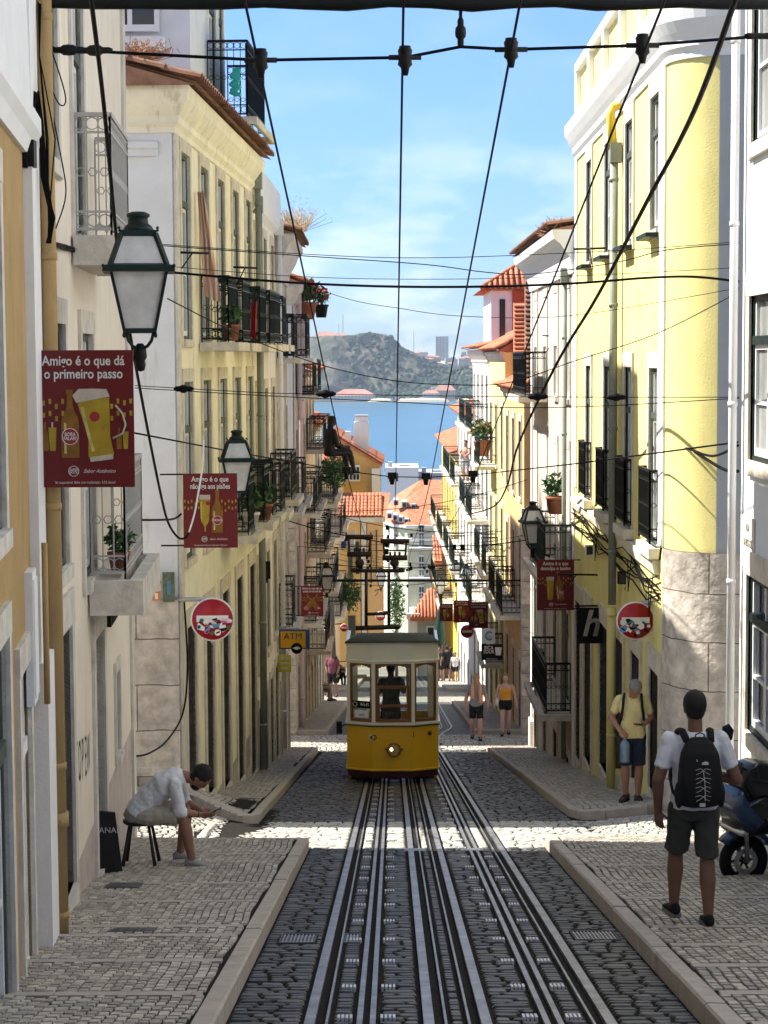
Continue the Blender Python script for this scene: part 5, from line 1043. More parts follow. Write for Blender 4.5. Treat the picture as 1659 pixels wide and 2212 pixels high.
    hi = MB(); HB = [(-.09, .06), (-.055, .06), (-.055, .5), (-.09, .52)]; HM = [(-.13, .12), (-.09, .12), (-.12, .3), (-.17, .76), (-.21, .76), (-.16, .3)]; HG = [(-.07, .1), (-.045, .1), (-.08, .76), (-.11, .76)]
    if art == 'mug': pr(hi, rotp(HB, 0, .48, -.1, .21), .0065); pr(hi, rotp(HM, .12, .5, .125, .2), .0075); pr(f, rotp([(-.17, -.02), (.15, -.02), (.15, .05), (-.17, .05)], .12, .5, .125, .2), .0075)
    elif art == 'stem': pr(hi, rotp(HB, 0, .55, .09, .2), .0065); pr(hi, [(-.125, .38), (-.11, .36), (-.11, .6), (-.125, .6)], .0075)
    elif art == 'tall': pr(hi, rotp(HG, 0, .5, -.1, .2), .0075); pr(hi, rotp(HB, .1, .55, .1, .19), .0065)
    hi.done('highlight_print', MATS.get('pale gold print') or mat('pale gold print', (.5, .4, .14), .5, .3, 20, 0), t) if hi.v else None
    o.done('bottle_print', m_amb, t); g.done('beer_print', m_beer, t); f.done('foam_print', m_foam, t) if f.v else None; l.done('label_print', m_lab, t); q.done('label_lettering', m_bw, t); r.done('mug_handle_print', m_foam, t) if r.v else None
    b = MB(); e = a.x if arm < 0 else c.x; d = arm * .3
    for z in (oz + H - .012, oz + .03): b.tube([(e - d * (.8 if z > oz + .5 else .2), Y + .025, z), (e + d, Y + .025, z)], .011, 6)
    b.done('bracket', m_whp if det and Y < 15 else m_iron, t); return t
banner(72, 757, 287, 12.95, ['Amigo é o que dá', 'o primeiro passo'], 'mug', 'BORA\nFALAR?', 'nearest red banner with bottle and beer mug on the left')
banner(395, 1023, 512, 24.9, ['Amigo é o que', 'não liga aos pisões'], 'stem', 'DESCULPA', 'second red banner on the left, glass left of the bottle')
banner(650, 1266, 698, 51.1, ['Amigo é o que não se', 'queixa do encontrão'], 'cross', 'PERDÃO', 'red banner with two crossed bottles beside the pink house')
banner(1160, 1209, 1240, 36.0, ['Amigo é o que', 'desculpa o banho'], 'tall', 'MEA\nCULPA', 'red banner on the right, hanging under the lantern', 1)
banner(1013, 1301, 1054, 61, ['Amigo é o que dá', 'o primeiro passo'], 'mug', 'BORA\nFALAR?', 'far red banner, nearest of three in a row on the right', 1, False)
banner(980, 1297, 1015, 65.5, ['Amigo é o que', 'não liga aos pisões'], 'stem', 'DESCULPA', 'far red banner, middle one of three on the right', 1, False)
banner(950, 1304, 978, 69.5, ['Amigo é o que', 'desculpa o banho'], 'tall', 'MEA\nCULPA', 'far red banner partly behind the green bag', 1, False)

# ------------------------------------------------ signs
m_red = mat('traffic sign red', (.35, .012, .015), .35, .1, 5, .02); m_alu = mat('grey aluminium', (.4, .4, .4), .4, .1, 5, 0, metal=.6)
def no_entry(px, py, rpx, Y, label, arm, stick=0, grp='no entry signs'):
    c = at(px, py, Y); r = rpx * Y / FPX; t = thing('no_entry_sign', tuple(c), label, 'traffic sign', grp)
    b = MB(); b.lathe((c.x, Y, c.z), [(r, 0), (r, .02), (r * .9, .03)], 32, 0, 1); b.done('disc', m_white, t); b = MB(); b.lathe((c.x, Y, c.z), [(r * .93, -.004), (r * .93, .0), (r * .9, .01)], 32, 0, 1); b.done('red_face', m_red, t)
    b = MB(); b.box(c.x - r * .72, c.x + r * .72, Y - .008, Y - .0045, c.z - r * (.18 if not stick else .12), c.z + r * .18); b.done('white_bar', m_white, t)
    b = MB(); b.tube([(c.x + arm * r * .3, Y + .05, c.z + r * .9), (c.x + arm * (r + .25), Y + .05, c.z + r * .9)], .03, 8); b.box(c.x - .03, c.x + .03, Y + .03, Y + .06, c.z - r * 1.1, c.z + r * .95); b.done('bracket', m_iron if Y > 30 else m_alu, t)
    if stick:
        mm = [m_white, m_black, mat('pink sticker', (.6, .1, .3), .4), mat('blue sticker', (.1, .25, .45), .4), mat('green sticker', (.05, .12, .05), .4), m_white, m_bw]; random.seed(stick)
        for i in range(34):
            a = random.uniform(math.pi, 2 * math.pi); q = r * random.uniform(.1, .8); x, z = c.x + q * math.cos(a), c.z + q * math.sin(a) - r * .02; w_, h_ = random.uniform(.04, .1), random.uniform(.025, .06); e = .01 + i * .0006; an = random.uniform(-.7, .7)
            b = MB(); U = Vector((math.cos(an), 0, math.sin(an))); V = Vector((-math.sin(an), 0, math.cos(an))); pl = circ(.5, 0, 0, 12) if i % 4 == 0 else [(-.5, -.5), (.5, -.5), (.5, .5), (-.5, .5)]
            b.prism([(p[0] * w_, p[1] * (w_ if i % 4 == 0 else h_)) for p in pl], (x, Y - e, z), U, V, (0, -.0005, 0)); st = b.done('sticker', mm[i % 7], t)
            if i % 3 == 0: b = MB(); b.prism([(-.35 * w_, -.01), (.3 * w_, -.012), (.35 * w_, .01), (-.2 * w_, .008)], (x, Y - e - .0006, z), U, V, (0, -.0004, 0)); b.done('print', mm[(i + 1) % 2 * 1], st)
        if stick == 5:
            b = MB(); put_text(b, 'LIVE', (c.x - r * .25, Y - .036, c.z - r * .25), (1, 0, 0), (0, 0, 1), .06, .02); put_text(b, 'PS', (c.x + r * .25, Y - .036, c.z - r * .1), (1, 0, .2), (0, 0, 1), .07, .02); b.done('lettering', m_red, t)
    return t
no_entry(459, 1338, 48, 25.5, 'large no entry sign covered in stickers on the left corner', -1, 5); no_entry(1373, 1341, 42, 26.0, 'no entry sign covered in stickers on the right', 1, 9)
no_entry(710, 1367, 12, 74, 'clean no entry sign far down on the left', -1); no_entry(1009, 1364, 14.5, 63, 'clean no entry sign far down on the right', 1); no_entry(822, 1331, 11, 100, 'small no entry sign at the foot of the street', 1)
no_entry(743, 1356, 9, 86, 'orange red round sign turned away on far left', -1)
t = thing('hanging_sign', tuple(at(1275, 1350, 32.5)), 'black square sign with silver lowercase h', 'shop sign'); a = at(1248, 1313, 32.5); c = at(1302, 1390, 32.5)
b = MB(); b.box(a.x, c.x, 32.5, 32.53, c.z, a.z); b.done('board', m_black, t); b = MB(); put_text(b, 'h', ((a.x + c.x) / 2, 32.49, (a.z + c.z) / 2 + .02), (1, 0, 0), (0, 0, 1), .62, .02, .25, .95); b.done('letter', mat('brushed steel', (.6, .6, .58), .25, .1, 5, 0, metal=.9), t); b = MB(); b.tube([(a.x - .05, 32.515, a.z + .03), (3.5, 32.515, a.z + .03)], .018, 6); b.done('bracket', m_iron, t)
t = thing('atm_sign', tuple(at(635, 1385, 43)), 'yellow and blue lit ATM box sign on the left', 'sign'); a = at(603, 1361, 41.4); c = at(663, 1402, 41.4)
b = MB(); b.box(a.x, c.x + .06, 41.4, 41.54, c.z, a.z); b.done('box', mat('blue plastic', (.03, .08, .2), .4), t); b = MB(); b.box(a.x + .03, c.x - .03, 41.38, 41.4, c.z + .03, a.z - .03); b.done('yellow_face', mat('yellow plastic', (.75, .38, .01), .4, .05), t)
b = MB(); put_text(b, 'ATM', ((a.x + c.x) / 2, 41.37, a.z - .14), (1, 0, 0), (0, 0, 1), .2, .0, 0, 1.0); b.done('lettering', MATS['blue plastic'], t)
b = MB(); b.lathe(((a.x + c.x) / 2 + .08, 41.35, c.z + .02), [(.12, 0), (.12, .12), (.1, .14)], 24, 0, 1); r_ = b.done('round_badge', m_black, t); b = MB(); cx_ = (a.x + c.x) / 2 + .08; b.prism([(-.09, 0), (0, -.04), (.09, 0), (0, .04)], (cx_, 41.347, c.z + .03), (1, 0, 0), (0, 0, 1), (0, -.005, 0)); b.done('diamond', m_white, r_)
t = thing('bar_sign', tuple(at(616, 1434, 42)), 'small yellow sign with white drink names below the ATM box', 'sign'); a = at(600, 1415, 41); c = at(629, 1452, 41); b = MB(); b.box(a.x, c.x, 41, 41.03, c.z, a.z); b.done('board', mat('lime yellow board', (.55, .5, .02), .5, .05), t); b = MB()
for i, s_ in enumerate(('CERVEJA', 'CERVEZA', 'BIÈRE')): put_text(b, s_, ((a.x + c.x) / 2, 40.99, a.z - .07 - .11 * i), (1, 0, 0), (0, 0, 1), .075, .02, 0, .8)
b.done('lettering', m_white, t)
t = thing('hanging_sign', tuple(at(1068, 1405, 52)), 'black sign reading bica sour with a glass', 'shop sign'); a = at(1040, 1392, 52); c = at(1085, 1426, 52); b = MB(); b.box(a.x, c.x, 52, 52.04, c.z, a.z); b.done('board', m_black, t); b = MB(); put_text(b, 'BICA\nSOUR', (a.x + .2, 51.98, a.z - .15), (1, 0, 0), (0, 0, 1), .14, .01, 0, .8); put_text(b, 'Pisco & Cocktail Bar', (a.x + .28, 51.98, c.z + .04), (1, 0, 0), (0, 0, 1), .045, 0, .3); b.prism([(-.09, .12), (.09, .12), (.07, -.1), (-.07, -.1)], (c.x - .11, 51.99, a.z - .2), (1, 0, 0), (0, 0, 1), (0, -.01, 0)); b.done('lettering', m_bw, t)
t = thing('hanging_sign', tuple(at(1055, 1375, 53)), 'white square sign with blue and pink letter C', 'shop sign'); a = at(1041, 1359, 53); c = at(1069, 1390, 53); b = MB(); b.box(a.x, c.x, 53, 53.04, c.z, a.z); b.done('board', m_white, t); b = MB(); put_text(b, 'C', ((a.x + c.x) / 2, 52.98, (a.z + c.z) / 2), (1, 0, 0), (0, 0, 1), .36, .02); b.done('letter', MATS['blue sticker'], t); b = MB(); put_text(b, 'CALDELO', ((a.x + c.x) / 2, 52.97, (a.z + c.z) / 2), (1, 0, 0), (0, 0, 1), .065, .02, 0, .8); b.done('lettering', m_grey, t)
t = thing('street_name_plaque', (3.72, 19.6, -.2), 'white tile street name plaque on grey white wall at right', 'sign'); b = MB(); b.box(3.735, 3.75, 19.75, 20.45, -.05 - .25, .25); b.done('tiles', m_limel, t); b = MB()
for i, s_ in enumerate(('RUA', 'DA BICA DE', 'DUARTE BELO')): put_text(b, s_, (3.732, 20.1, .13 - .16 * i), (0, -1, 0), (0, 0, 1), .11, .01, 0, .8)
b.done('lettering', m_black, t)
t = thing('menu_board', tuple(at(236, 1925, 17.3)), 'tall black board leaning against the cream wall behind seated man', 'board'); b = MB(); P = [at(203, 1752, 17.3), at(249, 1756, 17.5), at(270, 1924, 17.2), at(205, 1925, 17.0)]; b.add(P + [p + Vector((-.01, .04, 0)) for p in P], [(0, 1, 2, 3), (4, 5, 6, 7), (0, 1, 5, 4), (1, 2, 6, 5), (2, 3, 7, 6), (3, 0, 4, 7)]); b.done('panel', m_black, t)
b = MB(); put_text(b, 'EMPANAR', at(222, 1794, 17.2), (1, 0, 0), (0, 0, 1), .075, .0, 0, 1.0); b.done('lettering', m_bw, t)
b = MB(); random.seed(3)
fr = Fr(-2.43, 13.1, -2.92, 21.35, 1)
for k, s_ in enumerate('TOPEW'):
    vs, fs = text_geo(s_, .5, -.008); u = fr.uY(15.35) + .24 * k; b.add([fr.p(u + x * .55, .004, -1.35 - .03 * k + y) for x, y, z in vs], fs)
b.done('graffiti', m_iron, h1)
b = MB(); 
for k in range(6): b.fb(fr, fr.uY(18.2) + .16 * k, fr.uY(18.2) + .16 * k + .1, .01, .05, -.62, -.35)
b.done('wall_lettering', m_black, h1)

# ------------------------------------------------ wires
def wire(pts, r, label, cat='cable', name='overhead_cable', group=None, sag=0, deco=None, parent=None, m=None):
    P = [at(*p) for p in pts]; Q = []
    for a, c in zip(P, P[1:]):      # smooth-ish subdivision
        pass
    for i in range(len(P) - 1):
        p0, p1, p2, p3 = P[max(0, i - 1)], P[i], P[i + 1], P[min(len(P) - 1, i + 2)]
        for k in range(6):
            t_ = k / 6; Q.append(.5 * ((2 * p1) + (p2 - p0) * t_ + (2 * p0 - 5 * p1 + 4 * p2 - p3) * t_ ** 2 + (3 * p1 - p0 - 3 * p2 + p3) * t_ ** 3))
    Q.append(P[-1]); b = MB(); b.tube(Q, r, 5); n = name
    if deco:
        for d in deco: p = at(*d[:3]); b.lathe((p.x - .1, p.y, p.z), [(.012, 0), (.03, .03), (.03, .06), (.045, .09), (.045, .12), (.03, .15), (.03, .18), (.012, .22)], 8, 0, 0)
    o = b.done(n, m or m_wire); return tag(o, label, cat, group)
TW = [(-.9, 'leftmost of the four trolley wires'), (.09, 'second trolley wire from the left'), (.82, 'third trolley wire from the left'), (1.72, 'rightmost of the four straight trolley wires')]
zw = lambda Y: 3.98 - .1703 * (Y - 13.2) if Y < 39.5 else -.5 + gz(Y) - gz(39.5)
for x, lb in TW:
    b = MB(); b.tube([(x, Y, zw(Y)) for Y in (6, 13.2, 20, 30, 39.5, 50, 68, 84, 98)], .0095, 5); tag(b.done('trolley_wire', m_wire), lb + ' running down the street', 'cable', 'trolley wires over the tracks')
t = thing('gantry', (0, 13.2, 4.3), 'dark iron beam and span wire with insulators across the top', 'gantry')
b = MB(); pts = [at(-60 + 90 * i, 6 + 3 * math.sin(i * 1.7), 13.2) for i in range(21)]; b.tube(pts, [.04 + .014 * (i % 3 == 0) for i in range(21)], 8); b.done('beam', m_iron, t)
b = MB(); b.tube([at(*p, 13.2) for p in ((62, 107), (148, 108), (340, 118), (563, 130), (875, 124), (995, 101), (1104, 107), (1388, 98), (1700, 74))], .011, 6); b.done('span_wire', m_wire, t)
def insul(px, py, w_, h_, Y=13.2, hz=True):
    c = at(px, py, Y); b = MB(); pr = [(.012, -w_), (.022, -w_ * .8), (.022, -w_ * .45), (h_, -w_ * .3), (h_ * 1.1, 0), (h_, w_ * .3), (.022, w_ * .45), (.022, w_ * .8), (.012, w_)]; b.lathe(tuple(c), pr, 12, 0, 0 if hz else 2); return b.done('insulator', m_iron, t)
for px, py in ((148, 108), (205, 109)): insul(px, py, .12, .035)
for px, py in ((90, 107), (1640, 78)): insul(px, py, .1, .02)
insul(995, 70, .1, .035, 13.2, False); b = MB(); b.tube([at(995, 5, 13.2), at(995, 100, 13.2)], .012, 6); b.done('drop_rod', m_iron, t)
b = MB(); b.tube([at(x, y, 13.2) for x, y in ((92, -10), (96, 35), (90, 75), (78, 105))], [.035, .04, .03, .025], 8); b.done('wall_bracket', m_green, t)
for px, py in ((563, 130), (875, 124), (1104, 107), (1388, 98)):
    c = at(px, py, 13.2); b = MB(); b.lathe(tuple(c), [(.02, -.12), (.03, -.07), (.05, -.05), (.045, -.02), (.055, 0), (.045, .015), (.05, .05), (.04, .06), (.04, .075), (.0, .08)], 12); b.tube([c + Vector((-.11, 0, 0)), c + Vector((.11, 0, 0))], .018, 6); b.done('hanger', m_iron, t)
t = thing('span_wire', (0, 39.5, -.5), 'span wire with four hangers above the tram', 'cable')
b = MB(); b.tube([at(*p) for p in ((290, 935, 21.2), (494, 974, 30), (748, 1018, 39.5), (847, 1030, 39.5), (920, 1031, 39.5), (1022, 1026, 39.5), (1240, 1002, 30), (1594, 955, 20.7))], .011, 5); b.done('wire', m_wire, t)
for px, py in ((748, 1018), (847, 1030), (920, 1031), (1022, 1026)):
    c = at(px, py, 39.5); b = MB(); b.box(c.x - .09, c.x + .09, 39.46, 39.54, c.z - .04, c.z + .09); b.lathe(tuple(c), [(.04, -.16), (.06, -.04), (.06, 0)], 8); b.done('hanger', m_iron, t)
YR2 = 20.7
wire([(300, 524, 21.2), (660, 549, 21), (920, 557, 21), (1240, 546, 21), (1440, 534, 20.8), (1597, 522, YR2)], .004, 'thin high wire crossing between the two corner houses')
wire([(300, 527, 21.2), (660, 553, 21), (915, 571, 21), (1050, 588, 21), (1150, 592, 21), (1330, 567, 21), (1440, 540, 20.8), (1597, 526, YR2)], .0055, 'sagging thin wire just below the highest one')
wire([(335, 585, 21.2), (500, 600, 21), (660, 612, 21), (850, 619, 21), (1050, 619, 21), (1240, 612, 21), (1400, 600, 21), (1500, 598, 20.8), (1597, 608, YR2)], .014, 'thickest black cable crossing the street high up')
wire([(335, 573, 21.2), (660, 598, 21), (960, 603, 21), (1240, 596, 21), (1597, 578, YR2)], .0035, 'thin carrier wire just above the thickest cable')
wire([(650, 612, 21.1), (760, 648, 21), (850, 664, 21), (1000, 683, 21), (1240, 681, 21), (1597, 622, YR2)], .0035, 'fine wire sagging below the thickest cable')
wire([(292, 833, 21.2), (560, 848, 21), (700, 851, 21), (1020, 856, 21), (1330, 858, 21), (1597, 858, YR2)], .0045, 'level wire with round insulators at the height of the far shore', deco=[(395, 840, 21), (702, 851, 21), (1330, 858, 21), (1160, 857, 21)])
wire([(292, 838, 21.2), (560, 854, 21), (850, 868, 21), (1080, 880, 21), (1300, 877, 21), (1597, 860, YR2)], .005, 'second level wire crossing just under the insulated one')
wire([(362, 645, 15), (480, 705, 18), (560, 740, 20), (700, 790, 21), (850, 822, 21), (980, 831, 21), (1100, 826, 21), (1240, 780, 21), (1420, 720, 21), (1590, 634, YR2)], .0055, 'long dipping cable crossing in front of the far cliff')
wire([(192, -40, 10.5), (225, 230, 12.5), (262, 600, 16), (310, 880, 19), (350, 1080, 22), (366, 1135, 23.5), (385, 1161, 24.2), (400, 1162, 24.4), (408, 1150, 24.4)], .015, 'thick black cable hanging down the left side and looping up')
wire([(408, 1150, 24.4), (420, 1110, 24.5), (429, 1060, 24.6), (437, 1010, 24.7), (440, 950, 24.8)], .012, 'pale cable end tied up over the second banner', m=m_whp)
wire([(1597, -25, 12), (1520, 190, 14), (1465, 310, 16), (1400, 430, 18), (1290, 640, 23), (1200, 790, 28), (1120, 960, 36), (1095, 1050, 43), (1065, 1095, 52), (1008, 1112, 62)], .021, 'thick twisted black cable bundle sweeping down the right side')
b = MB(); pts = [at(1520 + 4 * math.sin(i), 190 + i * 3, 14) for i in range(2)]
wire([(302, 1123, 21.3), (340, 1123, 23), (375, 1121, 25.3), (392, 1110, 25.6)], .014, 'short black cable joining cream house to white side wall')
wire([(285, 1634, 21.4), (320, 1628, 23), (360, 1600, 24.5), (395, 1540, 25.5), (405, 1440, 25.6), (398, 1300, 25.6)], .013, 'black cable drooping low across the side street')
wire([(6, 440, 12.3), (12, 700, 12.4), (30, 1050, 12.8), (40, 1150, 13), (42, 1280, 13), (26, 1395, 12.9), (42, 1420, 13)], .011, 'loose black cable hanging on the ochre wall')
b = MB(); random.seed(5)
for k in range(11):
    j = lambda s_: random.uniform(-s_, s_)
    b.tube([at(60 + j(6), 255 + j(10), 12.6), at(78 + j(5), 205 + j(8), 12.7), at(90 + j(5), 270, 12.8), at(95 + j(7), 380, 12.85), at(112 + j(6), 470, 12.9), at(104 + j(5), 525, 13.0)], .008, 4)
for k in range(4): b.tube([at(88 + random.uniform(-6, 6), -10, 13.1), at(85, 120, 12.9), at(96 + 25 * random.random(), 300, 12.9), at(105, 480, 12.9)], .006, 4)
tag(b.done('cable_bundle', m_wire), 'tangled bundle of black cables on the left pilaster', 'cable')
for k, (pp_, lb) in enumerate((([(88, 120), (130, 330), (142, 420), (120, 495)], 'loose cable loop right of the tangled bundle'), ([(88, 40), (140, 200), (128, 225), (98, 160)], 'upper cable loop near the gantry bracket'))): wire([(x, y, 13.35) for x, y in pp_], .005, lb)
b = MB(); random.seed(8)
for k in range(6): b.tube([at(105, 522 + k, 13.4), at(140, 533 + random.uniform(-5, 5), 15), at(185, 552 + random.uniform(-6, 6), 16.5), at(225, 562 + random.uniform(-4, 4), 17.8), at(262, 560, 19)], .012, 4)
tag(b.done('cable_bundle', m_wire), 'cable bundle fixed below the upper stone balcony', 'cable')
t = thing('junction_box', tuple(at(52, 370, 12.45)), 'black cable junction box on the ochre wall', 'junction box'); b = MB(); a = at(28, 365, 12.5); c = at(62, 300, 12.5); b.box(a.x, c.x, 12.42, 12.55, a.z, c.z); b.done('case', m_black, t); b = MB(); c2 = at(76, 306, 12.5); b.box(c.x, c2.x, 12.45, 12.55, a.z + .01, c.z - .01); b.done('lid', m_iron, t)
random.seed(21)
wl = ['thin span wire strung across the lower street']
for i in range(16):
    Y = 44 + i * 3.4; z = gz(Y) + random.uniform(4.9, 6.3); b = MB(); a = Vector((-2.5, Y + random.uniform(-1.5, 1.5), z + random.uniform(-.2, .7))); c = Vector((3.4, Y + random.uniform(-1.5, 1.5), z + random.uniform(-.2, .6))); sg = random.uniform(.1, .45)
    b.tube([a.lerp(c, k / 8) - Vector((0, 0, sg * 4 * k / 8 * (1 - k / 8))) for k in range(9)], random.choice((.008, .011, .015)), 4)
    for q in (.25, .4, .55, .7):
        if random.random() < .6: p = a.lerp(c, q) - Vector((0, 0, sg * 4 * q * (1 - q))); b.box(p.x - .05, p.x + .05, p.y - .03, p.y + .03, p.z - .1, p.z + .04)
    tag(b.done('span_wire', m_wire), wl[0], 'cable', 'span wires over the lower street')
b = MB(); b.tube([(-2.1, 63, at(718, 1254, 63).z), (3.2, 63, at(1045, 1254, 63).z)], .045, 8); tag(b.done('cross_beam', m_green), 'dark green pipe beam spanning the street behind the tram mast', 'beam')
# cable clutter along the lemon house ledge
b = MB(); random.seed(4)
for k in range(7): b.tube([(3.52 - random.uniform(0, .05), 25.2 + i * 1.2, -1.0 - .05 * k + random.uniform(-.13, .13)) for i in range(11)], .011, 4)
for k in range(5): y = 25.6 + 2.3 * k; b.tube([(3.5, y, -.9), (3.47, y + .2, -1.4 - .2 * random.random()), (3.5, y + .5, -1.1)], .009, 4)
tag(b.done('cable_bundle', m_wire), 'messy cables along the ledge of the lemon house', 'cable')
wire([(1594, 962, 20.8), (1540, 985, 22.5), (1480, 968, 24.5), (1440, 975, 25), (1436, 1100, 25), (1425, 1210, 25)], .016, 'black cables at the rounded yellow corner')
wire([(1594, 1018, 20.8), (1560, 1012, 22), (1500, 975, 24)], .02, 'grey and black thick cable stub beside the rounded corner')
# left clutter: laundry poles
for i, (x0, x1, y, Y, lb) in enumerate(((384, 450, 545, 25.9, 'upper drying pole of the yellow corner house'), (478, 552, 605, 30, 'middle drying pole of the yellow corner house'), (505, 555, 577, 29, 'short drying pole above the balcony'), (636, 700, 845, 55, 'drying pole by the pink house'), (1308, 1240, 536, 27.7, 'drying pole under the top windows of the lemon house'), (1172, 1235, 725, 43, 'drying pole over the shuttered balcony'), (1205, 1290, 1240, 31.5, 'drying rod at the ledge of the lemon house'))):
    t = thing('drying_pole', tuple(at(x0, y, Y)), lb, 'pole', 'drying poles on the facades'); b = MB(); b.tube([at(x0, y, Y), at(x1, y + 2, Y + .3)], .016, 6); b.done('pole', m_iron, t); b = MB(); b.tube([at((x0 + x1) / 2, y, Y), at(x0 + (8 if x1 > x0 else -30), y + 35, Y)], .01, 5); b.done('brace', m_iron, t)
# striped cloth over the balcony, laundry, garland, pots, plants
m_str = mat('orange striped cloth', (.62, .3, .16), .9, .1, 5, .1); n_ = m_str.node_tree.nodes; wvt = n_.new('ShaderNodeTexWave'); wvt.inputs['Scale'].default_value = 5; wvt.bands_direction = 'X'; mm_ = n_.new('ShaderNodeMixRGB'); mm_.inputs[1].default_value = (.6, .28, .16, 1); mm_.inputs[2].default_value = (.68, .6, .5, 1); m_str.node_tree.links.new(n_['Texture Coordinate'].outputs['Object'], wvt.inputs[0]); m_str.node_tree.links.new(wvt.outputs[0], mm_.inputs[0]); m_str.node_tree.links.new(mm_.outputs[0], n_['Principled BSDF'].inputs['Base Color'])
def cloth(pl, Y, mt, label, name='hanging_cloth', fold=.05, cat='cloth', group=None):
    a = [at(x, y, Y) for x, y in pl]; n = 10; vs = []     # pl: tl, tr, br, bl
    for i in range(n + 1):
        for j in range(n + 1):
            p = a[0].lerp(a[1], j / n).lerp(a[3].lerp(a[2], j / n), i / n); vs.append((p.x, p.y + fold * math.sin(j * 1.9 + i * .3), p.z + .01 * math.sin(j)))
    k = len(vs); vs += [(x, y + .01, z) for x, y, z in vs]; F = [(i * (n + 1) + j, i * (n + 1) + j + 1, (i + 1) * (n + 1) + j + 1, (i + 1) * (n + 1) + j) for i in range(n) for j in range(n)]; b = MB(); b.add(vs, F + [tuple(k + q for q in f)[::-1] for f in F], 0, True); return tag(b.done(name, mt, norm=False), label, cat, group)
cloth([(426, 415), (440, 412), (478, 655), (440, 640)], 27.6, m_str, 'orange and white striped cloth hanging from pole over balcony')
cloth([(542, 655), (554, 650), (553, 735), (541, 728)], 32, mat('crimson cloth', (.3, .02, .03), .9), 'crimson edged cloth on balcony rail')
cloth([(738, 1150), (750, 1150), (748, 1185), (736, 1185)], 79, mat('blue cloth', (.05, .12, .3), .9), 'blue shirt drying far down on the left', 'laundry')
cloth([(757, 1148), (768, 1146), (766, 1190), (756, 1195)], 79, m_white, 'white shirt drying beside the blue one', 'laundry')
cloth([(713, 1300), (722, 1300), (726, 1420), (717, 1422)], 62, m_white, 'long white cloth below the third lantern', 'laundry')
cloth([(731, 1490), (740, 1494), (745, 1600), (738, 1600)], 62, m_red, 'narrow red and white flag on the left house', 'laundry') if False else None
t = at(950, 1350, 90); b = MB(); b.loft([[(t.x + r_ * math.cos(a) * (1 + .12 * (k % 2)), 90 + r_ * math.sin(a), t.z + z) for k, a in enumerate([2 * math.pi * i / 14 for i in range(14)])] for r_, z in ((.05, .9), (.1, .6), (.16, .2), (.24, -.3), (.27, -.75), (.2, -.95))]); tag(b.done('green_bag', mat('glossy green cloth', (.004, .035, .018), .5, .2), norm=False), 'dark green folded parasol hanging far down on right', 'parasol')
b = MB(); random.seed(2)
for i in range(160):
    k = i / 160; p = at(508 + 4 * math.sin(k * 20) + random.uniform(-6, 6), 150 + 55 * k, 29.5); b.ell(p, (.035, .035, .03), 5, 4, jit=.3)
tag(b.done('garland', mat('turquoise tinsel', (.03, .42, .36), .5, .3), norm=False), 'turquoise tinsel garland on the top balcony', 'garland')
def leafmass(b, c, r, n, ls, drop=0):
    c = Vector(c)
    for i in range(n):
        d = Vector((random.gauss(0, 1), random.gauss(0, 1), random.gauss(0, 1))).normalized() * random.random() ** .5; p = c + Vector((d.x * r[0], d.y * r[1], d.z * r[2] - drop * random.random())); u = Vector((random.uniform(-1, 1), random.uniform(-1, 1), random.uniform(-1, 1))).normalized(); v = u.cross(Vector((random.uniform(-1, 1), random.uniform(-1, 1), random.uniform(-1, 1)))).normalized(); s_ = ls * random.uniform(.6, 1.4)
        b.add([p - u * s_, p + v * s_ * .4, p + u * s_, p - v * s_ * .4], [(0, 1, 2, 3)])
def potplant(p, s_, label, flower=None, pot=m_terra):
    t = thing('potted_plant', tuple(p), label, 'potted plant', 'plants in pots on balconies'); b = MB(); b.lathe(tuple(p), [(.0, 0), (.07 * s_, 0), (.095 * s_, .15 * s_), (.105 * s_, .15 * s_), (.105 * s_, .18 * s_), (.09 * s_, .18 * s_), (.085 * s_, .15 * s_), (.0, .15 * s_)], 14); b.done('pot', pot, t)
    b = MB(); q = Vector(p) + Vector((0, 0, .3 * s_)); leafmass(b, q, (.14 * s_, .14 * s_, .13 * s_), 160, .04 * s_); 
    for i in range(8): b.tube([Vector(p) + Vector((0, 0, .15 * s_)), q + Vector((random.uniform(-.1, .1), random.uniform(-.1, .1), random.uniform(0, .1))) * s_], .004, 3)
    b.done('leaves', m_leaf, t, norm=False)
    if flower: b = MB(); leafmass(b, q + Vector((0, -.02, .05)), (.15 * s_, .15 * s_, .12 * s_), 60, .03 * s_); b.done('flowers', flower, t, norm=False)
random.seed(9)
potplant((-2.42, 16.95, .05), 1.0, 'green leafy plant in terracotta pot on the lower stone balcony')
m_fl = mat('red petals', (.5, .02, .03), .7, .2)
potplant((-2.35, 28.4, 2.2), 1.3, 'large terracotta pot behind the striped cloth'); potplant((-2.3, 31.2, -.83), 1.5, 'plant in white pot behind second banner rail', None, m_whp); potplant((-2.2, 33.0, -.83), 1.5, 'trailing plant on the lower left balcony')
potplant(at(664, 690, 52.8), 2.6, 'flowering plants on the pink house top balcony', m_fl); potplant(at(694, 686, 54), 2.0, 'red flowers in green box overhanging the sky', m_fl, m_green); potplant(at(1213, 722, 44), 1.6, 'spiky blue green plant above the shuttered balcony'); potplant(at(1200, 1110, 39), 2.0, 'bright green bowl plant on right balcony'); potplant(at(1042, 985, 66), 3.0, 'straw coloured plant tumbling from a right balcony', m_straw)
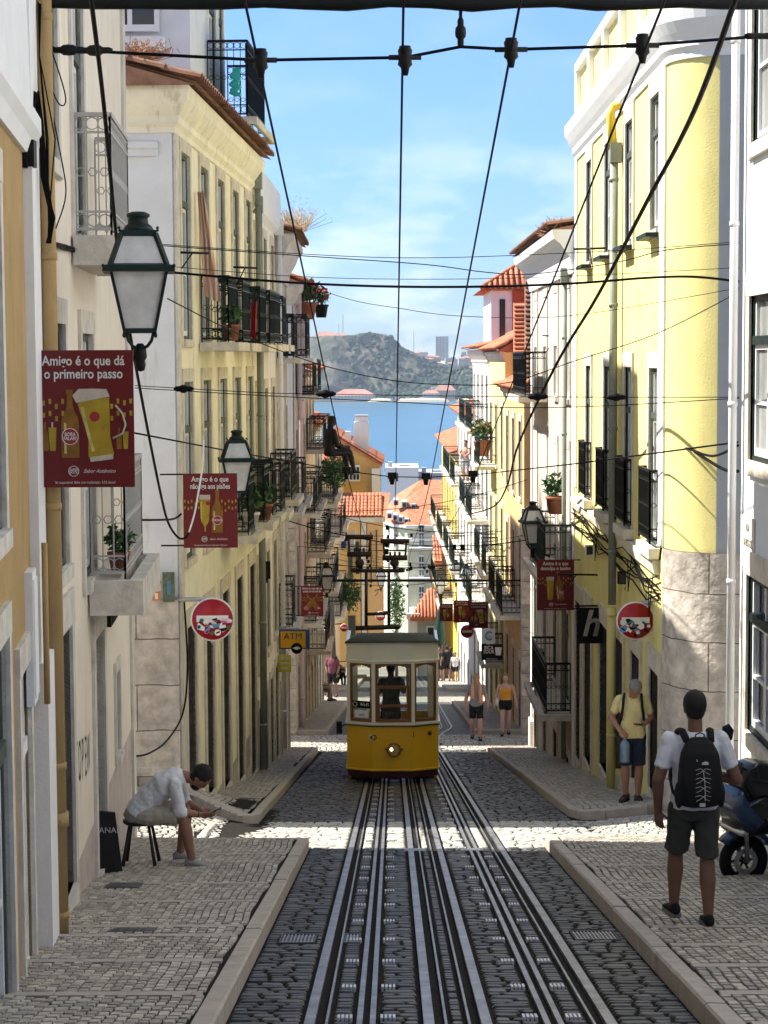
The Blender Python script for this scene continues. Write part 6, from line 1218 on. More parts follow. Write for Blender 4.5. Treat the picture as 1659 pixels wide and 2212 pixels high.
for i, (px, py, Y, r_, lb) in enumerate(((640, 462, 46.5, (.45, .5, .5), 'dry pinkish weeds sprouting from roof of the beige house'), (1205, 490, 38.5, (.35, .8, .22), 'dry weeds on the roof edge of the shuttered house'), (300, 108, 25.8, (.4, .3, .14), 'dry straw weeds on the near eaves of the yellow house'), (722, 1010, 68, (.5, 1, .6), 'dusty green creeper on the left balconies'), (755, 1275, 82, (.5, .8, .8), 'leafy green plants on a far left balcony'), (856, 1300, 96, (.45, .5, 1.5), 'tall dark green street tree at the foot of the street'))):
    b = MB(); c = at(px, py, Y)
    if i < 3:
        for k in range(150): d = Vector((random.gauss(0, .5), random.gauss(0, .5), random.uniform(.2, 1))); p0 = c + Vector((random.uniform(-.5, .5) * r_[0], random.uniform(-1, 1) * r_[1], -r_[2] * .8)); p1 = p0 + Vector((d.x * r_[0], d.y * r_[1], d.z * r_[2])); b.tube([p0, p1, p1 + Vector((random.uniform(-.1, .1), 0, random.uniform(0, .12)))], .006, 3)
        leafmass(b, c, r_, 260, .02); tag(b.done('dry_weeds', m_straw if i else mat('pale straw', (.5, .38, .2), .9, .3), norm=False), lb, 'weeds')
    else:
        leafmass(b, c, r_, 900, .09, .3); o = tag(b.done('shrub', m_leaf, norm=False), lb, 'plant')
        if i == 5: b = MB(); b.tube([(c.x, c.y, gz(Y)), c], [.09, .04], 6); b.done('trunk', m_dooro, o)
# small things on the facades
t = thing('floodlight', tuple(at(1347, 1250, 29)), 'square black floodlight on the lemon house', 'floodlight'); a = at(1335, 1262, 29); c = at(1358, 1236, 29); b = MB(); b.box(a.x, c.x, 29, 29.12, a.z, c.z); b.done('housing', m_iron, t); b = MB(); b.box(a.x + .02, c.x - .02, 28.985, 29, a.z + .02, c.z - .02); b.done('lens', m_pane, t); b = MB(); b.tube([(c.x, 29.08, (a.z + c.z) / 2), (3.55, 29.1, a.z - .1)], .012, 5); b.done('arm', m_iron, t)
t = thing('floodlight', tuple(at(1282, 1185, 36)), 'small white floodlight below the far right window', 'floodlight'); a = at(1265, 1200, 33); c = at(1282, 1178, 33); b = MB(); b.box(a.x, c.x, 33, 33.1, a.z, c.z); b.done('housing', m_whp, t); b = MB(); b.box(a.x + .015, c.x - .015, 32.99, 33, a.z + .015, c.z - .015); b.done('lens', m_pane, t)
t = thing('lit_box_sign', tuple(at(1168, 1430, 40)), 'yellow and black box sign under the right balcony', 'sign'); a = at(1153, 1452, 41); c = at(1176, 1408, 41); b = MB(); b.box(a.x, c.x, 41, 41.5, a.z + .15, c.z); b.box(a.x + .04, c.x, 41.02, 41.5, a.z, a.z + .15); b.done('box', m_green, t); b = MB(); b.box(a.x + .01, c.x - .01, 40.985, 41, a.z + .2, a.z + .3); b.done('yellow_strip', MATS['yellow plastic'], t)
for k, (px, py, s_, Y, lb) in enumerate(((577, 1232, .13, 37, 'small black square lamp on lemon house, right one'), (571, 1240, .13, 36.6, 'small black square lamp on lemon house, left one'))):
    c = at(px, py, Y); t = thing('wall_lamp', tuple(c), lb, 'wall lamp', 'black square wall lamps'); b = MB(); b.box(c.x - .05, c.x + .06, Y, Y + .1, c.z - .17, c.z + .17); b.done('case', m_black, t); b = MB(); b.box(c.x - .09, c.x - .05, Y + .03, Y + .07, c.z - .03, c.z + .03); b.done('mount', m_iron, t)
# ------------------------------------------------ people
INF = 0
def capsule(b, a, c, ra, rc, n=12, bulge=0):
    a, c = Vector(a), Vector(c); ra += INF; rc += INF; d = (c - a); L = d.length; d = d / L if L > 1e-6 else Vector((0, 0, 1))
    pts = [a - d * ra * .95, a - d * ra * .75, a - d * ra * .4, a, a + d * L * .35, a + d * L * .7, c, c + d * rc * .4, c + d * rc * .75, c + d * rc * .95]
    rs = [ra * .3, ra * .66, ra * .92, ra, (ra * .65 + rc * .35) * (1 + bulge), (ra * .3 + rc * .7) * (1 + bulge * .3), rc, rc * .92, rc * .66, rc * .3]
    b.tube(pts, rs, n)
def body_loft(b, secs, X, n=18):
    """secs: [(centre, rx, ry)], X the left-right axis of the trunk"""
    X = Vector(X).normalized(); rings = []
    for i, (c, rx, ry) in enumerate(secs):
        c = Vector(c); a = Vector(secs[max(0, i - 1)][0]); e = Vector(secs[min(len(secs) - 1, i + 1)][0]); T = (e - a).normalized(); Yv = T.cross(X).normalized()
        ring = []
        for j in range(n):
            t = 2 * math.pi * j / n; cx_, sy_ = math.cos(t), math.sin(t)
            ring.append(c + X * (rx * math.copysign(abs(cx_) ** .85, cx_)) + Yv * (ry * math.copysign(abs(sy_) ** .85, sy_)))
        rings.append(ring)
    b.loft(rings)
def remesh(b, name, mats, parent, vox, it=3):
    o = b.done('tmp_' + name, mats, None, norm=True, origin=(0, 0, 0)); m = o.modifiers.new('r', 'REMESH'); m.mode = 'VOXEL'; m.voxel_size = vox; m.use_smooth_shade = True
    s_ = o.modifiers.new('s', 'SMOOTH'); s_.iterations = it; s_.factor = .5
    me = bpy.data.meshes.new_from_object(o.evaluated_get(bpy.context.evaluated_depsgraph_get())); bpy.data.objects.remove(o)
    if name in ('shirt', 'shorts', 'trousers', 'hair'):
        me.update(); k = .35 if name == 'hair' else 1
        ds = [v.normal * (k * (.0105 * noise.noise(Vector((v.co.x * 14 / k, v.co.y * 14 / k, v.co.z * 9 + v.co.x * 7))) + .004 * noise.noise(v.co * (30 / k)))) for v in me.vertices]
        for v, d in zip(me.vertices, ds): v.co += d
    zs = [v.co for v in me.vertices]; c = Vector((sum(v.x for v in zs) / len(zs), sum(v.y for v in zs) / len(zs), min(v.z for v in zs)))
    me.transform(Matrix.Translation(-c)); me.name = name; ob = bpy.data.objects.new(name, me); COL.objects.link(ob); WL[ob.name] = c
    if parent is not None: ob.parent = parent; ob.location = c - WL[parent.name]
    else: ob.location = c
    return ob
def hand(b, w, d, pn, sd, curl=.5, s=1.0, spread=.0, r=.0088):
    w, d, pn = Vector(w), Vector(d).normalized(), Vector(pn).normalized(); pn = (pn - d * pn.dot(d)).normalized(); sx = d.cross(pn) * sd      # sx points to the thumb
    body_loft(b, [(w - d * .02 * s, .024 * s, .019 * s), (w + d * .02 * s, .032 * s, .017 * s), (w + d * .06 * s, .04 * s, .015 * s), (w + d * .088 * s, .039 * s, .012 * s)], sx, 12)
    for k, (o, L) in enumerate(((.03, .068), (.0105, .078), (-.0095, .073), (-.029, .058))):
        p = w + d * .084 * s + sx * o * s; dd = (d + sx * spread * (o * 12)).normalized(); a = curl * (.8 + .08 * k)
        for q, f in enumerate((.45, .32, .25)):
            dd = (dd * math.cos(a) + pn * math.sin(a)).normalized() if q else (dd * math.cos(a * .6) + pn * math.sin(a * .6)).normalized(); e = p + dd * L * f * s; capsule(b, p, e, (r - .0008 * q) * s, (r - .0012 * q - .0004) * s, 8); p = e
    p = w + d * .022 * s + sx * .026 * s; dd = (d * .62 + sx * .72 + pn * .25).normalized(); e = p + dd * .036 * s; capsule(b, p, e, .0125 * s, .0105 * s, 8); dd = (d * .85 + sx * .35 + pn * .45).normalized(); capsule(b, e, e + dd * .032 * s, .01 * s, .0085 * s, 8)
SK = {}
def skin(c):
    if c not in SK: SK[c] = mat('skin tone %d' % len(SK), c, .55, .08, 14, .05, 90, spec=.4, stain=(c[0] * .8, c[1] * .68, c[2] * .62), stn=.62)
    return SK[c]
def cl(name, c, var=.08): return MATS.get(name) or mat(name, c, .9, var, 7, .25, 25)
DEF = dict(pel=(0, 0, .94), wst=(0, .005, 1.08), chs=(0, 0, 1.27), shc=(0, -.01, 1.40), nck=(0, -.01, 1.46), hd=(0, .015, 1.63), look=(0, 1, 0),
    sL=(-.175, -.01, 1.40), sR=(.175, -.01, 1.40), eL=(-.225, -.03, 1.12), eR=(.225, -.03, 1.12), wL=(-.235, .03, .87), wR=(.235, .03, .87), hpL=(-.088, 0, .90), hpR=(.088, 0, .90),
    kL=(-.1, .02, .49), kR=(.1, .02, .49), aL=(-.1, -.02, .085), aR=(.1, -.02, .085), fL=(-.04, 1, 0), fR=(.04, 1, 0), hdL=(0, .1, -1), hdR=(0, .1, -1), pnL=(1, 0, 0), pnR=(-1, 0, 0), cuL=.35, cuR=.35)
def person(loc, heading, label, J=None, s=1.0, sk=(.36, .19, .12), top=('shirt', (.6, .6, .6)), sleeve=.75, bot=('shorts', (.05, .05, .05)), leg=.85, hair=(.02, .015, .012), hl=1.0, shoe=(.02, .02, .02), sole=(.3, .3, .3), fem=False, vox=.008, group=None, bare=False, tank=False, beard=False, cap=None, sock=None, name='person'):
    global INF
    INF = 0 if vox < .009 else vox * .55
    j = dict(DEF); j.update(J or {}); V = {k: (Vector(v) if isinstance(v, tuple) else v) for k, v in j.items()}
    M = Matrix.Translation(loc) @ Matrix.Rotation(heading, 4, 'Z') @ Matrix.Scale(s, 4); t = thing(name, tuple(loc), label, 'person', group)
    XS = (V['sR'] - V['sL']).normalized(); XH = (V['hpR'] - V['hpL']).normalized(); sw = .92 if fem else 1
    def trunk(b, e=0, top_=True, hips=True):
        up = (V['nck'] - V['shc']).normalized(); S_ = []
        if hips: S_ += [(V['pel'] - (V['wst'] - V['pel']).normalized() * .1, .13 + e, .09 + e), (V['pel'] - (V['wst'] - V['pel']).normalized() * .03, .162 + e, .112 + e)]
        S_ += [(V['pel'] + (V['wst'] - V['pel']) * .4, .158 + e, .11 + e), (V['wst'], .138 * sw + e, .1 + e), (V['wst'].lerp(V['chs'], .5), .148 * sw + e, .106 + e), (V['chs'], .166 * sw + e, .116 + e), (V['shc'] - up * .02, .168 * sw + e, .098 + e)]
        if top_: S_ += [(V['shc'] + up * .03, .13 + e * .6, .075 + e * .6), (V['nck'], .07 + e * .5, .06 + e * .5)]
        body_loft(b, S_, XS)
    b = MB(M)
    trunk(b)
    look = V['look'].normalized(); hz = (V['hd'] - V['nck']).normalized(); hx = look.cross(hz).normalized(); hz2 = hx.cross(look).normalized(); ax = (hx, look, hz2); H = V['hd']
    b.ell(H + hz2 * .02, (.08, .098, .105), 18, 12, ax=ax); b.ell(H - hz2 * .045 + look * .022, (.057, .066, .07), 16, 10, ax=ax); b.ell(H + look * .09 - hz2 * .018, (.011, .018, .022), 8, 6, ax=ax); b.ell(H + look * .083 + hz2 * .022, (.05, .012, .012), 10, 6, ax=ax); b.ell(H + look * .082 - hz2 * .052, (.024, .012, .009), 8, 6, ax=ax); b.ell(H + look * .07 - hz2 * .085, (.028, .022, .02), 8, 6, ax=ax)
    for q in (-1, 1): b.ell(H + hx * q * .077 - hz2 * .005 - look * .01, (.008, .018, .03), 8, 6, ax=ax)
    capsule(b, V['nck'] - (H - V['nck']) * .15, H - hz2 * .04 - look * .015, .055 * sw, .053 * sw)
    fine = vox < .009
    for q in 'LR':
        sh, el, wr = V['s' + q], V['e' + q], V['w' + q]; capsule(b, sh, el, .056 * sw, .045 * sw, bulge=.06); capsule(b, el, wr, .044 * sw, .029, bulge=.1)
        d = V['hd' + q]; hand(b, wr, d, V['pn' + q], 1 if (q == 'L') else -1, V['cu' + q], 1.0 if fine else 1.08, .12, .0088 if fine else .0105)
        hp, kn, an = V['hp' + q], V['k' + q], V['a' + q]; capsule(b, hp, kn, .086 if not fem else .088, .054, bulge=.02); capsule(b, kn, an, .056, .037, bulge=.26)
        f = V['f' + q].normalized(); capsule(b, an - Vector((0, 0, .03)), an + f * .12 - Vector((0, 0, .05)), .036, .026)
    remesh(b, 'body', skin(sk), t, vox * s)
    if hair:
        b = MB(M)
        b.ell(H + hz2 * .04 - look * .014, (.088, .102, .103), 18, 12, ax=ax)
        if hl > 1: b.ell(H - hz2 * .0 - look * .055, (.078, .058, .11), 14, 10, ax=ax)
        else: b.ell(H - hz2 * .03 - look * .04, (.07, .055, .05), 14, 10, ax=ax)
        if hl > 1.5: b.ell(H + hz2 * .04 - look * .12, (.045, .045, .05), 12, 8, ax=ax)
        if beard: b.ell(H - hz2 * .075 + look * .035, (.056, .052, .045), 12, 8, ax=ax)
        ho = remesh(b, 'hair', mat('hair %s' % label[:18], hair, .7, .3, 60, .5, 160), t, max(vox, .007) * s, 1)
        if cap: b = MB(M); b.ell(H + hz2 * .06 - look * .01, (.09, .105, .085), 16, 10, ax=ax); b.prism([(-.07, .06), (.07, .06), (.05, .17), (-.05, .17)], H + hz2 * .065, hx, look, hz2 * .012); b.done('cap', cl('cap cloth %s' % label[:10], cap), t)
        b = MB(M)
        for q in (-1, 1): b.ell(H + look * .087 + hx * q * .031 + hz2 * .004, (.012, .006, .006), 8, 6, ax=ax)
        b.done('eyes', m_black, t)
    if not bare:
        b = MB(M); e = .016
        tm = cl(*top)
        if tank:
            up = (V['nck'] - V['shc']).normalized(); body_loft(b, [(V['pel'] + (V['wst'] - V['pel']) * .3, .158, .112), (V['wst'], .142, .105), (V['chs'], .166, .135), (V['chs'].lerp(V['shc'], .45), .15, .11)], XS)
            for q in (-1, 1):
                for fw in (.09, -.09): b.tube([V['chs'].lerp(V['shc'], .4) + XS * q * .09 + Vector((0, 0, 0)) + XS.cross(up) * -fw, V['shc'] + up * .04 + XS * q * .085], .011, 6)
        else:
            hem = V['pel'] - (V['wst'] - V['pel']).normalized() * .05; body_loft(b, [(hem, .178, .128), (V['pel'] + (V['wst'] - V['pel']) * .4, .176, .126), (V['wst'], .162, .12), (V['wst'].lerp(V['chs'], .5), .166, .122), (V['chs'], .184, .133), (V['shc'] - (V['nck'] - V['shc']).normalized() * .01, .18, .108), (V['shc'] + (V['nck'] - V['shc']).normalized() * .035, .135, .085), (V['nck'] + (H - V['nck']) * .03, .075, .066)], XS)
            for q in 'LR':
                sh, el, wr = V['s' + q], V['e' + q], V['w' + q]; 
                if sleeve <= 1: capsule(b, sh, sh.lerp(el, sleeve), .068, .06); b.tube([sh.lerp(el, sleeve - .15), sh.lerp(el, sleeve + .06)], [.06, .066], 12)
                else: capsule(b, sh, el, .066, .055); b.tube([el, el.lerp(wr, sleeve - 1)], [.056, .05], 12)
        remesh(b, 'shirt', tm, t, max(.008, vox) * s, 2)
    if bot:
        b = MB(M); 
        dn = (V['wst'] - V['pel']).normalized(); body_loft(b, [(V['pel'] - dn * .13, .13, .105), (V['pel'] - dn * .05, .172, .124), (V['pel'] + dn * .03, .172, .124), (V['pel'] + dn * .075, .158, .116)], XH)
        for q in 'LR':
            hp, kn, an = V['hp' + q], V['k' + q], V['a' + q]
            if leg <= 1: capsule(b, hp, hp.lerp(kn, leg * .85), .1, .088); b.tube([hp.lerp(kn, leg * .6), hp.lerp(kn, leg)], [.09, .093], 14)
            else: capsule(b, hp, kn, .098, .075); b.tube([kn, kn.lerp(an, leg - 1)], [.076, .07], 14)
        remesh(b, 'shorts' if leg <= 1 else 'trousers', cl(*bot), t, max(.009, vox) * s, 2)
    for q in 'LR':
        an, f = V['a' + q], V['f' + q].normalized(); sd = Vector((0, 0, 1)).cross(f).normalized(); lift = (an.z - .085)
        if sock: b = MB(M); kn = V['k' + q]; b.tube([an - (kn - an) * .02, an.lerp(kn, .28)], [.042, .047], 12); b.done('sock', cl('sock cloth %s' % label[:8], sock), t)
        if not shoe: continue
        b = MB(M); R_ = []
        for y, wd, z0, z1 in ((-.072, .02, .02, .07), (-.06, .035, .018, .1), (-.02, .04, .018, .11), (.05, .043, .018, .088), (.12, .046, .018, .06), (.17, .036, .018, .047), (.187, .018, .02, .036)):
            c = an + f * y; R_.append([Vector((c.x, c.y, lift)) + sd * (wd * math.cos(a)) + Vector((0, 0, (z0 + z1) / 2 + (z1 - z0) / 2 * math.sin(a))) for a in [2 * math.pi * i / 12 for i in range(12)]])
        b.loft(R_); so = b.done('shoe', cl('shoe %s' % label[:10], shoe), t); b = MB(M); R_ = []
        for y, wd in ((-.078, .02), (-.06, .038), (0, .042), (.08, .046), (.14, .047), (.18, .034), (.194, .015)):
            c = an + f * y; R_.append([Vector((c.x, c.y, lift)) + sd * (wd * u) + Vector((0, 0, z)) for u, z in ((-1, .0), (1, .0), (1.02, .026), (-1.02, .026))])
        b.loft(R_, 0, False); b.done('sole', cl('sole %s' % label[:10], sole), so)
    return t, M, V

# man with backpack, walking away
Yb = 13.4; zg = gz(Yb) + PAV; pb_ = Vector((2.13, Yb, zg))
J = dict(aL=(-.115, .16, .115), kL=(-.11, .13, .52), fL=(-.12, 1, 0), aR=(.1, -.06, .085), kR=(.1, .0, .49), eL=(-.275, -.03, 1.11), wL=(-.262, .05, .86), hdL=(.12, .12, -1), pnL=(.5, .6, 0), cuL=.32, eR=(.31, -.02, 1.1), wR=(.13, .19, 1.1), hdR=(-1, .25, .1), pnR=(0, -.3, -1), sL=(-.185, 0, 1.4), sR=(.185, 0, 1.4), look=(.02, 1, -.05))
t, M, V = person(pb_, 0.05, 'man in white shirt and grey shorts walking away with black backpack', J, .955, (.17, .085, .055), ('white tee cloth', (.62, .63, .66)), .62, ('dark grey shorts cloth', (.045, .045, .042)), .92, (.008, .007, .006), .9, (.008, .008, .009), (.16, .16, .15), vox=.0065)
bp = thing('backpack', tuple(M @ Vector((0, -.2, .9))), 'black backpack with zigzag white cord on walking man', 'backpack')
b = MB(M); m_bp = cl('black ripstop nylon', (.008, .008, .009)); R_ = []
for z, rx, ry, y in ((.93, .06, .03, -.16), (.95, .13, .07, -.175), (1.02, .158, .095, -.19), (1.12, .16, .105, -.195), (1.24, .152, .1, -.19), (1.34, .135, .085, -.18), (1.41, .1, .06, -.165), (1.445, .055, .03, -.15)):
    R_.append([Vector((rx * math.copysign(abs(math.cos(a)) ** .6, math.cos(a)), y + ry * math.copysign(abs(math.sin(a)) ** .6, math.sin(a)), z)) for a in [2 * math.pi * i / 24 for i in range(24)]])
b.loft(R_); b.ell((0, -.262, 1.13), (.115, .045, .17), 18, 12); b.ell((-.155, -.19, 1.03), (.03, .07, .1), 12, 8); b.ell((.155, -.19, 1.03), (.03, .07, .1), 12, 8); remesh(b, 'pack_body', m_bp, bp, .006, 2)
b = MB(M)
for q in (-1, 1): b.tube([(q * .09, -.15, 1.42), (q * .105, -.06, 1.475), (q * .115, .03, 1.46), (q * .12, .12, 1.38), (q * .13, .14, 1.25), (q * .15, .1, 1.1), (q * .15, -.02, 1.02), (q * .14, -.12, 1.0)], .027, 6)
b.done('shoulder_straps', m_bp, bp)
b = MB(M); b.tube([(-.035, -.175, 1.44), (-.03, -.18, 1.475), (0, -.18, 1.485), (.03, -.18, 1.475), (.035, -.175, 1.44)], .006, 6); b.done('carry_loop', cl('navy webbing', (.03, .05, .1)), bp)
b = MB(M); zz = [1.235, 1.17, 1.105, 1.04]
sf = lambda x, z: -.308 + .35 * x * x * 4 + .35 * (z - 1.13) ** 2 * 2
for i, z in enumerate(zz):
    for q in (-1, 1): b.tube([(q * .056, sf(.05, z) - .006, z), (q * .02, sf(.02, z) - .006, z + .012), (0, sf(0, z) - .007, z), (-q * .02, sf(.02, z) - .006, z - .018), (-q * .05, sf(.05, z) - .006, z - .032 + .0 * i)], .0022, 4)
b.tube([(0, sf(0, 1.23) - .007, 1.23), (.012, sf(0, 1.12) - .008, 1.12), (.015, sf(0, 1.02) - .008, 1.01)], .003, 4); b.tube([(-.05, -.312, 1.325 - .01), (-.045, -.312, 1.3)], .004, 4); b.done('bungee_cord', cl('pale cord', (.5, .5, .48)), bp)
b = MB(M); b.prism([(-.024, 0), (.024, 0), (.02, .016), (.0, .02), (-.02, .012)], (.015, -.31, 1.275), (1, 0, 0), (0, 0, 1), (0, .02, 0)); b.prism([(-.02, 0), (.02, 0), (.02, .025), (-.02, .025)], (0, -.295, .965), (1, 0, 0), (0, 0, 1), (0, .03, 0)); b.done('patch_emblem', cl('pale cord', (.5, .5, .48)), bp)

# seated man on stool
Ys = 17.9; zs_ = gnd(-2.3, Ys) + PAV; c = at(302, 1700, Ys); ps = Vector((c.x, Ys, zs_))
J = dict(pel=(0, .0, .535), wst=(0, .075, .63), chs=(0, .23, .765), shc=(0, .355, .835), nck=(0, .42, .855), hd=(0, .565, .835), look=(0, .62, -.85), sL=(-.17, .35, .81), sR=(.17, .35, .81), eL=(-.19, .40, .56), eR=(.19, .40, .55), wL=(-.07, .58, .5), wR=(.07, .57, .5),
    hpL=(-.09, .03, .50), hpR=(.09, .03, .5), kL=(-.13, .43, .50), kR=(.14, .42, .50), aL=(-.12, .36, .085), aR=(.14, .50, .085), fL=(-.15, 1, 0), fR=(.1, 1, 0), hdL=(.25, 1, -.1), hdR=(-.2, 1, -.1), pnL=(.8, 0, .5), pnR=(-.8, 0, .5), cuL=.5, cuR=.5)
t, M, V = person(ps, R(-90), 'bearded man in white shirt bent over his phone on a stool', J, 1.0, (.25, .125, .08), ('white linen shirt', (.68, .68, .7)), 1.25, ('beige shorts cloth', (.42, .38, .3)), .86, (.01, .008, .007), .9, (.3, .3, .29), (.7, .7, .68), vox=.0065, beard=True)
ph = thing('phone', tuple(M @ Vector((0, .68, .5))), 'phone held by the seated man', 'phone'); b = MB(M @ Matrix.Translation((0, .69, .52)) @ Matrix.Rotation(R(18), 4, 'X')); b.box(-.037, .037, -.07, .08, -.004, .004); b.done('case', m_black, ph); b = MB(M @ Matrix.Translation((0, .69, .52)) @ Matrix.Rotation(R(18), 4, 'X')); b.box(-.034, .034, -.066, .076, .0041, .006); b.done('screen', m_pane, ph)
b = MB(M); b.tube([V['wR'] + Vector((-.03, 0, 0)).normalized() * 0 + (V['eR'] - V['wR']) * (.12 + .03 * k) for k in range(2)], .034, 12); b.done('bracelet', m_black, t)
st = thing('stool', tuple(M @ Vector((0, 0, 0))), 'dark wooden four legged stool under the seated man', 'stool'); m_stl = mat('dark stained wood', (.025, .02, .018), .5, .2, 9, .1)
b = MB(M); b.lathe((0, .0, .405), [(.0, 0), (.15, 0), (.165, .012), (.165, .03), (.15, .038), (0, .034)], 20); b.done('seat', m_stl, st)
for sx, sy in ((-1, -1), (1, -1), (1, 1), (-1, 1)): b = MB(M); b.tube([(sx * .09, sy * .09, .41), (sx * .155, sy * .155 + (.0), .0)], [.014, .018], 8); b.done('leg', m_stl, st)

# man in pale yellow shirt with water bottle
Yy = 25.5; xy_ = at(1366, 1700, Yy).x; py_ = Vector((xy_, Yy, gnd(xy_, Yy) + PAV))
J = dict(hd=(-.03, .12, 1.575), nck=(0, .03, 1.455), look=(-.3, .6, -1.0), eR=(.29, -.03, 1.15), wR=(.17, .17, 1.0), hdR=(-.7, .55, -.25), pnR=(-.3, -.2, -1), cuR=.75, eL=(-.255, .0, 1.15), wL=(-.14, .21, 1.1), hdL=(.55, .7, .05), pnL=(.2, 0, 1), cuL=.45, kL=(-.09, .01, .49), aL=(-.075, .0, .085), aR=(.09, -.02, .085), fR=(.35, 1, 0), fL=(-.35, 1, 0))
t, M, V = person(py_, R(172), 'grey haired man in pale yellow tee and navy shorts holding water bottle', J, .985, (.33, .17, .11), ('pale yellow tee cloth', (.68, .58, .27)), .62, ('navy shorts cloth', (.018, .024, .05)), .95, (.22, .21, .2), .9, (.04, .03, .028), (.03, .025, .02), vox=.0075)
bo = thing('water_bottle', tuple(M @ Vector((.06, .26, .65))), 'large clear water bottle held by man in yellow tee', 'bottle'); m_pet = mat('bluish clear plastic', (.12, .2, .28), .12, .2, 14, .1, 40, spec=.8)
hc = V['wR'] + Vector((-.05, .05, -.06)); b = MB(M @ Matrix.Translation(hc - Vector((.02, 0, .36)))); b.lathe((0, 0, 0), [(.0, 0), (.06, .0), (.066, .02)] + [(.066 - .004 * (k % 2), .03 + .018 * k) for k in range(11)] + [(.066, .24), (.05, .28), (.022, .31), (.016, .34)], 16); b.done('plastic_body', m_pet, bo); b = MB(M @ Matrix.Translation(hc - Vector((.02, 0, .36)))); b.lathe((0, 0, 0), [(.018, .335), (.018, .36), (0, .362)], 10); b.tube([(-.02, 0, .33), (-.03, 0, .36), (0, 0, .385), (.03, 0, .36), (.02, 0, .33)], .005, 5); b.done('cap_and_handle', mat('orange plastic', (.7, .25, .03), .4), bo)
ph = thing('phone', tuple(M @ Vector((-.06, .3, 1.1))), 'dark phone in the hand of man in yellow tee', 'phone'); b = MB(M @ Matrix.Translation((-.075, .31, 1.125))); b.box(-.07, .06, -.036, .036, -.004, .004); b.done('case', m_black, ph); b = MB(M @ Matrix.Translation((-.075, .31, 1.125))); b.box(-.066, .056, -.033, .033, .0041, .0055); b.done('screen', m_pane, ph)
kp = thing('backpack', tuple(M @ Vector((0, -.2, 1.0))), 'black backpack worn by man in yellow tee', 'backpack'); b = MB(M); b.ell((0, -.2, 1.17), (.13, .08, .2), 14, 10); b.done('pack_body', m_bp, kp); b = MB(M)
for q in (-1, 1): b.tube([(q * .11, -.14, 1.4), (q * .115, -.02, 1.475), (q * .12, .09, 1.44), (q * .13, .145, 1.33), (q * .15, .13, 1.18), (q * .175, .0, 1.08), (q * .15, -.12, 1.05)], .02, 6)
b.done('shoulder_straps', m_bp, kp)

for k in range(3): pass
# couple walking up
def px_person(px, Y, **k): x = at(px, 1600, Y).x; return Vector((x, Y, gnd(x, Y) + k.get('dz', PAV)))
W1 = dict(aL=(-.1, .22, .1), kL=(-.1, .2, .5), aR=(.1, -.16, .085), kR=(.1, .0, .49), eL=(-.26, -.04, 1.13), wL=(-.3, .05, .9), eR=(.26, -.02, 1.13), wR=(.3, .04, .9))
t, M, V = person(px_person(1029, 50.2, dz=0.02), R(178), 'blond bearded man in grey tee with orange towel round neck', dict(W1, look=(0, .8, -.6)), .99, (.5, .27, .19), ('grey marl tee cloth', (.25, .25, .27)), .6, ('black shorts cloth', (.012, .012, .013)), .8, (.42, .24, .1), 1, (.01, .01, .012), (.02, .02, .02), vox=.011, beard=True, sock=(.02, .02, .02))
tw = thing('towel', tuple(M @ Vector((0, .1, 1.2))), 'orange towel round the neck of the bearded man', 'towel'); b = MB(M); 
for q in (-1, 1): b.tube([(q * .0, -.085, 1.5), (q * .09, -.03, 1.49), (q * .1, .1, 1.42), (q * .1, .16, 1.3), (q * .11, .16, 1.12 if q > 0 else 1.0)], [.03, .035, .04, .045, .05], 8)
b.done('fabric', cl('orange towelling', (.75, .35, .18)), tw)
W2 = dict(W1, aL=(-.09, -.14, .085), kL=(-.09, .02, .49), aR=(.09, .2, .1), kR=(.09, .18, .5))
t, M, V = person(px_person(1092, 51.0, dz=0.04), R(176), 'woman in orange top and black shorts walking up the street', W2, .94, (.55, .33, .24), ('orange top cloth', (.75, .32, .03)), .5, ('black shorts cloth', (.012, .012, .013)), .42, (.28, .16, .08), 1.6, (.012, .012, .014), (.02, .02, .02), vox=.011, fem=True, tank=True)
hb = thing('shoulder_bag', tuple(M @ Vector((.25, 0, .9))), 'pale shoulder bag carried by the woman in orange top', 'bag'); b = MB(M); b.ell((.24, .02, .93), (.05, .11, .13), 12, 8); b.done('bag_body', m_whp, hb); b = MB(M); b.tube([(.22, .06, 1.0), (.15, .06, 1.3), (.12, .0, 1.44), (.15, -.06, 1.3), (.22, -.04, 1.0)], .009, 5); b.done('strap', m_whp, hb)

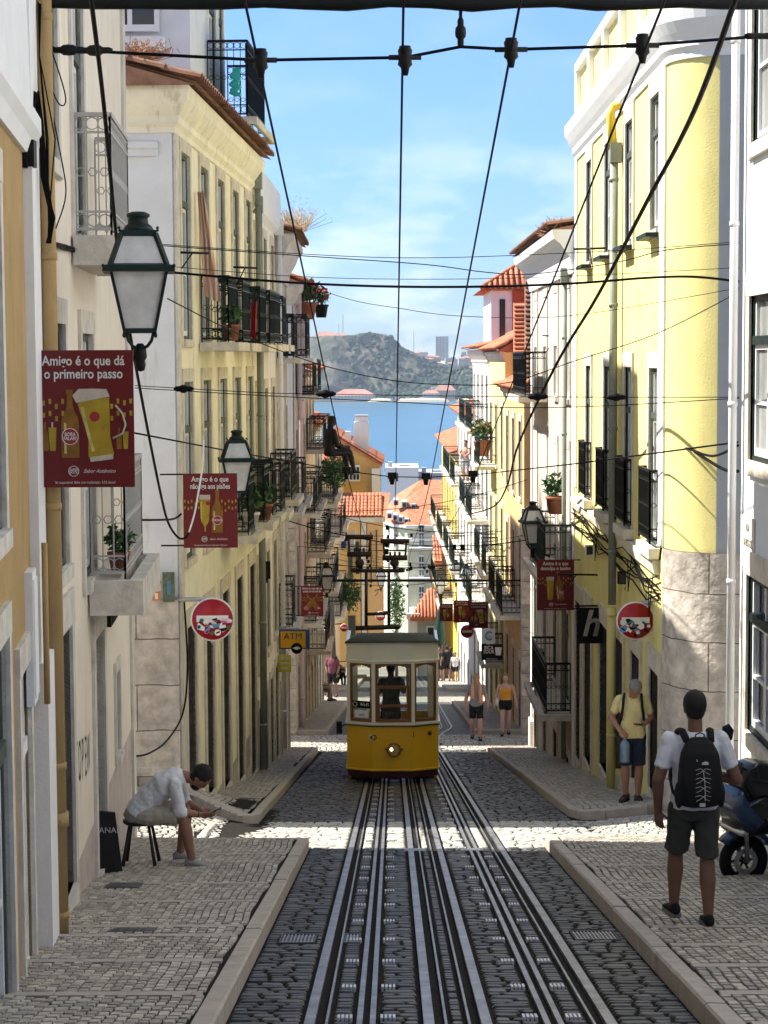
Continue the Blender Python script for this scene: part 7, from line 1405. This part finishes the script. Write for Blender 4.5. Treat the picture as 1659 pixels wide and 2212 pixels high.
# people further down the street
t, M, V = person(px_person(1021, 88, dz=PAV), R(170), 'man in white shirt raising a phone, behind the couple', dict(eR=(.2, .12, 1.2), wR=(.05, .25, 1.45), eL=(-.2, .12, 1.2), wL=(-.05, .25, 1.45), hdR=(-.2, .3, 1), hdL=(.2, .3, 1)), 1.0, (.22, .12, .08), ('white linen shirt', (.68, .68, .7)), .7, ('grey trousers cloth', (.1, .1, .1)), 1.9, (.012, .01, .01), 1, (.02,) * 3, (.02,) * 3, vox=.016)
for k, (px, Y, top_, hh, s_, lb, fm) in enumerate(((951, 95, (.015,) * 3, R(150), .98, 'person in black tee nearest the tram in the distant group', False), (966, 94, (.012,) * 3, R(10), 1.02, 'tall person in black tee and dark cap in distant group', False), (975, 96, (.25, .24, .24), R(-10), .96, 'person in grey tee at the back of the distant group', False), (984, 93, (.5, .5, .48), R(170), .82, 'short person in white top in the distant group', True))):
    person(px_person(px, Y), hh, lb, W1 if k % 2 else None, s_, (.28, .16, .11), ('group tee cloth %d' % k, top_), .6, ('black shorts cloth', (.012,) * 3), .7, (.02, .015, .012), 1.2, (.02,) * 3, (.1,) * 3, 'x' if False else None, fem=fm, vox=.017, cap=(.03, .03, .035) if k in (1, 2) else None) if False else person(px_person(px, Y), hh, lb, W1 if k % 2 else None, s_, (.28, .16, .11), ('group tee cloth %d' % k, top_), .6, ('black shorts cloth', (.012,) * 3), .7, (.02, .015, .012), 1.2, (.02,) * 3, (.1,) * 3, fem=fm, vox=.017, cap=(.03, .03, .035) if k in (1, 2) else None)
person(px_person(719, 74.5, dz=.02), R(165), 'man in plum polo shirt standing left of the tram', dict(eR=(.25, -.04, 1.13), wR=(.2, .06, .93), eL=(-.25, -.04, 1.13), wL=(-.22, .06, .9), kL=(-.14, .02, .49), aL=(-.17, 0, .085), kR=(.11, .02, .49), aR=(.14, 0, .085)), 1.02, (.25, .14, .1), ('plum polo cloth', (.16, .05, .075)), .7, ('black shorts cloth', (.012,) * 3), .9, (.015,) * 3, .9, (.02,) * 3, (.03,) * 3, vox=.014)
SIT = dict(pel=(0, 0, .52), wst=(0, .0, .66), chs=(0, .02, .85), shc=(0, .02, .98), nck=(0, .03, 1.04), hd=(0, .07, 1.2), sL=(-.17, .02, .97), sR=(.17, .02, .97), eL=(-.21, .08, .7), eR=(.21, .08, .7), wL=(-.12, .32, .62), wR=(.12, .32, .62), hdL=(.1, 1, -.1), hdR=(-.1, 1, -.1), hpL=(-.09, .02, .5), hpR=(.09, .02, .5), kL=(-.11, .45, .5), kR=(.11, .45, .5), aL=(-.11, .5, .085), aR=(.11, .42, .085))
t, M, V = person(px_person(687, 71.2), R(-90), 'man in black tee seated on a low bench at the left wall', SIT, 1.02, (.3, .17, .12), ('black tee cloth', (.012,) * 3), .7, ('tan shorts cloth', (.3, .22, .15)), .9, (.012,) * 3, 1, (.02,) * 3, (.02,) * 3, vox=.014)
bn = thing('bench', tuple(M.translation), 'low dark bench under the man in black', 'bench'); b = MB(M); b.box(-.5, .5, -.17, .2, .38, .42); b.done('seat', m_stl, bn)
for sx in (-.45, .41): b = MB(M); b.box(sx, sx + .04, -.15, .18, 0, .38); b.done('leg', m_stl, bn)
t, M, V = person(px_person(728, 84, dz=.1), R(60), 'person in black crouched beside motorbike left of the tram roof', SIT, 1.0, (.3, .17, .12), ('black tee cloth', (.012,) * 3), .7, ('tan shorts cloth', (.3, .22, .15)), .9, (.012,) * 3, 1, (.02,) * 3, (.02,) * 3, vox=.016)
mo = thing('motorbike', tuple(px_person(736, 85)), 'black parked motorbike far down the street left of the tram', 'motorbike'); Mm = Matrix.Translation(px_person(736, 85)) @ Matrix.Rotation(R(15), 4, 'Z')
for yy in (-.6, .6): b = MB(Mm); b.tube([(0, yy + .3 * math.cos(2 * math.pi * i / 16), .32 + .3 * math.sin(2 * math.pi * i / 16)) for i in range(16)], .05, 6, closed=True); b.done('wheel', m_black, mo)
b = MB(Mm); b.ell((0, .1, .75), (.13, .35, .16)); b.ell((0, -.35, .78), (.12, .35, .07)); b.ell((0, 0, .45), (.14, .25, .2)); b.tube([(0, .6, .32), (0, .42, .95)], .035, 6); b.tube([(-.35, .35, 1.0), (.35, .35, 1.0)], .02, 6); b.done('body', m_iron, mo); b = MB(Mm); b.ell((0, .56, .85), (.09, .06, .09)); b.done('headlamp', m_white, mo)
# driver, balcony man, black mannequin
person(Vector((-.03, 34.25, -5.2)), R(20), 'tram driver seen from behind through the front window', dict(eL=(-.25, .05, 1.15), wL=(-.2, .25, 1.1), eR=(.27, .05, 1.18), wR=(.2, .2, 1.35)), .96, (.16, .09, .06), ('olive uniform cloth', (.1, .085, .05)), .7, ('grey trousers cloth', (.1, .1, .1)), 1.9, (.01,) * 3, 1, (.02,) * 3, (.02,) * 3, vox=.012)
c = at(1006, 1040, 82); person(Vector((c.x, 82, c.z)), R(150), 'shirtless man leaning on a high balcony on the right', dict(eR=(.24, .1, 1.2), wR=(.1, .25, 1.1), eL=(-.24, .1, 1.2), wL=(-.1, .25, 1.1)), 1.0, (.5, .3, .22), sleeve=.5, bot=('pale shorts cloth', (.5, .5, .52)), leg=.8, hair=(.02, .015, .012), shoe=None, vox=.015, bare=True)
c = at(712, 978, 57.5); o_, M, V = person(Vector((c.x, 57.5, c.z - .5 * 1.35)), R(-60), 'black mannequin sitting on a balcony edge against the sky', dict(SIT, kL=(-.11, .42, .5), kR=(.11, .45, .5), aL=(-.11, .52, .06), aR=(.11, .55, .1)), 1.35, (.01, .01, .011), hair=None, shoe=None, bot=None, bare=True, vox=.016, name='mannequin'); o_['category'] = 'mannequin'

# ------------------------------------------------ scooter at the right edge
m_blu = mat('metallic blue fairing', (.01, .035, .095), .25, .08, 4, .0, coat=.6); m_sb = mat('gloss black fairing', (.01, .01, .011), .2, .1, 4, 0, coat=.5); m_chr = mat('brushed disc steel', (.5, .5, .5), .3, .1, 20, .05, metal=.9)
wc = at(1606, 1858, 16.8); sc_ = thing('scooter', (wc.x, 16.8, gz(16.8) + PAV), 'blue and black scooter with dark windscreen parked at right edge', 'scooter'); Wm = Matrix.Translation(wc) @ Matrix.Rotation(R(18), 4, 'Z'); r = .225
b = MB(Wm); b.tube([(r * .83 * math.cos(2 * math.pi * i / 36), 0, r * .83 * math.sin(2 * math.pi * i / 36)) for i in range(36)], .05, 10, closed=True); wh = b.done('wheel', m_black, sc_)
b = MB(Wm); b.tube([(r * .6 * math.cos(2 * math.pi * i / 30), 0, r * .6 * math.sin(2 * math.pi * i / 30)) for i in range(30)], .012, 6, closed=True)
for k in range(6): a = math.pi / 3 * k; b.tube([(0, 0, 0), (r * .6 * math.cos(a), 0, r * .6 * math.sin(a))], .012, 5)
b.lathe((0, 0, 0), [(.03, -.05), (.03, .05)], 12, 0, 1); b.done('rim', m_sb, wh)
b = MB(Wm); n = 28; vs = [(rr_ * math.cos(2 * math.pi * i / n), yy, rr_ * math.sin(2 * math.pi * i / n)) for rr_, yy in ((.07, -.045), (.115, -.045), (.115, -.04), (.07, -.04)) for i in range(n)]; b.add(vs, [(k * n + i, k * n + (i + 1) % n, ((k + 1) % 4) * n + (i + 1) % n, ((k + 1) % 4) * n + i) for k in range(4) for i in range(n)])
b.done('brake_disc', m_chr, wh); b = MB(Wm)
for q in (-1, 1): b.tube([(0, q * .075, 0), (-.02, q * .075, .3), (-.04, q * .07, .5)], .022, 8)
b.done('fork', m_chr, sc_)
b = MB(Wm); R_ = []
for i in range(9):
    a = R(25 + 115 * i / 8); rr_ = r + .035; R_.append([(rr_ * math.cos(a) + dx * math.cos(a), dy, rr_ * math.sin(a) + dx * math.sin(a)) for dx, dy in ((-.01, -.085), (.035, -.06), (.045, 0), (.035, .06), (-.01, .085), (.0, 0))])
b.loft(R_); b.done('front_mudguard', m_blu, sc_)
def shell(pts, th, m, nm, par=sc_, Yc=0):      # side outline with rounded thickness
    b = MB(Wm); rings = []
    for k, (y, q) in enumerate(((-th, .86), (-th * .9, .96), (-th * .6, 1), (th * .6, 1), (th * .9, .96), (th, .86))):
        cx_ = sum(p[0] for p in pts) / len(pts); cz_ = sum(p[1] for p in pts) / len(pts); rings.append([(cx_ + (x - cx_) * q, y + Yc, cz_ + (z - cz_) * q) for x, z in pts])
    b.loft(rings); return b.done(nm, m, par)
shell([(-.14, .26), (.0, .25), (.24, .27), (.5, .2), (.7, .25), (.62, .5), (.35, .6), (.1, .6), (-.06, .56), (-.16, .42)], .2, m_sb, 'front_fairing'); shell([(-.19, .5), (-.15, .4), (-.02, .3), (.1, .38), (.02, .46), (-.08, .56), (-.13, .68)], .215, m_blu, 'side_panel', Yc=-.02)
shell([(-.17, .29), (-.1, .26), (-.07, .3), (-.13, .34)], .205, m_chr, 'headlight', Yc=-.03)
shell([(.02, .52), (.46, .46), (.48, .66), (.36, .84), (.08, .9), (-.06, .86), (-.08, .7)], .15, m_sb, 'windscreen')
shell([(-.06, .52), (.04, .56), (.0, .84), (-.06, .8), (-.1, .66)], .13, m_sb, 'windscreen_edge')
b = MB(Wm); b.ell((.22, -.2, .4), (.1, .02, .04)); b.done('turn_signal', mat('amber lens', (.5, .2, .03), .3), sc_); b = MB(Wm); b.prism([(0, 0), (.34, -.02), (.3, .05), (.02, .04)], (.06, -.21, .28), (1, 0, 0), (0, 0, 1), (0, .03, 0)); b.done('grille', m_iron, sc_)
b = MB(Wm); b.tube([(-.2, -.3, .86), (-.12, -.15, .9), (-.1, .15, .9), (-.2, .3, .86)], .02, 8); b.done('handlebar', m_iron, sc_)
shell([(.55, .1), (1.3, .1), (1.6, .5), (1.5, .62), (.9, .6), (.7, .3)], .18, m_blu, 'rear_body'); shell([(.85, .6), (1.55, .64), (1.5, .74), (1.1, .7), (.88, .68)], .15, m_black, 'seat')
b = MB(Wm); b.tube([(1.25 + r * .83 * math.cos(2 * math.pi * i / 30), 0, r * .83 * math.sin(2 * math.pi * i / 30)) for i in range(30)], .055, 8, closed=True); b.lathe((1.25, 0, 0), [(.13, -.04), (.13, .04)], 16, 0, 1); b.done('wheel', m_black, sc_)
mc = at(1572, 1584, 16.7); b = MB(); b.loft([[(mc.x + q * math.cos(a) * .058, mc.y + yy, mc.z + q * math.sin(a) * .085) for a in [2 * math.pi * i / 6 + .3 for i in range(6)]] for q, yy in ((.8, 0), (1, .01), (1, .025), (.7, .04))], 0, False); b.tube([mc + Vector((0, .02, -.07)), mc + Vector((.005, .02, -.22)), mc + Vector((.03, .05, -.27))], .008, 6); b.ell(mc + Vector((.0, .03, -.23)), (.03, .03, .025)); b.done('mirror', m_sb, sc_)
# ------------------------------------------------ sea air between here and the far shore
hm = bpy.data.materials.new('sea haze'); hm.use_nodes = True; t_ = hm.node_tree; t_.nodes.clear(); o_ = t_.nodes.new('ShaderNodeOutputMaterial'); v_ = t_.nodes.new('ShaderNodeVolumePrincipled')
v_.inputs['Color'].default_value = (.72, .85, 1, 1); v_.inputs['Density'].default_value = 9e-5; v_.inputs['Anisotropy'].default_value = .2; t_.links.new(v_.outputs[0], o_.inputs['Volume'])
b = MB(); b.box(-2100, 2100, -75, 3500, -62, 80); tag(b.done('haze', hm), kind='stuff')
